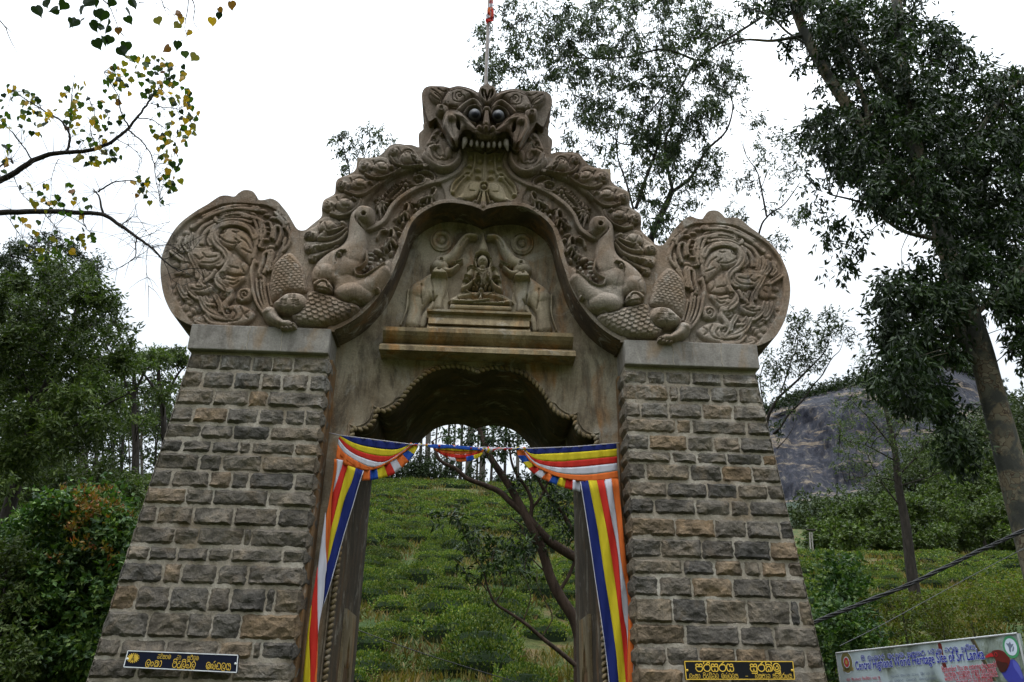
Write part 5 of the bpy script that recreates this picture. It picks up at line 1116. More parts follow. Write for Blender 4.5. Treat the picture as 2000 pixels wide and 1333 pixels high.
def cloth(name, label, strips, crop, Y, group=None, wav=(.0, 1.)):
    """strips: (colour, edge A, edge B, extra depth)"""
    V = []; F = []; mi = []
    for col, A, B, dy in strips:
        n, m = 26, 5; a = resamp(A, n); b_ = resamp(B, n); o = len(V)
        for i in range(n):
            for j in range(m):
                q = a[i]*(1-j/(m-1))+b_[i]*j/(m-1); px, py = crop[0]+q[0]/crop[2], crop[1]+q[1]/crop[2]
                yy = Y+dy+.018*math.sin(px*.20*wav[1]+py*.012)+.008*math.sin(px*.5+py*.05)
                V.append(at(px, py, yy))
        for i in range(n-1):
            for j in range(m-1): F.append((o+i*m+j, o+i*m+j+1, o+(i+1)*m+j+1, o+(i+1)*m+j)); mi.append(CK.index(col))
    me = pymesh(name, V, F, True); o = link(me, name, None, [CL[k] for k in CK])
    me.polygons.foreach_set('material_index', mi)
    sm = o.modifiers.new('thickness', 'SOLIDIFY'); sm.thickness = .0015
    return tag(o, label, 'banner', group)
c7 = (560, 900, 3.08); c8 = (1060, 860, 2.817); G_ = 'striped banners hung across the passage'
yr = [(415, 45), (395, 120), (350, 230), (310, 380), (280, 490), (255, 590), (243, 620)]; rr = [(370, 30), (350, 90), (310, 240), (280, 360), (262, 430), (250, 520), (243, 620)]
cloth('vertical_banner', 'long twisted five colour banner hanging down the left side of the passage', [
 ('O', [(286, -10), (282, 60), (262, 200), (235, 350), (228, 450), (232, 560), (240, 640)], [(300, -10), (300, 60), (275, 200), (264, 350), (264, 420), (252, 520), (241, 640)], .0),
 ('W', [(300, -10), (300, 60), (275, 200)], [(342, 0), (325, 60), (276, 200)], .01),
 ('R', [(342, 0), (325, 60), (290, 150), (275, 200), (262, 350), (260, 430)], [(370, 30), (350, 90), (310, 240), (280, 360), (262, 430)], .01), ('Y', rr, yr, .01),
 ('N', yr+[(232, 690), (220, 830)], [(460, 60), (430, 150), (390, 290), (350, 420), (310, 560), (275, 690), (250, 780), (216, 880)], .01),
 ('W', [(460, 60), (430, 150), (390, 290), (350, 420), (310, 560), (275, 690), (250, 780), (216, 880)], [(464, 61), (434, 151), (394, 291), (354, 421), (314, 561), (279, 691), (253, 781), (218, 881)], .008),
 ('W', [(233, 310), (215, 430), (200, 540), (188, 640), (182, 700), (185, 800), (185, 900), (188, 1020)], [(236, 350), (234, 500), (241, 640), (232, 700), (225, 800), (215, 880), (200, 960), (188, 1050)], -.01),
 ('R', [(185, 640), (165, 760), (150, 860), (145, 950), (135, 1060), (140, 1200), (142, 1333), (150, 1700)], [(186, 640), (185, 900), (188, 1040), (182, 1200), (172, 1333), (180, 1700)], -.012),
 ('Y', [(148, 870), (130, 1000), (115, 1130), (105, 1250), (98, 1333), (80, 1700)], [(149, 870), (145, 950), (135, 1060), (140, 1200), (142, 1333), (150, 1700)], -.012),
 ('O', [(184, 1100), (176, 1250), (168, 1333), (178, 1700)], [(188, 1060), (184, 1250), (181, 1333), (200, 1700)], -.014)], c7, .22)
bR = [(297, 222), (350, 480), (395, 760), (425, 1000), (445, 1180), (458, 1333), (490, 1600)]; bRd = [(337, 218), (375, 420), (410, 600), (425, 760), (440, 940), (465, 1090), (468, 1333), (500, 1600)]
bW = [(378, 212), (405, 420), (430, 660), (455, 790), (470, 900), (469, 1090), (468, 1333), (500, 1600)]; bB = [(250, 222), (300, 480), (345, 780), (380, 1000), (405, 1180), (418, 1333), (450, 1600)]
cloth('vertical_banner', 'long flat five colour banner hanging down the right side of the passage', [
 ('W', [(205, 228), (246, 480), (286, 760), (316, 960), (346, 1180), (364, 1333), (400, 1600)], [(210, 228), (250, 480), (290, 760), (320, 960), (350, 1180), (368, 1333), (404, 1600)], 0),
 ('N', [(210, 228), (250, 480), (290, 760), (320, 960), (350, 1180), (368, 1333), (404, 1600)], bB, 0), ('Y', bB, bR, 0), ('R', bR, bRd, 0), ('W', bRd, bW, .01), ('O', bW, [(416, 210), (430, 360), (455, 620), (478, 820), (495, 1000), (505, 1180), (512, 1333), (530, 1600)], 0), ('W', [(500, 1190), (498, 1333), (515, 1600)], [(505, 1180), (512, 1333), (530, 1600)], -.01)], c8, .22)
def sub(P, Q, t0, t1, k=8): # lengthwise slices of a strip between two curves
    a = resamp(P, 60); b_ = resamp(Q, 60); i0, i1 = int(t0*59), max(int(t1*59), int(t0*59)+2); return [tuple(p) for p in a[i0:i1+1:max(1, (i1-i0)//6)]]+[tuple(a[i1])], [tuple(p) for p in b_[i0:i1+1:max(1, (i1-i0)//6)]]+[tuple(b_[i1])]
b0_ = [(1285, 657), (1450, 652), (1650, 640), (1880, 622)]; b1_ = [(1284, 660), (1330, 690), (1450, 688), (1650, 676), (1882, 657)]; b2_ = [(1281, 662), (1350, 722), (1480, 740), (1660, 728), (1884, 706)]; b3_ = [(1278, 664), (1345, 738), (1450, 772), (1600, 778), (1885, 750)]; b4_ = [(1274, 666), (1340, 745), (1430, 790), (1540, 820), (1700, 825), (1887, 800)]; b5_ = [(1268, 668), (1330, 752), (1400, 797), (1500, 840), (1640, 866)]
b5f = b5_+[(1760, 866), (1892, 848)]
st = [('N', b0_, b1_, 0), ('Y', b1_, b2_, 0), ('R', b2_, b3_, 0), ('W', b3_, b4_, 0), ('O', b4_, b5f, 0)]
lowr = [(1222, 658), (1245, 712), (1295, 775), (1360, 832), (1440, 872), (1540, 910), (1646, 937)]
for i, c_ in enumerate('OBYRWOBYRW'): a_, q_ = sub(b5_, lowr, i/10, (i+1)/10); st.append((c_, a_, q_, .012))
cloth('draped_banner', 'striped banner gathered to a point, draped at the right of the passage top', st, CF, .24, wav=(0, 1.4))
l0 = [(78, 570), (300, 598), (440, 615), (535, 628)]; l1 = [(80, 573), (180, 622), (300, 650), (440, 662), (536, 629)]; l2 = [(76, 580), (150, 642), (250, 686), (390, 706), (470, 680), (537, 630)]; l3 = [(70, 592), (130, 662), (220, 712), (350, 745), (440, 705), (538, 631)]; l4 = [(66, 628), (110, 684), (200, 742), (300, 776), (420, 722), (540, 633)]; l5 = [(62, 690), (100, 716), (180, 772), (250, 797), (330, 782), (420, 735), (562, 632)]
st = [('N', l0, l1, 0), ('Y', l1, l2, 0), ('R', l2, l3, 0), ('W', l3, l4, 0), ('O', l4, l5, 0), ('O', l4[:3], [(52, 720), (110, 760), (232, 797)], .0)]
ul = [(232, 799), (310, 787), (380, 757), (440, 722), (490, 690), (530, 660), (562, 632)]; ll = [(222, 864), (300, 858), (390, 838), (440, 815), (500, 765), (552, 708), (592, 640)]
for i, c_ in enumerate('OBYRWOBY'): a_, q_ = sub(ul, ll, i/8, (i+1)/8); st.append((c_, a_, q_, .012))
cloth('draped_banner', 'striped banner with sagging lower edge, draped at the left of the passage top', st, CF, .24, wav=(0, 1.4))
st = [('B', [(650, 632), (700, 628), (800, 632), (900, 640), (1010, 652)], [(660, 648), (720, 655), (800, 652), (880, 660), (1000, 668)], -.02), ('Y', [(700, 645), (780, 640), (850, 645), (960, 655)], [(720, 660), (800, 668), (880, 672), (985, 668)], -.01),
 ('O', [(690, 655), (800, 660), (900, 668), (1020, 662)], [(710, 672), (800, 690), (900, 690), (1010, 676)], 0), ('R', [(700, 665), (800, 690), (900, 692), (1012, 674)], [(730, 690), (820, 716), (910, 716), (1000, 690)], 0), ('O', [(735, 690), (820, 712), (910, 712), (1000, 690)], [(770, 712), (830, 736), (895, 740), (990, 696)], .01),
 ('B', [(900, 708), (930, 702), (948, 698)], [(905, 740), (930, 736), (955, 725)], -.01), ('Y', [(946, 700), (975, 690), (1005, 680)], [(953, 726), (980, 716), (1008, 690)], -.01), ('W', [(780, 708), (830, 716)], [(800, 730), (838, 738)], -.005)]
cloth('draped_banner', 'short bunched banner sagging in the middle of the string', st, CF, .23, wav=(0, 2.))
# the twisted run and the string that carries them
tw = MB(); pth = [at(640+x/3.3333, 680+y/3.3333, .235) for x, y in catmull([(535, 628), (600, 632), (650, 634), (820, 642), (1000, 658), (1050, 664), (1120, 658), (1210, 656), (1290, 656)], 10)]
V, F = tubeVF(pth, [.014+.007*math.sin(i*1.3)+(.022 if 45 < i < 54 else 0) for i in range(len(pth))], 8)
me = pymesh('twisted_banner', V, F, True); o = link(me, 'twisted_banner', None, [CL[k] for k in CK]); me.polygons.foreach_set('material_index', [CK.index('WROWBWYWRW'[((i//8)+(i % 8))//3 % 10]) for i in range(len(F))])
tag(o, 'tightly twisted run of banner along the string, white knot near its middle', 'banner')
sr = MB(); sr.tube([at(643, 846, .40), at(663, 850.5, .25), at(730, 859, .24), at(800, 868, .24), at(930, 874, .24), at(1030, 876.5, .24), at(1120, 873, .24), at(1205, 866, .25), at(1211, 866, .40)], .006, 6)
tag(sr.build('banner_string', M['rope'], None, True), 'thin white string tied between the piers, banners hanging from it', 'string')

# flagpole and flag
fp = empty('flagpole', tuple(at(949, 172, .25)), 'thin brown steel flagpole rising behind the mask', 'flagpole')
pb, pt_ = at(948.5, 172, .25), at(955, 0, .25); pt_ = pb+(pt_-pb)*2.0
q = MB(); q.tube([pb+Vector((0, 0, -.4)), pb, (pb+pt_)/2, pt_], [.026, .026, .022, .018], 10); q.build('pole', M['pole'], fp, True)
q = MB(); q.tube([at(951.3, 150, .2), at(954, 110, .2), at(957, 60, .2), at(959.5, 0, .2)], .005, 5); q.build('halyard', M['rope'], fp, True)
cF2 = (930, 0, 7.4)
fl_ = cloth('flag', 'limp red, white and yellow flag hanging from the flagpole', [('Y', [(205, -160), (203, 0)], [(250, -160), (245, 12)], 0), ('R', [(203, 0), (190, 55)], [(245, 12), (243, 55)], 0), ('W', [(190, 55), (178, 110)], [(243, 55), (242, 100)], 0), ('O', [(178, 110), (160, 180), (160, 205)], [(242, 100), (230, 160), (232, 250)], 0), ('W', [(160, 200), (148, 240), (140, 275)], [(165, 205), (190, 240), (180, 262)], -.01), ('R', [(165, 190), (200, 240), (180, 265), (138, 272), (135, 300), (150, 348)], [(240, 110), (252, 180), (252, 240), (246, 280), (246, 312), (200, 318)], -.005), ('N', [(246, 30), (250, 150), (248, 250), (246, 330)], [(252, 30), (257, 150), (255, 250), (250, 330)], 0)], cF2, .2, wav=(0, 6.))
fl_['category'] = 'flag'

# ================================================================== LAND
def sst(a, b, x): t = min(1., max(0., (x-a)/(b-a))); return t*t*(3-2*t)
def ground_z(x, y):
    if y < 3: base = 0.
    else:
        az = x/(y+8.6) if y > -8 else 0
        right = sst(.22, .42, az)
        yc = 72-12*right; sl = .337-.085*right
        yy = min(y, yc); base = 2.1*sst(3, 12, y) + max(0, yy-12)*sl
        if y > yc: base += 2.5*(1-math.exp(-(y-yc)/25.))
        far = sst(75, 210, y)*sst(.20, .36, az); base += far*max(0, y-75)*.22
        base += (.35*mnoise.noise((x*.11, y*.11, 0))+.14*mnoise.noise((x*.4, y*.4, 3)))*sst(5, 15, y)
    if y < -20: base += .42*min(60, -20-y)  # added rise behind the camera, out of view, to block low frontal sky light
    return base
xs_ = np.unique(np.concatenate([np.linspace(-1500, -130, 16), np.linspace(-130, -30, 30), np.linspace(-30, 60, 130), np.linspace(60, 200, 50), np.linspace(200, 1500, 16)]))
ys_ = np.unique(np.concatenate([np.linspace(-600, -100, 8), np.linspace(-100, -20, 22), np.linspace(-20, 8, 20), np.linspace(8, 85, 110), np.linspace(85, 260, 50), np.linspace(260, 1800, 20)]))
V = [(x, y, ground_z(x, y)) for y in ys_ for x in xs_]; nx = len(xs_)
F = [(j*nx+i, j*nx+i+1, (j+1)*nx+i+1, (j+1)*nx+i) for j in range(len(ys_)-1) for i in range(nx-1)]
m, t, b = mat('hill_soil', rough=.95, spec=.1)
c = ramp(t, nz(t, .35, 9, .65, 'Position', .5), [(.3, (.014, .026, .008)), (.45, (.032, .052, .014)), (.56, (.060, .062, .020)), (.63, (.10, .064, .032)), (.75, (.16, .07, .035))])
c = mix(t, c, ramp(t, nz(t, 9, 5, .7, 'Position'), [(.3, g3(.55)), (.7, g3(1.4))]), 1., 'MULTIPLY'); t.links.new(c, b.inputs['Base Color']); bump(t, b, [(nz(t, 5, 6, .7, 'Position'), .8, .15)])
tag(link(pymesh('ground', V, F, True), 'ground', None, m), kind='structure')

# ------------------------------------------------------------------ leaves
def unit(v): return v/(np.linalg.norm(v, axis=1, keepdims=True)+1e-9)
def leaf_arrays(P, D, L, Wd, fold=.15):
    n = len(P); A = rng.normal(size=(n, 3)); S = unit(np.cross(D, A)); N = np.cross(D, S)
    L = L[:, None]; Wd = Wd[:, None]; mid = P+D*L*.42
    V = np.stack([P, mid+S*Wd*.5+N*Wd*fold, P+D*L, mid-S*Wd*.5+N*Wd*fold], 1).reshape(-1, 3)
    F = np.arange(4*n).reshape(n, 4); return V, F
def spray_points(C, R, n, down=.5, spread=.55, per=7, twig=.3, flat_=1.):
    """C centres, R radii, n leaves in each clump -> leaf origins and directions, in little sprays"""
    Ps, Ds = [], []
    for c, r, k in zip(C, R, n):
        m = max(1, int(k/per)); o = rng.normal(size=(m, 3))*spread; o /= np.maximum(1, np.linalg.norm(o, axis=1, keepdims=True)); o[:, 2] *= flat_
        sp = c+o*r; sd_ = unit(o*.6+rng.normal(size=(m, 3))*.5+np.array([0, 0, -down])); tl = twig*rng.uniform(.5, 1.2, (m, 1))
        for q in range(per):
            u = (q+rng.random((m, 1)))/per; Ps.append(sp+sd_*tl*u+rng.normal(size=(m, 3))*.02); Ds.append(unit(sd_*.6+rng.normal(size=(m, 3))*.75+np.array([0, 0, -down])))
    return np.concatenate(Ps), np.concatenate(Ds)
def crown(name, parent, matl, C, R, n, L, Wd, down=.5, spread=.55, twig=.3, flat_=1., fold=.15):
    n = [int(v*1.7) for v in n]; L *= 1.22; Wd *= 1.3
    P, D = spray_points(C, R, n, down, spread, 7, twig, flat_); k = len(P)
    V, F = leaf_arrays(P, D, L*rng.uniform(.6, 1.2, k), Wd*rng.uniform(.7, 1.2, k), fold)
    return link(npmesh(name, V, F, False), name, parent, matl)
def inpoly(px, py, poly):
    ins = False; n = len(poly)
    for i in range(n):
        x1, y1 = poly[i]; x2, y2 = poly[(i+1) % n]
        if (y1 > py) != (y2 > py) and px < (x2-x1)*(py-y1)/(y2-y1)+x1: ins = not ins
    return ins
def fill(poly, spacing, Y, dY, rr=random.Random(3)):
    xs = [p[0] for p in poly]; ys = [p[1] for p in poly]; out = []; y = min(ys)
    while y < max(ys):
        x = min(xs)+rr.random()*spacing
        while x < max(xs):
            qx, qy = x+rr.uniform(-.45, .45)*spacing, y+rr.uniform(-.45, .45)*spacing
            if inpoly(qx, qy, poly): out.append(np.array(at(qx, qy, Y+rr.uniform(-dY, dY))))
            x += spacing
        y += spacing*.86
    return out
def pxm(Y, px=1000, py=600):  # metres per photo pixel there
    return (at(px+10, py, Y)-at(px, py, Y)).length/10
def limb_tube(mb, pts, Y, r0, r1, n=7, wob=.0, raw=False):
    P = catmull(pts, 5) if len(pts) > 2 else np.array(pts, float); k = len(P); W_ = []
    Ys = Y if hasattr(Y, '__len__') else (Y, Y)
    for i, p in enumerate(P):
        yy = Ys[0]+(Ys[1]-Ys[0])*i/(k-1); W_.append(at(p[0], p[1], yy)+Vector((rnd.uniform(-wob, wob), rnd.uniform(-wob, wob), 0)))
    mb.tube(W_, [r0+(r1-r0)*i/(k-1) for i in range(k)], n); return [np.array(w) for w in W_]
def twigs(mb, centres, nodes, r=.012, sag=.1, frac=1., maxd=1e9):
    N = np.array(nodes)
    for c in centres:
        if rnd.random() > frac: continue
        d = np.linalg.norm(N-c, axis=1); i = int(np.argmin(d)); 
        if d[i] > maxd: continue
        a = N[i]; m_ = (a+c)/2+np.array([rnd.uniform(-.1, .1), rnd.uniform(-.1, .1), sag])*d[i]*.8
        mb.tube([a, (a+m_)/2+np.array([0, 0, sag*.3*d[i]]), m_, (m_+c)/2+np.array([0, 0, .02]), c], [r*1.6, r*1.4, r*1.1, r*.8, r*.4], 4)
def tree(name, label, cat, Y, trunk, r0, r1, limbs, clumps, leafm, barkm, L, Wd, down=.5, spread=.55, twig=.3, group=None, tw_r=.012, tw_frac=1., flat_=1., base=None, n_=8, trunk_to_ground=True):
    """trunk/limbs: photo-traced axes standing at distance Y; clumps: [(centre, radius, leaves)]"""
    P0 = at(trunk[0][0], trunk[0][1], Y if not hasattr(Y, '__len__') else Y[0]); gz = ground_z(P0.x, P0.y)
    root = empty(name, (P0.x, P0.y, gz), label, cat, group)
    tb = MB(); Yt = Y if not hasattr(Y, '__len__') else Y[0]
    nodes = limb_tube(tb, trunk, Yt, r0, r1, n_)
    if trunk_to_ground and nodes[0][2] > gz: tb.tube([Vector(nodes[0])+Vector((.02, 0, gz-nodes[0][2]-.3)), Vector(nodes[0])], [r0*1.35, r0], n_)
    tb.build('trunk', barkm, root, True)
    if limbs:
        for (pts, a, b_, *yy) in limbs:
            lb = MB(); nodes += limb_tube(lb, pts, (Yt, yy[0]) if yy else Yt, a, b_, 6); lb.build('branch', barkm, root, True)
    C = [np.array(c[0]) for c in clumps]
    if C:
        tw = MB(); twigs(tw, C, nodes, tw_r, .08, tw_frac); tg = tw.build('twigs', barkm, root, True); tg['kind'] = 'stuff'
        crown('crown', root, leafm, C, [c[1] for c in clumps], [c[2] for c in clumps], L, Wd, down, spread, twig, flat_)
    return root

LEAF = {
 'forest': mk_leaf('leaf_forest', [(.022, .046, .016), (.042, .080, .024), (.065, .112, .036), (.10, .15, .058), (.055, .085, .042)], trans=.25, big=.35),
 'forest_dark': mk_leaf('leaf_forest_dark', [(.010, .022, .009), (.018, .036, .014), (.030, .054, .022), (.022, .040, .022)], trans=.2, big=.3),
 'shrub': mk_leaf('leaf_shrub', [(.008, .024, .010), (.016, .044, .014), (.030, .066, .020), (.065, .11, .034)], rough=.35, trans=.2, big=.9, k=1.05),
 'redtip': mk_leaf('leaf_red_tips', [(.05, .08, .015), (.12, .09, .02), (.20, .055, .03), (.10, .12, .03), (.16, .08, .03)], trans=.3, k=.7),
 'euc': mk_leaf('leaf_eucalyptus', [(.012, .030, .014), (.022, .050, .022), (.038, .072, .034), (.070, .105, .060), (.05, .085, .02)], rough=.38, trans=.22, big=.8),
 'euc_dark': mk_leaf('leaf_vine_dark', [(.008, .020, .011), (.015, .036, .015), (.026, .056, .022), (.045, .080, .034)], rough=.38, trans=.18, big=.8),
 'tea': mk_leaf('leaf_tea', [(.022, .055, .012), (.045, .10, .018), (.095, .150, .028), (.17, .205, .045)], rough=.4, trans=.2, big=.45, k=.66),
 'yellowbush': mk_leaf('leaf_yellow_green', [(.05, .08, .015), (.09, .13, .02), (.14, .17, .03), (.10, .09, .03)], rough=.4, trans=.3, big=.6),
 'far': mk_leaf('leaf_far', [(.030, .052, .026), (.045, .075, .032), (.065, .10, .045)], trans=.15, big=.08),
}
BARK = {'dark': mk_bark('bark_dark', (.012, .010, .008), (.040, .033, .027)), 'grey': mk_bark('bark_grey', (.05, .043, .036), (.12, .105, .088)), 'brown': mk_bark('bark_brown', (.022, .014, .010), (.060, .040, .029)),
 'euc': mk_bark('bark_eucalyptus', (.026, .028, .024), (.065, .063, .054), .9, .015, (1, 1, .6), ((.14, .11, .07), (.075, .075, .056), (.15, .13, .09), (.055, .036, .024))), 'pale': mk_bark('bark_pale', (.16, .15, .13), (.30, .28, .25), 1.5)}

def sc(c, pts): return tosrc(c, pts)
def cl(pts, Y, dY, r_px, n, crop=None, rj=.3):
    """clumps at photo points (optionally crop coords)"""
    out = []
    for p in pts:
        q = tosrc(crop, [p])[0] if crop else p; yy = Y+rnd.uniform(-dY, dY); out.append((np.array(at(q[0], q[1], yy)), r_px*pxm(yy, q[0], q[1])*rnd.uniform(1-rj, 1+rj), n))
    return out
def fl_(poly, sp, Y, dY, r_px, n, gap=.14): 
    out = []
    for c in fill(poly, sp, Y, dY):
        q = rnd.random()
        if q < gap: continue
        out.append((c, r_px*pxm(c[1], 1000, 600)*rnd.uniform(.5, 1.15), int(n*rnd.uniform(.5, 1.5))))
    return out

# ---- through the passage: leaning many-stemmed tree, the small shrub before it
cH = (690, 820, 2.598)
tree('leaning_tree', 'dark many-stemmed leaning tree seen through the passage, right side', 'tree', 7.5,
 sc(cH, [(1150, 1110), (1120, 1010), (1050, 900), (1000, 800), (950, 640), (870, 480), (800, 350), (740, 260), (690, 180), (650, 80), (640, 20)]), .125, .055,
 [(sc(cH, [(1170, 720), (1110, 690), (1000, 620), (930, 550), (880, 490)]), .10, .085), (sc(cH, [(880, 490), (800, 420), (740, 365), (660, 330), (580, 300), (520, 250), (440, 205), (400, 110)]), .07, .03), (sc(cH, [(1180, 620), (1110, 560), (1060, 470), (1000, 400), (940, 300), (930, 180)]), .055, .03), (sc(cH, [(900, 500), (905, 420), (880, 350), (830, 280), (800, 200), (790, 80)]), .05, .02), (sc(cH, [(1040, 880), (1100, 780), (1150, 640)]), .045, .03), (sc(cH, [(930, 560), (900, 470), (960, 380), (1010, 260)]), .04, .02), (sc(cH, [(960, 650), (880, 600), (850, 540), (800, 500)]), .025, .012), (sc(cH, [(1000, 800), (960, 760), (900, 700)]), .02, .01)],
 cl([(940, 260), (1000, 320), (1060, 380), (1090, 300), (1040, 450), (980, 420), (1080, 520), (900, 200), (870, 130), (940, 120), (1020, 150), (1060, 200), (1100, 420), (820, 120), (760, 150), (700, 130), (840, 300), (900, 330), (1100, 600), (600, 90), (640, 150), (560, 60), (480, 80), (520, 130), (700, 90), (740, 60), (660, 50), (800, 60), (1000, 230), (870, 520), (820, 600), (850, 660), (900, 640)], 7.5, .6, 20, 75, cH), LEAF['euc_dark'], BARK['brown'], .10, .032, down=.4, twig=.25, tw_r=.008)
tree('young_shrub', 'thin leafy young shrub leaning in front of the tea slope', 'shrub', 6.5,
 sc(cH, [(1130, 1250), (1050, 1180), (960, 1110), (880, 1040), (800, 985), (720, 930), (680, 850)]), .045, .02, [(sc(cH, [(680, 850), (660, 770), (610, 690), (590, 640)]), .016, .006), (sc(cH, [(720, 930), (760, 860), (740, 780), (700, 720)]), .014, .006), (sc(cH, [(860, 1030), (900, 900), (870, 800)]), .014, .005), (sc(cH, [(960, 1100), (1010, 1000), (960, 900), (930, 820)]), .014, .005), (sc(cH, [(680, 870), (640, 820), (560, 770), (530, 720)]), .012, .005)],
 cl([(600, 640), (560, 600), (640, 600), (700, 590), (670, 660), (740, 700), (790, 740), (700, 720), (640, 700), (560, 680), (620, 560), (720, 640), (780, 680), (540, 740), (690, 770), (830, 760), (520, 470), (470, 490), (500, 450), (560, 520), (860, 640), (880, 700), (930, 760)], 6.5, .35, 15, 22, cH), LEAF['euc_dark'], BARK['brown'], .12, .035, down=.5, twig=.2, tw_r=.005)

# ---- eucalyptus row on the crest of the tea slope
for i, (px, r_, h_, k) in enumerate([(716, .12, 22, 0), (732, .16, 25, 1), (754, .11, 20, 0), (772, .15, 24, 1), (793, .12, 23, 0), (818, .17, 26, 1), (832, .30, 27, 2), (845, .12, 22, 0), (868, .15, 24, 1), (882, .12, 25, 0), (898, .16, 25, 1), (913, .38, 28, 2), (930, .13, 24, 0), (941, .34, 27, 2), (958, .14, 22, 1), (985, .16, 25, 1), (1010, .2, 26, 2), (1040, .14, 24, 1), (1075, .16, 25, 1), (1110, .14, 24, 0)]):
    Y = 76+rnd.uniform(-3, 7); p = at(px, 960, Y); gz = ground_z(p.x, p.y); root = empty('eucalyptus_tree', (p.x, p.y, gz), ('slim dark-trunked eucalyptus in the row along the crest of the tea slope', 'slim grey eucalyptus in the row along the crest of the tea slope', {832: 'thick pale eucalyptus trunk on the crest, leftmost of the three thick ones', 913: 'thickest pale eucalyptus trunk on the crest, middle of the passage view', 941: 'thick pale eucalyptus trunk on the crest just right of the middle', 1010: 'thick pale eucalyptus trunk on the crest behind the leaning tree'}.get(px))[k], 'tree', 'eucalyptus row on the crest')
    mb = MB(); ln = rnd.uniform(-.4, .4); mb.tube([(p.x, p.y, gz-.3), (p.x+ln*.5, p.y, gz+h_*.35), (p.x+ln, p.y, gz+h_*.7), (p.x+ln*1.6, p.y, gz+h_)], [r_*1.1, r_*.9, r_*.6, r_*.2], 7)
    mb.build('trunk', BARK['grey'] if k != 1 else BARK['dark'], root, True); C = []
    for q in range(26):
        z = rnd.uniform(.62, 1.08)*h_ if q > 3 else rnd.uniform(.2, .5)*h_; a = rnd.uniform(0, 6.28); rr_ = rnd.uniform(.3, 2.6)*(.4 if q <= 5 else 1); C.append(np.array((p.x+ln*z/h_+rr_*math.cos(a), p.y+rr_*math.sin(a), gz+z)))
    crown('crown', root, LEAF['forest'], C, [.8 if q > 3 else .4 for q in range(len(C))], [50 if q > 3 else 12 for q in range(len(C))], .22, .09, .4)
for i, (px, py, r_) in enumerate([(705, 935, 14), (735, 928, 18), (765, 918, 20), (795, 922, 16), (830, 905, 20), (862, 900, 24), (885, 915, 18), (920, 935, 16), (955, 945, 15), (990, 950, 14), (1030, 948, 16), (1070, 945, 18), (1105, 935, 20), (1130, 940, 18), (815, 925, 16), (848, 920, 20)]):
    Y = 74+rnd.uniform(-1, 3); p = at(px, py, Y); gz = ground_z(p.x, p.y); s_ = pxm(Y); root = empty('crest_bush', (p.x, p.y, gz), 'dark rounded bush under the eucalyptus row on the crest', 'bush', 'dark bushes along the crest')
    H_ = max(1., p.z-gz+r_*s_*.5); C = [np.array((p.x+rnd.gauss(0, r_*s_*.7), p.y+rnd.gauss(0, 1), gz+rnd.uniform(.05, 1)*H_)) for q in range(14)]
    mb = MB(); mb.tube([(p.x, p.y, gz-.2), (p.x, p.y, gz+H_*.5)], [.12, .05], 5); mb.build('stem', BARK['dark'], root, True); crown('crown', root, LEAF['forest_dark'], C, [r_*s_*.6]*14, [110]*14, .2, .10, .2)

# ---- wood on the left: big leafy tree, umbrella crowns, thin trunks against the sky
tree('forest_tree', 'large pale green leafy tree at the left edge, many dark limbs', 'tree', 21,
 [(20, 985), (45, 900), (70, 810), (105, 720), (140, 640), (160, 560)], .22, .07,
 [([(70, 810), (40, 720), (20, 640), (10, 560)], .09, .03), ([(60, 840), (110, 780), (170, 720), (230, 690)], .08, .03), ([(45, 900), (120, 850), (190, 800), (250, 770)], .07, .025), ([(105, 720), (90, 640), (95, 560), (80, 500)], .07, .02), ([(30, 950), (0, 880), (-30, 800)], .09, .04), ([(110, 700), (160, 650), (210, 610)], .06, .02)],
 fl_([(-30, 560), (20, 540), (80, 520), (130, 510), (180, 530), (205, 570), (225, 600), (235, 640), (260, 660), (270, 700), (240, 740), (235, 800), (190, 860), (100, 900), (0, 960), (-30, 900)], 25, 21, 3.0, 22, 185), LEAF['forest'], BARK['dark'], .19, .06, down=.35, twig=.4, tw_r=.02, tw_frac=.45)
tree('forest_tree', 'tall feathery tree whose crown tops the wood at the far left', 'tree', 33,
 [(60, 960), (70, 800), (80, 650), (90, 540), (95, 480)], .3, .06, [([(80, 650), (40, 580), (20, 500)], .12, .03), ([(85, 600), (140, 540), (170, 510)], .12, .03)],
 fl_([(-20, 500), (10, 478), (50, 462), (100, 462), (130, 480), (170, 492), (200, 515), (205, 540), (150, 560), (60, 560), (-20, 580)], 19, 33, 3, 14, 105), LEAF['forest_dark'], BARK['dark'], .2, .06, down=.1, twig=.5, tw_r=.03, tw_frac=.6, flat_=.5)
tree('forest_tree', 'flat-topped umbrella tree just left of the left pier cap', 'tree', 44,
 [(318, 960), (322, 880), (318, 800), (310, 740), (312, 705)], .28, .08, [([(316, 780), (280, 730), (262, 712)], .12, .04), ([(316, 790), (345, 735), (362, 715)], .12, .04)],
 fl_([(292, 690), (310, 683), (340, 684), (368, 694), (372, 720), (345, 712), (300, 715)], 10, 44, 3, 9, 80)+fl_([(285, 735), (370, 730), (372, 800), (340, 860), (300, 850), (280, 790)], 21, 44, 4, 15, 60), LEAF['forest'], BARK['dark'], .24, .08, down=0., twig=.5, tw_r=.03, flat_=.4, tw_frac=.5)
tree('forest_tree', 'lower umbrella tree between the big leafy tree and the pier', 'tree', 41,
 [(262, 960), (265, 880), (262, 800), (262, 740), (262, 715)], .25, .08, [([(262, 790), (240, 735), (232, 715)], .1, .04), ([(262, 770), (282, 728), (294, 715)], .1, .04)],
 fl_([(215, 712), (240, 692), (275, 688), (298, 705), (292, 726), (240, 728)], 11, 41, 3, 10, 75)+fl_([(215, 740), (290, 745), (285, 830), (250, 870), (215, 850)], 21, 41, 4, 15, 60), LEAF['forest'], BARK['dark'], .24, .08, down=0., twig=.5, tw_r=.03, flat_=.4, tw_frac=.5)
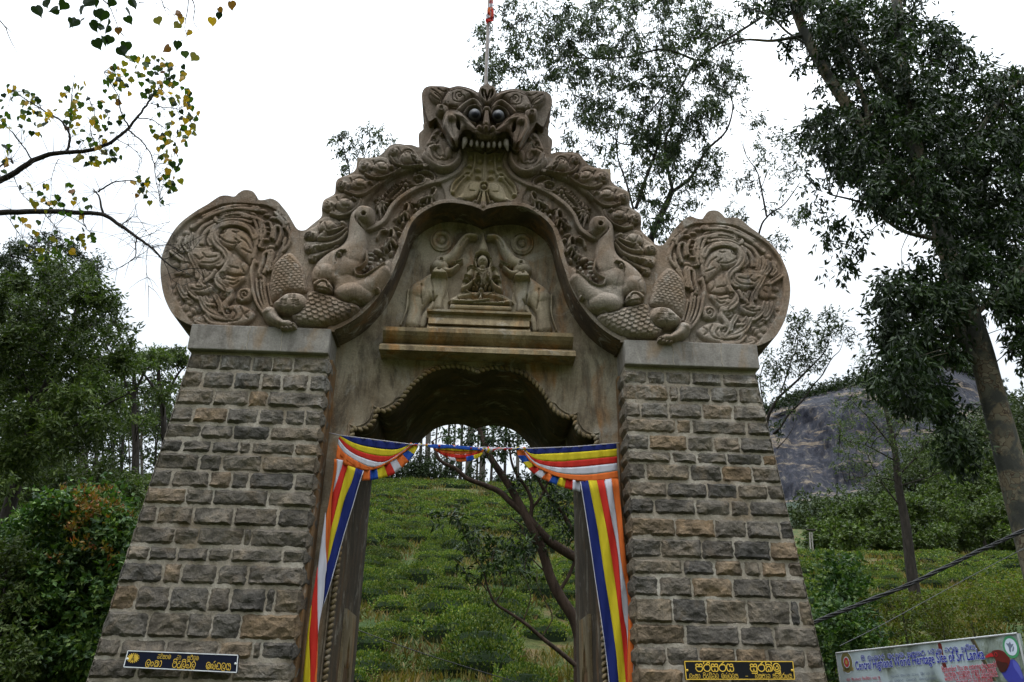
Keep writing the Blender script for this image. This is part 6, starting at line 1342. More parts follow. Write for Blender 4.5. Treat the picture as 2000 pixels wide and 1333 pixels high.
for i in range(30):
    px = 40+i*10.2+rnd.uniform(-5, 5); Y = 46+rnd.uniform(0, 26); p = at(px, 955, Y); gz = ground_z(p.x, p.y); top_ = at(px+rnd.uniform(-12, 12), rnd.uniform(730, 800), Y)
    root = empty('slender_tree', (p.x, p.y, gz), ('thin dark straight trunk standing against the sky in the left wood' if i % 3 else 'thin pale grey trunk standing against the sky in the left wood'), 'tree', 'slender trees in the left wood')
    mb = MB(); r_ = rnd.choice((.09, .12, .16, .2)); mb.tube([(p.x, p.y, gz-.3), ((p.x+top_.x)/2+rnd.uniform(-.3, .3), p.y, (gz+top_.z)/2), tuple(top_)], [r_, r_*.75, r_*.4], 6); mb.build('trunk', BARK['dark' if i % 3 else 'grey'], root, True)
    C = [np.array(at(px+rnd.gauss(0, 22), rnd.uniform(740, 830) if q < 7 else rnd.uniform(820, 905), Y+rnd.uniform(-3, 3))) for q in range(10)]
    crown('crown', root, LEAF['forest_dark' if i % 2 else 'forest'], C, [1.0]*len(C), [60]*len(C), .24, .09, .4)
for i, (px, py, r_) in enumerate([(20, 905, 40), (75, 925, 38), (130, 930, 34), (180, 935, 32), (225, 945, 26), (265, 955, 26), (20, 1000, 45)]):
    Y = 24+rnd.uniform(0, 6); p = at(px, py, Y); gz = ground_z(p.x, p.y); s_ = pxm(Y); root = empty('wood_edge_bush', (p.x, p.y, gz), 'green bush at the foot of the left wood', 'bush', 'bushes at the foot of the left wood')
    C = [np.array(at(px+rnd.gauss(0, r_*.5), py+rnd.uniform(-r_, r_*1.3), Y+rnd.uniform(-1.5, 1.5))) for q in range(16)]
    mb = MB(); mb.tube([(p.x, p.y, gz-.2), tuple(C[0])], [.1, .04], 5); mb.build('stem', BARK['dark'], root, True); crown('crown', root, LEAF['forest'], C, [r_*s_*.55]*16, [95]*16, .17, .06, .4)
# red-tipped shrub beside the left pier
P_ = [(40, 1010), (90, 985), (130, 960), (175, 955), (215, 968), (245, 1000), (262, 1040), (245, 1110), (215, 1180), (195, 1260), (175, 1345), (-30, 1345), (-30, 1200), (20, 1120), (10, 1060)]
R_ = tree('shrub', 'tall dense dark shrub with reddish young leaves beside the left pier', 'shrub', 6.2, [(110, 1400), (115, 1250), (125, 1120), (135, 1030)], .07, .03, [([(112, 1300), (60, 1200), (30, 1120)], .04, .015), ([(116, 1250), (170, 1150), (200, 1050)], .04, .015), ([(112, 1320), (30, 1290), (0, 1250)], .04, .015)],
 fl_(P_, 24, 6.2, .9, 21, 150), LEAF['shrub'], BARK['dark'], .105, .052, down=.15, twig=.25, tw_r=.008, tw_frac=.4)
tips = [c for c, r, n in fl_([(90, 985), (130, 958), (175, 952), (215, 965), (248, 1000), (258, 1030), (200, 1020), (120, 1040)], 13, 5.9, .6, 10, 10)]+[c for c, r, n in fl_([(40, 1040), (240, 1040), (240, 1130), (60, 1130)], 38, 5.5, .3, 10, 10)]
crown('young_leaves', R_, LEAF['redtip'], tips, [.07]*len(tips), [20]*len(tips), .075, .034, -.6, .6, .12)
tree('shrub', 'pale green leafy bush at the lower left edge of the photo', 'shrub', 5.2, [(-20, 1420), (-10, 1300), (10, 1150)], .05, .02, [], fl_([(-30, 1060), (20, 1040), (60, 1100), (50, 1200), (60, 1345), (-30, 1345)], 26, 5.2, .5, 18, 80), LEAF['forest'], BARK['dark'], .09, .036, down=.2, twig=.2, tw_r=.006)

# ---- sprigs above the left shoulder of the arch
tree('bamboo_sprig', 'delicate young tree tops rising behind the left shoulder of the arch', 'tree', 9., [(690, 420), (684, 345), (676, 310), (668, 275)], .03, .008, [([(690, 400), (700, 340), (718, 290), (728, 250)], .02, .005), ([(684, 345), (700, 300), (690, 285)], .01, .004), ([(718, 290), (745, 275), (765, 265)], .008, .003)],
 cl([(660, 262), (652, 280), (668, 270), (675, 255), (672, 292), (690, 285), (700, 300), (683, 305), (705, 285), (676, 330), (670, 325), (720, 255), (735, 250), (745, 262), (712, 250), (760, 270), (742, 285), (730, 300), (695, 270), (728, 275), (665, 300)], 9, .4, 8, 34), LEAF['euc'], BARK['dark'], .13, .027, down=.9, twig=.12, tw_r=.004)

# ---- eucalyptus behind the right shoulder
cK = (900, 0, 2.777)
dense = fl_([(925, 80), (950, 20), (985, -10), (1060, 0), (1100, 60), (1130, 100), (1120, 160), (1070, 180), (1010, 170), (960, 170), (930, 140)], 19, 13, 1.4, 15, 62, .2)+fl_([(1085, 60), (1100, -10), (1330, -20), (1440, 30), (1450, 110), (1420, 200), (1390, 250), (1340, 270), (1330, 330), (1270, 320), (1220, 260), (1150, 240), (1100, 170)], 19, 13, 2., 16, 78, .27)
sparse = fl_([(1060, 180), (1150, 190), (1240, 240), (1390, 220), (1410, 290), (1390, 350), (1300, 350), (1340, 440), (1290, 470), (1240, 400), (1180, 340), (1120, 320), (1060, 280)], 22, 13, 1.6, 13, 48, .25)+fl_([(1260, 400), (1330, 350), (1400, 330), (1410, 360), (1350, 420), (1300, 480)], 20, 13, .8, 10, 34, .2)+cl([(1430, 170), (1445, 150), (1455, 160), (1400, 300), (1415, 330), (1390, 350), (1300, 465), (1450, 190), (1440, 215), (1420, 250), (925, 70), (930, 110), (940, 60)], 13, .6, 12, 30)
tree('eucalyptus_tree', 'spreading grey-green eucalyptus behind the mask and right shoulder of the arch', 'tree', 13,
 sc(cK, [(1030, 1300), (1080, 1180), (1120, 1100), (1135, 1060), (1150, 1030)]), .11, .09,
 [(sc(cK, [(950, 1130), (1000, 980), (1050, 850), (1080, 740), (1075, 640), (1100, 520)]), .07, .03), (sc(cK, [(1150, 1040), (1120, 900), (1110, 760), (1160, 640), (1180, 500)]), .06, .03), (sc(cK, [(1150, 1040), (1250, 960), (1330, 820), (1440, 710), (1475, 560), (1420, 470)]), .065, .015), (sc(cK, [(1050, 850), (980, 790), (870, 780), (800, 720)]), .04, .015), (sc(cK, [(940, 1150), (900, 1000), (850, 850), (840, 700)]), .04, .015), (sc(cK, [(1100, 520), (1000, 640), (940, 760)]), .03, .012), (sc(cK, [(1180, 500), (1280, 330), (1400, 240), (1500, 180), (1640, 90)]), .035, .05), (sc(cK, [(1280, 330), (1100, 270), (900, 310), (700, 320), (580, 300)]), .05, .02), (sc(cK, [(1200, 420), (1000, 420), (850, 500), (720, 560)]), .035, .012), (sc(cK, [(700, 320), (560, 240), (450, 150), (330, 110)]), .03, .01)],
 dense+sparse, LEAF['euc'], BARK['dark'], .165, .036, down=.75, twig=.3, tw_r=.007, tw_frac=.6, trunk_to_ground=True)
cL = (1400, 0, 1.905)
tree('thin_tree', 'thin sparse tree with few leaves rising above the right tail disc', 'tree', 9, [(1385, 1300), (1400, 1000), (1440, 700)]+sc(cL, [(150, 900), (190, 805), (250, 762), (310, 680)]), .045, .012, [(sc(cL, [(185, 805), (165, 700), (150, 640), (110, 580), (88, 515)]), .028, .008), (sc(cL, [(165, 700), (200, 620), (245, 560)]), .014, .005), (sc(cL, [(110, 580), (100, 520), (140, 460)]), .01, .004)],
 cl([(130, 450), (160, 430), (170, 480), (150, 540), (180, 560), (230, 490), (250, 520), (60, 690), (100, 680), (140, 690), (120, 620), (230, 640), (270, 610), (300, 640), (250, 700), (300, 780), (280, 810), (200, 760), (90, 800), (60, 780), (240, 880), (220, 920), (330, 800), (270, 560), (190, 600)], 9, .5, 13, 55, cL), LEAF['euc'], BARK['dark'], .125, .026, down=.5, twig=.2, tw_r=.004)
cN = (1480, 600, 4.443)
tree('thin_tree', 'thin sparse tree with upswept branches right of the right pier cap', 'tree', 7.5, [(1430, 1300), (1455, 1050)]+sc(cN, [(60, 1200), (75, 1050), (95, 940), (140, 850), (190, 775)]), .045, .03, [(sc(cN, [(190, 775), (330, 650), (430, 550), (520, 460), (590, 370), (620, 250), (600, 100)]), .028, .006), (sc(cN, [(200, 745), (250, 600), (290, 470), (340, 350), (350, 220), (370, 60)]), .018, .005), (sc(cN, [(135, 1100), (200, 1040), (270, 930), (400, 800), (480, 680), (560, 590), (640, 450), (710, 380), (740, 300)]), .026, .005), (sc(cN, [(60, 1050), (40, 800), (20, 620), (60, 480)]), .02, .008), (sc(cN, [(165, 1230), (240, 1150), (300, 1060), (345, 960)]), .012, .004), (sc(cN, [(480, 500), (440, 420), (400, 330), (430, 200)]), .01, .004)],
 cl([(420, 95), (360, 110), (300, 80), (290, 200), (350, 190), (280, 320), (340, 300), (380, 250), (520, 240), (480, 300), (590, 240), (640, 220), (700, 130), (650, 110), (600, 50), (620, 90), (780, 220), (820, 260), (540, 180), (330, 380), (250, 450), (300, 480), (380, 420), (440, 470), (100, 430), (60, 500), (170, 560), (120, 580), (30, 600), (220, 560), (330, 540), (410, 520), (490, 520), (570, 480), (400, 690), (190, 700), (50, 700), (150, 490), (560, 310), (490, 390)], 7.5, .4, 15, 48, cN)+cl([(240, 960), (150, 1030), (190, 1100), (370, 780), (300, 850)], 7.5, .3, 10, 26, cN), LEAF['euc'], BARK['dark'], .10, .024, down=.3, twig=.18, tw_r=.004)

# ---- big flaking eucalyptus at the right edge
TR = [(2035, 1130), (2010, 1040), (1985, 950), (1962, 860), (1935, 760), (1915, 680), (1885, 590), (1850, 490), (1822, 410), (1795, 320), (1775, 220), (1760, 100), (1748, -40), (1740, -150)]
vine = fl_([(1560, 230), (1620, 210), (1690, 200), (1760, 170), (1860, 240), (2020, 260), (2020, 560), (1960, 610), (1890, 560), (1830, 470), (1760, 420), (1700, 400), (1640, 350), (1590, 310)], 20, 4.9, 1.6, 20, 66, .10)+fl_([(1560, 60), (1620, 30), (1700, 40), (1740, 20), (1800, 30), (1850, 60), (1900, 110), (1960, 130), (2020, 150), (2020, 290), (1860, 250), (1740, 230), (1660, 180), (1600, 130)], 20, 5.0, 1.4, 19, 64, .14)+fl_([(1450, 0), (1560, -20), (1800, -20), (1780, 40), (1700, 60), (1560, 30)], 21, 5.0, .9, 18, 58, .14)
low = fl_([(1720, 545), (1790, 510), (1860, 500), (1900, 590), (1880, 680), (1845, 720), (1850, 800), (1800, 800), (1760, 770), (1715, 740), (1690, 690), (1710, 620)], 21, 4.2, 1.1, 20, 66, .15)+fl_([(1960, 560), (2020, 530), (2020, 700), (1990, 700)], 24, 4.2, .6, 24, 130)+cl([(1860, 840), (1875, 870), (1880, 900), (1860, 800), (1850, 880), (1890, 850)], 4., .3, 22, 100)+cl([(1765, 780), (1740, 760), (1700, 750), (1790, 790), (1820, 760)], 4, .3, 18, 70)
hang = cl([(1600, 400), (1620, 430), (1640, 460), (1610, 470), (1650, 500), (1635, 530), (1670, 490), (1660, 420), (1590, 380), (1680, 450), (1570, 300), (1580, 350), (1560, 250)], 4.5, .4, 17, 42)
ltop = fl_([(1440, -10), (1560, -20), (1640, -10), (1700, 20), (1660, 80), (1600, 90), (1560, 40), (1480, 30)], 23, 4.5, .8, 17, 60)+cl([(1540, 100), (1560, 130), (1530, 80), (1600, 110), (1610, 160)], 4.5, .4, 12, 50)
tree('eucalyptus_tree', 'massive leaning eucalyptus with flaking bark and dark foliage at the right edge', 'tree', 4.5, TR, .265, .10,
 [([(1830, 430), (1780, 370), (1735, 320), (1690, 260), (1650, 200), (1605, 130), (1565, 50), (1540, -30)], .17, .10), ([(1778, 250), (1740, 190), (1700, 120), (1655, 50), (1625, -20)], .10, .07), ([(1565, 70), (1510, 80), (1455, 78), (1410, 90)], .045, .02), ([(1590, 95), (1540, 65), (1500, 30), (1440, 10)], .035, .015), ([(1735, 320), (1700, 290), (1690, 200), (1640, 90), (1600, 10)], .07, .04), ([(1935, 720), (1900, 700), (1870, 640), (1840, 600)], .14, .04), ([(1800, 350), (1880, 300), (1950, 200), (2000, 150)], .07, .03), ([(1840, 470), (1760, 450), (1690, 400), (1620, 380)], .05, .015), ([(1900, 620), (1960, 560), (2020, 480)], .06, .03), ([(1960, 600), (1990, 540), (2030, 470)], .04, .03)],
 vine+low+hang+ltop, LEAF['euc_dark'], BARK['euc'], .135, .040, down=.75, twig=.3, tw_r=.008, tw_frac=.5, n_=20)

# ---- slender tree standing in the tea on the right
tree('field_tree', 'slim dark-barked tree with thin see-through crown standing in the tea, right', 'tree', 23, [(1790, 1185), (1778, 1100), (1768, 1020), (1755, 950), (1748, 880), (1735, 820), (1720, 760)], .24, .07,
 [([(1768, 1000), (1720, 940), (1690, 880)], .04, .015), ([(1755, 930), (1800, 880), (1840, 820)], .05, .015), ([(1748, 880), (1700, 820), (1660, 780)], .045, .012), ([(1745, 860), (1780, 800), (1800, 740)], .045, .012), ([(1748, 900), (1690, 870), (1640, 860)], .035, .01), ([(1730, 800), (1700, 740), (1690, 690)], .04, .012), ([(1750, 940), (1700, 930), (1650, 940)], .03, .01), ([(1755, 950), (1820, 930), (1860, 910)], .03, .01)],
 fl_([(1620, 780), (1650, 750), (1700, 740), (1760, 760), (1820, 780), (1850, 850), (1860, 920), (1800, 930), (1700, 940), (1640, 930), (1620, 860)], 21, 23, 1.5, 13, 40)+cl([(1690, 690), (1694, 705), (1680, 712), (1700, 725), (1690, 745), (1705, 760), (1675, 735)], 23, .4, 9, 36), LEAF['forest'], BARK['dark'], .14, .03, down=.1, twig=.35, tw_r=.012)

# ---- peepal tree reaching in from the upper left
cP = (0, 0, 2.3804)
PY = -1.4
pt_root = empty('peepal_tree', (at(0, 360, PY).x-1.5, PY, 0), 'peepal tree branches with heart-shaped green and yellow leaves, upper left', 'tree')
nodes = []
for pts, a, b_ in [([(-120, 900), (0, 840), (60, 810), (150, 750), (250, 715), (380, 705), (480, 680), (560, 630), (620, 570), (680, 490), (730, 420)], .036, .009), ([(-120, 1000), (0, 990), (200, 985), (370, 990), (480, 1000), (560, 1050), (640, 1105), (700, 1150), (760, 1210), (830, 1262)], .034, .006),
 ([(310, 705), (325, 640), (290, 570), (230, 530), (130, 470), (60, 420)], .014, .004), ([(480, 1000), (462, 920), (435, 880)], .013, .006), ([(455, 895), (520, 852), (600, 840), (680, 852)], .010, .003), ([(590, 600), (660, 660), (710, 740), (728, 850), (745, 960)], .009, .003), ([(600, 590), (560, 520), (545, 440), (482, 335)], .010, .003), ([(640, 550), (700, 555), (760, 595), (820, 640)], .007, .002), ([(320, 640), (328, 500), (345, 350)], .007, .002), ([(380, 705), (440, 690), (500, 720), (560, 740)], .006, .002), ([(150, 750), (120, 700), (60, 620), (0, 560)], .009, .004), ([(60, 760), (40, 740), (-20, 800)], .012, .008), ([(630, 1100), (632, 1180), (600, 1220), (500, 1270)], .007, .0025), ([(560, 1050), (600, 1020), (640, 1010), (690, 1090)], .006, .002), ([(760, 1210), (820, 1180), (860, 1130)], .004, .0015), ([(700, 1150), (780, 1140), (850, 1170), (900, 1160)], .005, .0015), ([(760, 1210), (800, 1300), (850, 1330)], .004, .0015), ([(690, 1150), (680, 1230), (690, 1330)], .004, .0015), ([(640, 1110), (720, 1080), (790, 1030)], .004, .0015), ([(800, 1240), (900, 1290), (960, 1360)], .004, .0015), ([(830, 1262), (880, 1250), (930, 1270), (1000, 1400)], .005, .0015),
 ([(545, 650), (600, 680), (660, 740), (640, 800)], .005, .0015), ([(700, 480), (760, 500), (830, 510), (880, 560)], .006, .002), ([(720, 440), (760, 380), (790, 300)], .006, .002), ([(450, 690), (420, 600), (440, 520), (400, 440)], .006, .002), ([(50, 980), (55, 1040), (120, 1130)], .005, .002), ([(200, 985), (260, 1060), (300, 1130)], .005, .002), ([(380, 990), (400, 1060), (450, 1110)], .005, .002), ([(270, 740), (240, 830), (230, 960)], .004, .002), ([(60, 810), (100, 900), (150, 950)], .004, .002)]:
    lb = MB(); nodes += limb_tube(lb, tosrc(cP, pts), (PY, PY), a, b_, 7, .006); lb.build('branch', BARK['dark'], pt_root, True)
lb = MB(); q0 = Vector(at(-50, 378, PY)); q1 = Vector(at(-50, 420, PY)); tx = q0.x-1.6
lb.tube([(tx-.2, PY, -.2), (tx-.15, PY, 1.2), (tx, PY-.05, 3.2), (tx-.1, PY-.1, 5.2), (tx+.1, PY-.2, 7.5), (tx, PY-.2, 9.8)], [.42, .34, .28, .22, .15, .06], 14); lb.build('trunk', BARK['dark'], pt_root, True)
for a_, z_ in ((q0, q0.z-.5), (q1, q1.z-.4)):
    lb = MB(); lb.tube([(tx, PY, z_-.3), ((tx+a_.x)/2, PY, (z_+a_.z)/2-.05), a_], [.10, .055, .036], 8); lb.build('branch', BARK['dark'], pt_root, True)
# upper sprays belong to a nearer bough of the same tree
PY2 = -3.6; nod2 = []
for pts, a, b_ in [([(100, -120), (250, -60), (430, -40), (620, -60), (900, -80)], .03, .02), ([(430, -40), (500, 20), (530, 80), (560, 150), (610, 200)], .006, .002), ([(740, -60), (760, 30), (790, 80)], .006, .0025), ([(860, -70), (905, 30), (900, 100), (945, 168)], .007, .002), ([(880, -60), (870, 60), (860, 130), (880, 210)], .006, .002), ([(760, 30), (800, 60), (840, 130), (850, 190)], .004, .0015), ([(640, 15), (700, 10), (760, 25)], .004, .002), ([(-40, 60), (20, 120), (50, 190), (80, 245)], .006, .002), ([(20, 120), (60, 160), (76, 180)], .003, .001), ([(980, -70), (1010, 20), (1010, 60)], .004, .0015), ([(250, -60), (280, 0), (300, 20)], .004, .0015), ([(430, -40), (440, 60), (450, 120)], .004, .0015)]:
    lb = MB(); nod2 += limb_tube(lb, tosrc(cP, pts), (PY2, PY2), a, b_, 6, .003); lb.build('branch', BARK['dark'], pt_root, True)
PM = [mk_leaf('peepal_leaf_'+k, c, rough=.4, trans=.35) for k, c in (('green', [(.035, .08, .02), (.05, .10, .03)]), ('dark', [(.010, .026, .012), (.016, .036, .016)]), ('yellow', [(.40, .25, .03), (.46, .30, .04)]), ('olive', [(.16, .17, .03), (.21, .20, .04)]), ('brown', [(.17, .08, .03), (.2, .1, .04)]))]
def peepal_mesh(m, fold):
    o = [(0, 0), (.20, .10), (.40, .02), (.52, -.16), (.50, -.38), (.36, -.60), (.17, -.78), (.05, -.95), (0, -1.22)]
    V = [(0, 0, 0)]+[(x, fold*x*x*1.2, y) for x, y in o[1:]]+[(-x, fold*x*x*1.2, y) for x, y in o[1:-1]]; nR = len(o)-1
    mid = len(V); V.append((0, -.02, -.4)); F = [(mid, i, i+1) for i in range(1, nR)]+[(mid, 0, 1)]
    L_ = list(range(nR+1, len(V)-1)); F += [(mid, b_, a) for a, b_ in zip(L_[:-1], L_[1:])]+[(mid, L_[0], 0), (mid, nR, L_[-1])]
    me = pymesh('leaf', V, F); me.materials.append(m); return me
LM = [[peepal_mesh(m, f) for f in (.25, .6)] for m in PM]
def put_leaf(px, py, Y, size_px, kind, ang=None, crop=cP, stem=True, nodes_=None, smb=None):
    q = tosrc(crop, [(px, py)])[0]; p = at(q[0], q[1], Y); s_ = size_px/crop[2]*pxm(Y, q[0], q[1])*.85
    o = bpy.data.objects.new('leaf', rnd.choice(LM[kind])); COL.objects.link(o); o.parent = pt_root; o.matrix_parent_inverse = Matrix.Translation(-pt_root.location)
    o.location = p+Vector((0, 0, .4*s_)); o.scale = (s_, s_, s_); o.rotation_euler = (rnd.gauss(.5, .45), rnd.gauss(0, .45) if ang is None else ang, rnd.gauss(0, .75))
    if nodes_ is not None and smb is not None:
        N = np.array(nodes_); t_ = np.array(o.location); i = int(np.argmin(((N-t_)**2).sum(1))); a = Vector(N[i]); mm = (a+o.location)/2+Vector((rnd.uniform(-.02, .02), 0, .05*(a-o.location).length+.01))
        smb.tube([a, mm, o.location], [.0022, .0018, .0012], 3)
smb = MB()
for (x, y) in [(160, 45), (205, 15), (300, 25), (265, 55), (365, 55), (310, 105), (350, 105), (378, 100), (420, 12), (445, 60), (480, 65), (415, 120), (440, 122), (462, 125), (500, 132), (437, 200), (475, 185), (510, 182), (550, 235), (580, 212), (540, 62), (583, 92), (580, 52), (610, 12), (395, 8), (430, 5), (455, 8)]: put_leaf(x, y, PY2+rnd.uniform(-.2, .2), rnd.uniform(52, 68), 1, None, cP, True, nod2, smb)
for (x, y, k) in [(725, 95, 3), (840, 75, 4), (830, 120, 3), (880, 150, 2), (1015, 70, 1), (985, 95, 2), (1012, 50, 4), (785, 230, 4), (855, 250, 0), (910, 268, 3), (820, 205, 1), (1070, 20, 4), (545, 140, 4), (845, 90, 2), (500, 100, 1), (520, 10, 1)]: put_leaf(x, y, PY2+rnd.uniform(-.1, .1), rnd.uniform(42, 56), k, None, cP, True, nod2, smb)
REG = [([(480, 310), (600, 260), (720, 250), (850, 310), (890, 420), (920, 520), (925, 620), (880, 690), (800, 660), (740, 560), (700, 470), (560, 430), (490, 400)], 92), ([(350, 440), (480, 400), (600, 520), (520, 640), (440, 700), (350, 690), (290, 560)], 34), ([(0, 400), (80, 400), (180, 450), (230, 540), (210, 640), (120, 640), (60, 600), (0, 620)], 34), ([(300, 400), (420, 380), (330, 600), (200, 560)], 16), ([(400, 680), (540, 690), (560, 760), (420, 790), (350, 750)], 14), ([(680, 580), (760, 600), (840, 700), (840, 800), (820, 900), (760, 980), (720, 900), (760, 760)], 36), ([(600, 840), (700, 830), (700, 960), (640, 920)], 10), ([(80, 850), (330, 860), (430, 960), (380, 1010), (240, 1000), (100, 950)], 24), ([(60, 1010), (240, 1040), (310, 1160), (240, 1230), (120, 1180), (60, 1060)], 22), ([(300, 1040), (460, 1100), (450, 1170), (300, 1180)], 9), ([(0, 570), (60, 700), (10, 800)], 7)]
for poly, n in REG:
    xs = [p[0] for p in poly]; ys = [p[1] for p in poly]; k = 0
    while k < n:
        x, y = rnd.uniform(min(xs), max(xs)), rnd.uniform(min(ys), max(ys))
        if not inpoly(x, y, poly): continue
        k += 1
        if k > n*.83: break
        q = rnd.random(); kind = 0 if q < .42 else 3 if q < .66 else 2 if q < .84 else 1 if q < .95 else 4
        put_leaf(x, y, PY+rnd.uniform(-.35, .35), rnd.uniform(27, 42), kind, None, cP, True, nodes, smb)
XV, XF, XM = [], [], []
for poly, n in REG:
    xs = [p[0] for p in poly]; ys = [p[1] for p in poly]; k = 0
    while k < n*.8:
        x, y = rnd.uniform(min(xs), max(xs)), rnd.uniform(min(ys), max(ys))
        if not inpoly(x, y, poly): continue
        k += 1; q = tosrc(cP, [(x, y)])[0]; p = at(q[0], q[1], PY+rnd.uniform(-.5, .5)); s_ = rnd.uniform(23, 36)/cP[2]*pxm(PY, q[0], q[1])*.85
        kind = rnd.choice((0, 0, 1, 1, 3, 3, 2)); me_ = LM[kind][0]; mt = Matrix.Translation(p+Vector((0, 0, .4*s_))) @ Matrix.Rotation(rnd.gauss(0, .8), 4, 'Z') @ Matrix.Rotation(rnd.gauss(0, .5), 4, 'Y') @ Matrix.Rotation(rnd.gauss(.5, .5), 4, 'X') @ Matrix.Scale(s_, 4)
        o_ = len(XV); XV += [mt @ v.co for v in me_.vertices]; fs = [tuple(o_+i for i in f.vertices) for f in me_.polygons]; XF += fs; XM += [kind]*len(fs)
        N = np.array(nodes); t_ = np.array(p); i = int(np.argmin(((N-t_)**2).sum(1))); a = Vector(N[i]); smb.tube([a, (a+p)/2+Vector((0, 0, .02)), p+Vector((0, 0, .4*s_))], [.002, .0016, .001], 3)
me = pymesh('leaves', XV, XF); lo_ = link(me, 'leaves', pt_root, PM); me.polygons.foreach_set('material_index', XM); lo_['kind'] = 'stuff'
sg_ = smb.build('leaf_stalks', BARK['dark'], pt_root); sg_['kind'] = 'stuff'
tw = MB(); N = nodes
for i in range(300):
    a = Vector(N[rnd.randrange(len(N))]); d = Vector((rnd.uniform(-1, 1), rnd.uniform(-.3, .3), rnd.uniform(-1, .8))).normalized()*rnd.uniform(.12, .4)
    tw.tube([a, a+d*.5+Vector((0, 0, .02)), a+d], [.0034, .0024, .0012], 3)
o = tw.build('fine_twigs', BARK['dark'], pt_root); o['kind'] = 'stuff'

# ================================================================== TEA
def tea_mesh(seed, n, L, Wd, hi=True):
    r = np.random.default_rng(seed); th = r.uniform(0, 2*math.pi, n); v = r.random(n)**.6; rad = np.sqrt(r.random(n))
    lob = 1+.16*np.sin(th*3+seed)+.1*np.sin(th*5+seed*2); R_ = rad*lob; z = .62*(1-R_**3*.75)*(.86+.14*r.random(n)); side = r.random(n) < .34
    R_ = np.where(side, lob*(.93+.1*r.random(n)), R_); z = np.where(side, .55*r.random(n)+.02, z)
    P = np.stack([R_*np.cos(th), R_*np.sin(th), z], 1); D = unit(np.stack([R_*np.cos(th)*.6, R_*np.sin(th)*.6, np.full(n, .7)], 1)+r.normal(size=(n, 3))*.5)
    V, F = leaf_arrays(P, D, L*r.uniform(.7, 1.3, n), Wd*r.uniform(.7, 1.3, n))
    k = 14; V2 = [[0, 0, .44]]; F2 = []
    for j, (rr_, zz) in enumerate(((.55, .38), (.8, .2), (.8, -.15))):
        for i in range(k): a = 2*math.pi*i/k; l_ = 1+.16*math.sin(a*3+seed); V2.append([rr_*l_*math.cos(a), rr_*l_*math.sin(a), zz])
    o = len(V); V = np.concatenate([V, np.array(V2)]); FF = [tuple(f) for f in F]
    FQ = []
    for j in range(2):
        for i in range(k): FQ.append((o+1+j*k+i, o+1+(j+1)*k+i, o+1+(j+1)*k+(i+1) % k, o+1+j*k+(i+1) % k))
    for i in range(0, k, 1): FQ.append((o, o+1+i, o+1+(i+1) % k, o))
    return V, F, [f for f in FQ if len(set(f)) == 4]+[], [(o, o+1+i, o+1+(i+1) % k) for i in range(k)]
TM = []; M['shade'] = mk_simple('bush_core_shade', (.014, .022, .010), .95, .05)  # dark core dome: shade between the leaves put into its colour
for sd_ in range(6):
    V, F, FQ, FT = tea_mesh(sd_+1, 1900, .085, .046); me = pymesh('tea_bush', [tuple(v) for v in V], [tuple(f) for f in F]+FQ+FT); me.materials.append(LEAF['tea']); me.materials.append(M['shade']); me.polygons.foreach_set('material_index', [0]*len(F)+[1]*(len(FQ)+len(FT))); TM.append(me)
cand = []
for y in np.arange(10.5, 74, 1.62):
    row = int(y/1.62)
    for k in range(-80, 120):
        x = k*1.5+(row % 2)*.75; d = y+8.6; az = x/d
        if not (-.175 < az < .185 or .285 < az < .72 or -.52 < az < -.30): continue
        if y > 24 and mnoise.noise((x*.2+5, y*.15, 1.7)) < -.38: continue
        if rnd.random() < (.35 if az > .25 else .13 if y > 24 else .24): continue
        xx, yy = x+rnd.uniform(-.42, .42), y+rnd.uniform(-.3, .3)
        if yy > 62 and az > .25: continue
        cand.append((d, xx, yy))
cand.sort(); more = []
for y in np.arange(10.5, 74, 2.1):
    for x in np.arange(-70, 85, 1.9):
        az = x/(y+8.6)
        if (-.175 < az < .185 or .285 < az < .72 or -.52 < az < -.30) or not -1.1 < az < 1.2 or rnd.random() < .15 or mnoise.noise((x*.2+5, y*.15, 1.7)) < -.38: continue
        more.append((0, x+rnd.uniform(-.5, .5), y+rnd.uniform(-.4, .4)))
G_TEA = 'tea bushes planted in rows over the slope'
for i, (d, x, y) in enumerate(cand[:300]):
    o = bpy.data.objects.new('tea_bush', TM[i % 6]); COL.objects.link(o); s_ = rnd.choice((.5, .62, .72, .85))*rnd.uniform(.92, 1.1); o.location = (x, y, ground_z(x, y)-.06); o.scale = (s_*rnd.uniform(.95, 1.25), s_, s_*rnd.uniform(1.05, 1.5)); o.rotation_euler = (0, 0, rnd.uniform(0, 6.28))
    tag(o, 'low rounded clipped tea bush growing on the hill slope', 'tea bush', G_TEA)
VV, FF = [], []; off = 0; TBm = []
TB = [tea_mesh(20+k, 420, .16, .09) for k in range(3)]+[tea_mesh(30+k, 110, .3, .17) for k in range(3)]
for i, (d, x, y) in enumerate(cand[300:]+more):
    V, F, FQ, FT = TB[i % 3+(0 if d else 3)]; s_ = rnd.uniform(.55, .82)*(1 if d else 1.25); a = rnd.uniform(0, 6.28); c_, s2 = math.cos(a), math.sin(a)
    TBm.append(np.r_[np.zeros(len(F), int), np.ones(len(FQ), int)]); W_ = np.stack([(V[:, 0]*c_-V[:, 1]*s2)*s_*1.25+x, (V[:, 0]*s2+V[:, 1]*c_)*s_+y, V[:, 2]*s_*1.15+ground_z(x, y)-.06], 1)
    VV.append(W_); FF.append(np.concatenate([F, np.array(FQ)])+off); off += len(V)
if VV: tag(link(npmesh('tea_bushes', np.concatenate(VV), np.concatenate(FF), False, np.concatenate(TBm)), 'tea_bushes', None, [LEAF['tea'], M['shade']]), 'further rows of clipped tea bushes up the slope', 'tea bushes', kind='stuff')
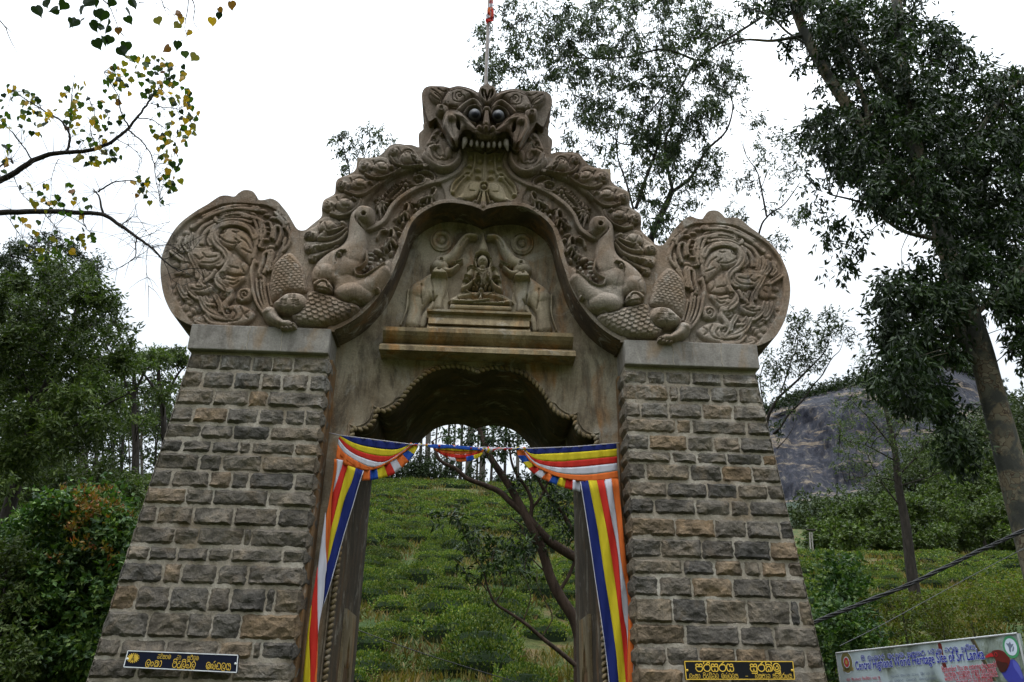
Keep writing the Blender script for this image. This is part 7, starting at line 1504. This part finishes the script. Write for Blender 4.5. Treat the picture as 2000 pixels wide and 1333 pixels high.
# rough grass between the bushes
n = 70000; gx, gy = [], []
while len(gx) < n:
    y = 9+64*rng.random()**1.3; az = rng.choice([rng.uniform(-.18, .19), rng.uniform(.28, .66)]); gx.append(az*(y+8.6)); gy.append(y)
gzv = np.array([ground_z(a, b_) for a, b_ in zip(gx, gy)]); P = np.stack([gx, gy, gzv-.02], 1)
clump_ = np.array([mnoise.noise((a*.35, b_*.35, 9)) for a, b_ in zip(gx, gy)]); keep = clump_ > -.12; P = P[keep]; k = len(P)
D = unit(np.stack([rng.normal(size=k)*.5, rng.normal(size=k)*.5, np.ones(k)], 1)); far_ = 1+P[:, 1]/40
V, F = leaf_arrays(P, D, .20*rng.uniform(.5, 1.3, k)*far_, .03*far_*rng.uniform(.7, 1.5, k))
LEAF['grass'] = mk_leaf('grass', [(.03, .04, .010), (.07, .075, .02), (.11, .095, .035), (.10, .065, .03)], rough=.7, trans=.25, big=.4, k=.8)
tag(link(npmesh('grass', V, F, False), 'grass', None, LEAF['grass']), 'rough grass and weeds between the tea bushes', 'grass', kind='stuff')

# ---- undergrowth in front of the tea on the right, behind the billboard
for (nm, lab, px, py, rw, rh, Y, lf, L_, n) in [('roadside_bush', 'bright yellow-green bush behind the left half of the billboard', 1750, 1215, 110, 40, 8.5, 'yellowbush', .06, 90), ('roadside_bush', 'yellow-green bush with russet leaves above the right half of the billboard', 1920, 1190, 90, 50, 9.5, 'yellowbush', .06, 100), ('roadside_bush', 'dark green broad-leaved bush against the foot of the right pier', 1660, 1240, 70, 60, 7, 'shrub', .10, 70), ('roadside_bush', 'dark leafy sapling beside the right pier above the thick cable', 1650, 1150, 38, 50, 9, 'shrub', .12, 55)]:
    C = [np.array(at(px+rnd.uniform(-rw, rw), py+rnd.uniform(-rh, rh*1.4), Y+rnd.uniform(-.7, .7))) for q in range(34)]; p = at(px, py, Y); gz = ground_z(p.x, p.y)
    root = empty(nm, (p.x, p.y, gz), lab, 'bush'); mb = MB()
    for c in C[::3]: mb.tube([(p.x+(c[0]-p.x)*.5, c[1], gz-.1), (p.x+(c[0]-p.x)*.9, c[1], (gz+c[2])/2), tuple(c)], [.02, .014, .005], 4)
    s_ = mb.build('stems', BARK['dark'], root, True); s_['kind'] = 'stuff'; crown('crown', root, LEAF[lf], C, [24*pxm(Y)]*len(C), [n]*len(C), L_, L_*.48, .05, .6, .15)

# ---- wooded hill, rock mountain
def wood(name, label, poly, sp, Y, dY, r, n, L, lf, spread=.7):
    C = fill(poly, sp, Y, dY); root = None
    P, D = spray_points(C, [r*rnd.uniform(.7, 1.4) for _ in C], [n]*len(C), .3, spread, 7, L*1.5, .7); k = len(P); V, F = leaf_arrays(P, D, L*rng.uniform(.6, 1.3, k), L*.5*rng.uniform(.6, 1.3, k))
    return tag(link(npmesh(name, V, F, False), name, None, LEAF[lf]), label, 'wood', kind='stuff')
for i, (px, py, r_, Y) in enumerate([(1600, 1045, 26, 95), (1640, 1030, 34, 100), (1680, 1010, 36, 105), (1715, 1040, 30, 92), (1745, 1000, 34, 110), (1790, 1010, 40, 100), (1835, 980, 42, 112), (1870, 1020, 40, 98), (1900, 975, 44, 108), (1940, 1010, 44, 98), (1965, 960, 40, 112), (1990, 1030, 40, 95), (1850, 950, 36, 124), (1905, 935, 36, 124), (1960, 915, 38, 124), (1770, 1055, 30, 90), (1830, 1060, 32, 90), (1660, 1055, 28, 88)]):
    p = at(px, py, Y); gz = ground_z(p.x, p.y); s_ = pxm(Y, px, py); root = empty('wood_tree', (p.x, p.y, gz), 'rounded green tree in the wood beyond the tea field, right', 'tree', 'trees of the wood beyond the tea field')
    mb = MB(); mb.tube([(p.x, p.y, gz-.5), (p.x+.3, p.y, (gz+p.z)/2), tuple(p)], [.35, .25, .12], 6); mb.build('trunk', BARK['dark'], root, True)
    C = [np.array(at(px+rnd.gauss(0, r_*.45), py+rnd.uniform(-r_*.8, r_*.9), Y+rnd.uniform(-3, 3))) for q in range(26)]
    crown('crown', root, LEAF['forest'], C, [r_*s_*.36]*len(C), [95]*len(C), .48, .24, .2, .6, .6)
wood('hill_wood', 'green wood covering the foot of the hill at the right', [(1570, 1075), (1600, 1040), (1660, 1010), (1720, 1000), (1800, 990), (1850, 955), (1930, 920), (2020, 890), (2020, 1110), (1800, 1090), (1650, 1075)], 13, 128, 8, 2.4, 150, .6, 'forest')
wood('hill_wood', 'bluish wood on the slope below the rock face', [(1540, 1000), (1560, 985), (1620, 965), (1700, 960), (1760, 900), (1800, 870), (1860, 830), (1950, 790), (2030, 760), (2030, 930), (1850, 1000), (1700, 1030), (1560, 1060)], 12, 380, 20, 7, 130, 1.7, 'far')
# mountain: columns of control points from the foot to behind the crest
m_ = []; U_ = [1120, 1290, 1440, 1490, 1530, 1570, 1610, 1650, 1690, 1730, 1780, 1840, 1900, 1960, 2040, 2140, 2260]
crest = [1045, 940, 850, 806, 786, 770, 758, 748, 738, 728, 710, 705, 722, 760, 815, 870, 920]; cliff = [1050, 950, 862, 822, 806, 792, 780, 768, 758, 745, 730, 728, 750, 785, 830, 885, 930]
foot = [1058, 1040, 1000, 985, 975, 968, 962, 955, 950, 930, 905, 880, 865, 860, 880, 930, 960]
rows = 46; V = []; nU = 150
for j in range(rows+1):
    v = j/rows
    for i in range(nU):
        u = i/(nU-1)*(len(U_)-1); a = min(int(u), len(U_)-2); f = u-a; px = U_[a]*(1-f)+U_[a+1]*f; cr = crest[a]*(1-f)+crest[a+1]*f; cf = cliff[a]*(1-f)+cliff[a+1]*f; ft = foot[a]*(1-f)+foot[a+1]*f
        if v < .15: py = ft+(1060-ft)*(1-v/.15); Y = 400+120*(v/.15)
        elif v < .8: t_ = (v-.15)/.65; py = ft+(cf-ft)*t_; Y = 520+60*t_; Y += 14*mnoise.noise((px*.012, py*.012, 0))+5*mnoise.noise((px*.05, py*.02, 3))+2.5*mnoise.noise((px*.12, py*.10, 5))
        elif v < .93: t_ = (v-.8)/.13; py = cf+(cr-cf)*t_; Y = 580+30*t_
        else: t_ = (v-.93)/.07; py = cr+t_*60; Y = 610+500*t_
        p = at(px, py, Y)
        if v >= .93: q = at(px, cr, 610); p = Vector((p.x, p.y, q.z-t_*60))
        V.append((p.x, p.y, p.z))
F = [(j*nU+i, j*nU+i+1, (j+1)*nU+i+1, (j+1)*nU+i) for j in range(rows) for i in range(nU-1)]
m, t, b = mat('granite_cliff', rough=.85, spec=.2)
c = ramp(t, nz(t, .22, 10, .68, 'Position', .35, stretch=(1, 1, .09)), [(.36, (.007, .008, .013)), (.48, (.015, .016, .024)), (.57, (.030, .029, .035)), (.66, (.095, .082, .066)), (.8, (.15, .13, .10))])
c = mix(t, c, (.15, .115, .08), ramp(t, nz(t, .05, 10, .75, 'Position', .4, stretch=(.6, .6, 2.4)), [(.55, g3(0)), (.60, g3(.8))]))
c = mix(t, c, ramp(t, nz(t, .5, 5, .7, 'Position', 0, stretch=(1, 1, .3)), [(.3, g3(.6)), (.7, g3(1.35))]), 1., 'MULTIPLY')
sx = t.nodes.new('ShaderNodeSeparateXYZ'); gp = t.nodes.new('ShaderNodeNewGeometry'); t.links.new(gp.outputs['Normal'], sx.inputs[0])
c = mix(t, c, (.025, .042, .022), ramp(t, sx.outputs['Z'], [(.86, g3(0)), (.93, g3(1))])); t.links.new(c, b.inputs['Base Color']); bump(t, b, [(nz(t, .14, 9, .75, 'Position', .3, stretch=(1, 1, .3)), .8, 2.5)])
tag(link(npmesh('mountain', V, F, True), 'mountain', None, m), kind='structure')
def crest_poly(off0, off1): return [(u, c+off0) for u, c in zip(U_[:14], crest[:14])]+[(u, c+off1) for u, c in list(zip(U_[:14], cliff[:14]))[::-1]]
C = fill(crest_poly(-7, 3), 6.5, 603, 9); P, D = spray_points(C, [4.5*rnd.uniform(.6, 1.5) for _ in C], [90]*len(C), .1, .6, 7, 2, .8); k = len(P); V, F = leaf_arrays(P, D, 2.2*rng.uniform(.6, 1.2, k), 1.2*rng.uniform(.6, 1.2, k))
tag(link(npmesh('crest_wood', V, F, False), 'crest_wood', None, LEAF['forest_dark']), 'dark wood along the crest of the rock mountain', 'wood', kind='stuff')

# ---- cables and the far pole
tr_ = empty('power_cable', tuple(at(1800, 1128, 3)), 'thick black twisted power cable sagging from the right pier to the right', 'cable')
base = catmull([(1585, 1218), (1660, 1188), (1780, 1140), (1880, 1092), (1960, 1055), (2060, 1010)], 12)
for k in range(4):
    mb = MB(); mb.tube([at(p[0], p[1]+3.2*math.cos(i*.55+k*1.6), 3+.02*math.sin(i*.55+k*1.6)) for i, p in enumerate(base)], .011 if k else .016, 6); mb.build('strand', M['cable'], tr_, True)
mb = MB(); mb.tube([at(p[0], p[1], 2.6) for p in catmull([(1640, 1262), (1720, 1222), (1830, 1162), (1930, 1108), (2060, 1040)], 6)], .0045, 5)
M['wire'] = mk_simple('grey_wire', (.05, .05, .055), .5, .4); tag(mb.build('thin_wire', M['wire'], None, True), 'thin grey wire running below the thick cable at the right', 'wire')
mb = MB(); mb.tube([at(p[0], p[1], 6.2) for p in catmull([(640, 1205), (692, 1228), (800, 1268), (900, 1300), (1000, 1330), (1150, 1375)], 6)], .008, 5); tag(mb.build('dark_wire', M['cable'], None, True), 'thin dark wire crossing the tea slope low in the passage', 'wire')
up = empty('utility_pole', tuple(at(1584, 1066, 60)), 'small pale twin-leg utility pole far off, right of the right pier', 'pole')
for x0_, x1_ in ((1581.5, 1582.5), (1585.5, 1587)):
    mb = MB(); a_, b_ = at(x0_, 1040, 60), at(x1_, 1066, 60); mb.tube([a_, b_, b_+Vector((0, 0, -2))], .06, 6); mb.build('leg', BARK['pale'], up, True)
mb = MB(); mb.tube([at(1575, 1035, 60), at(1593, 1036, 60)], .07, 6); mb.build('crossarm', BARK['dark'], up, True)
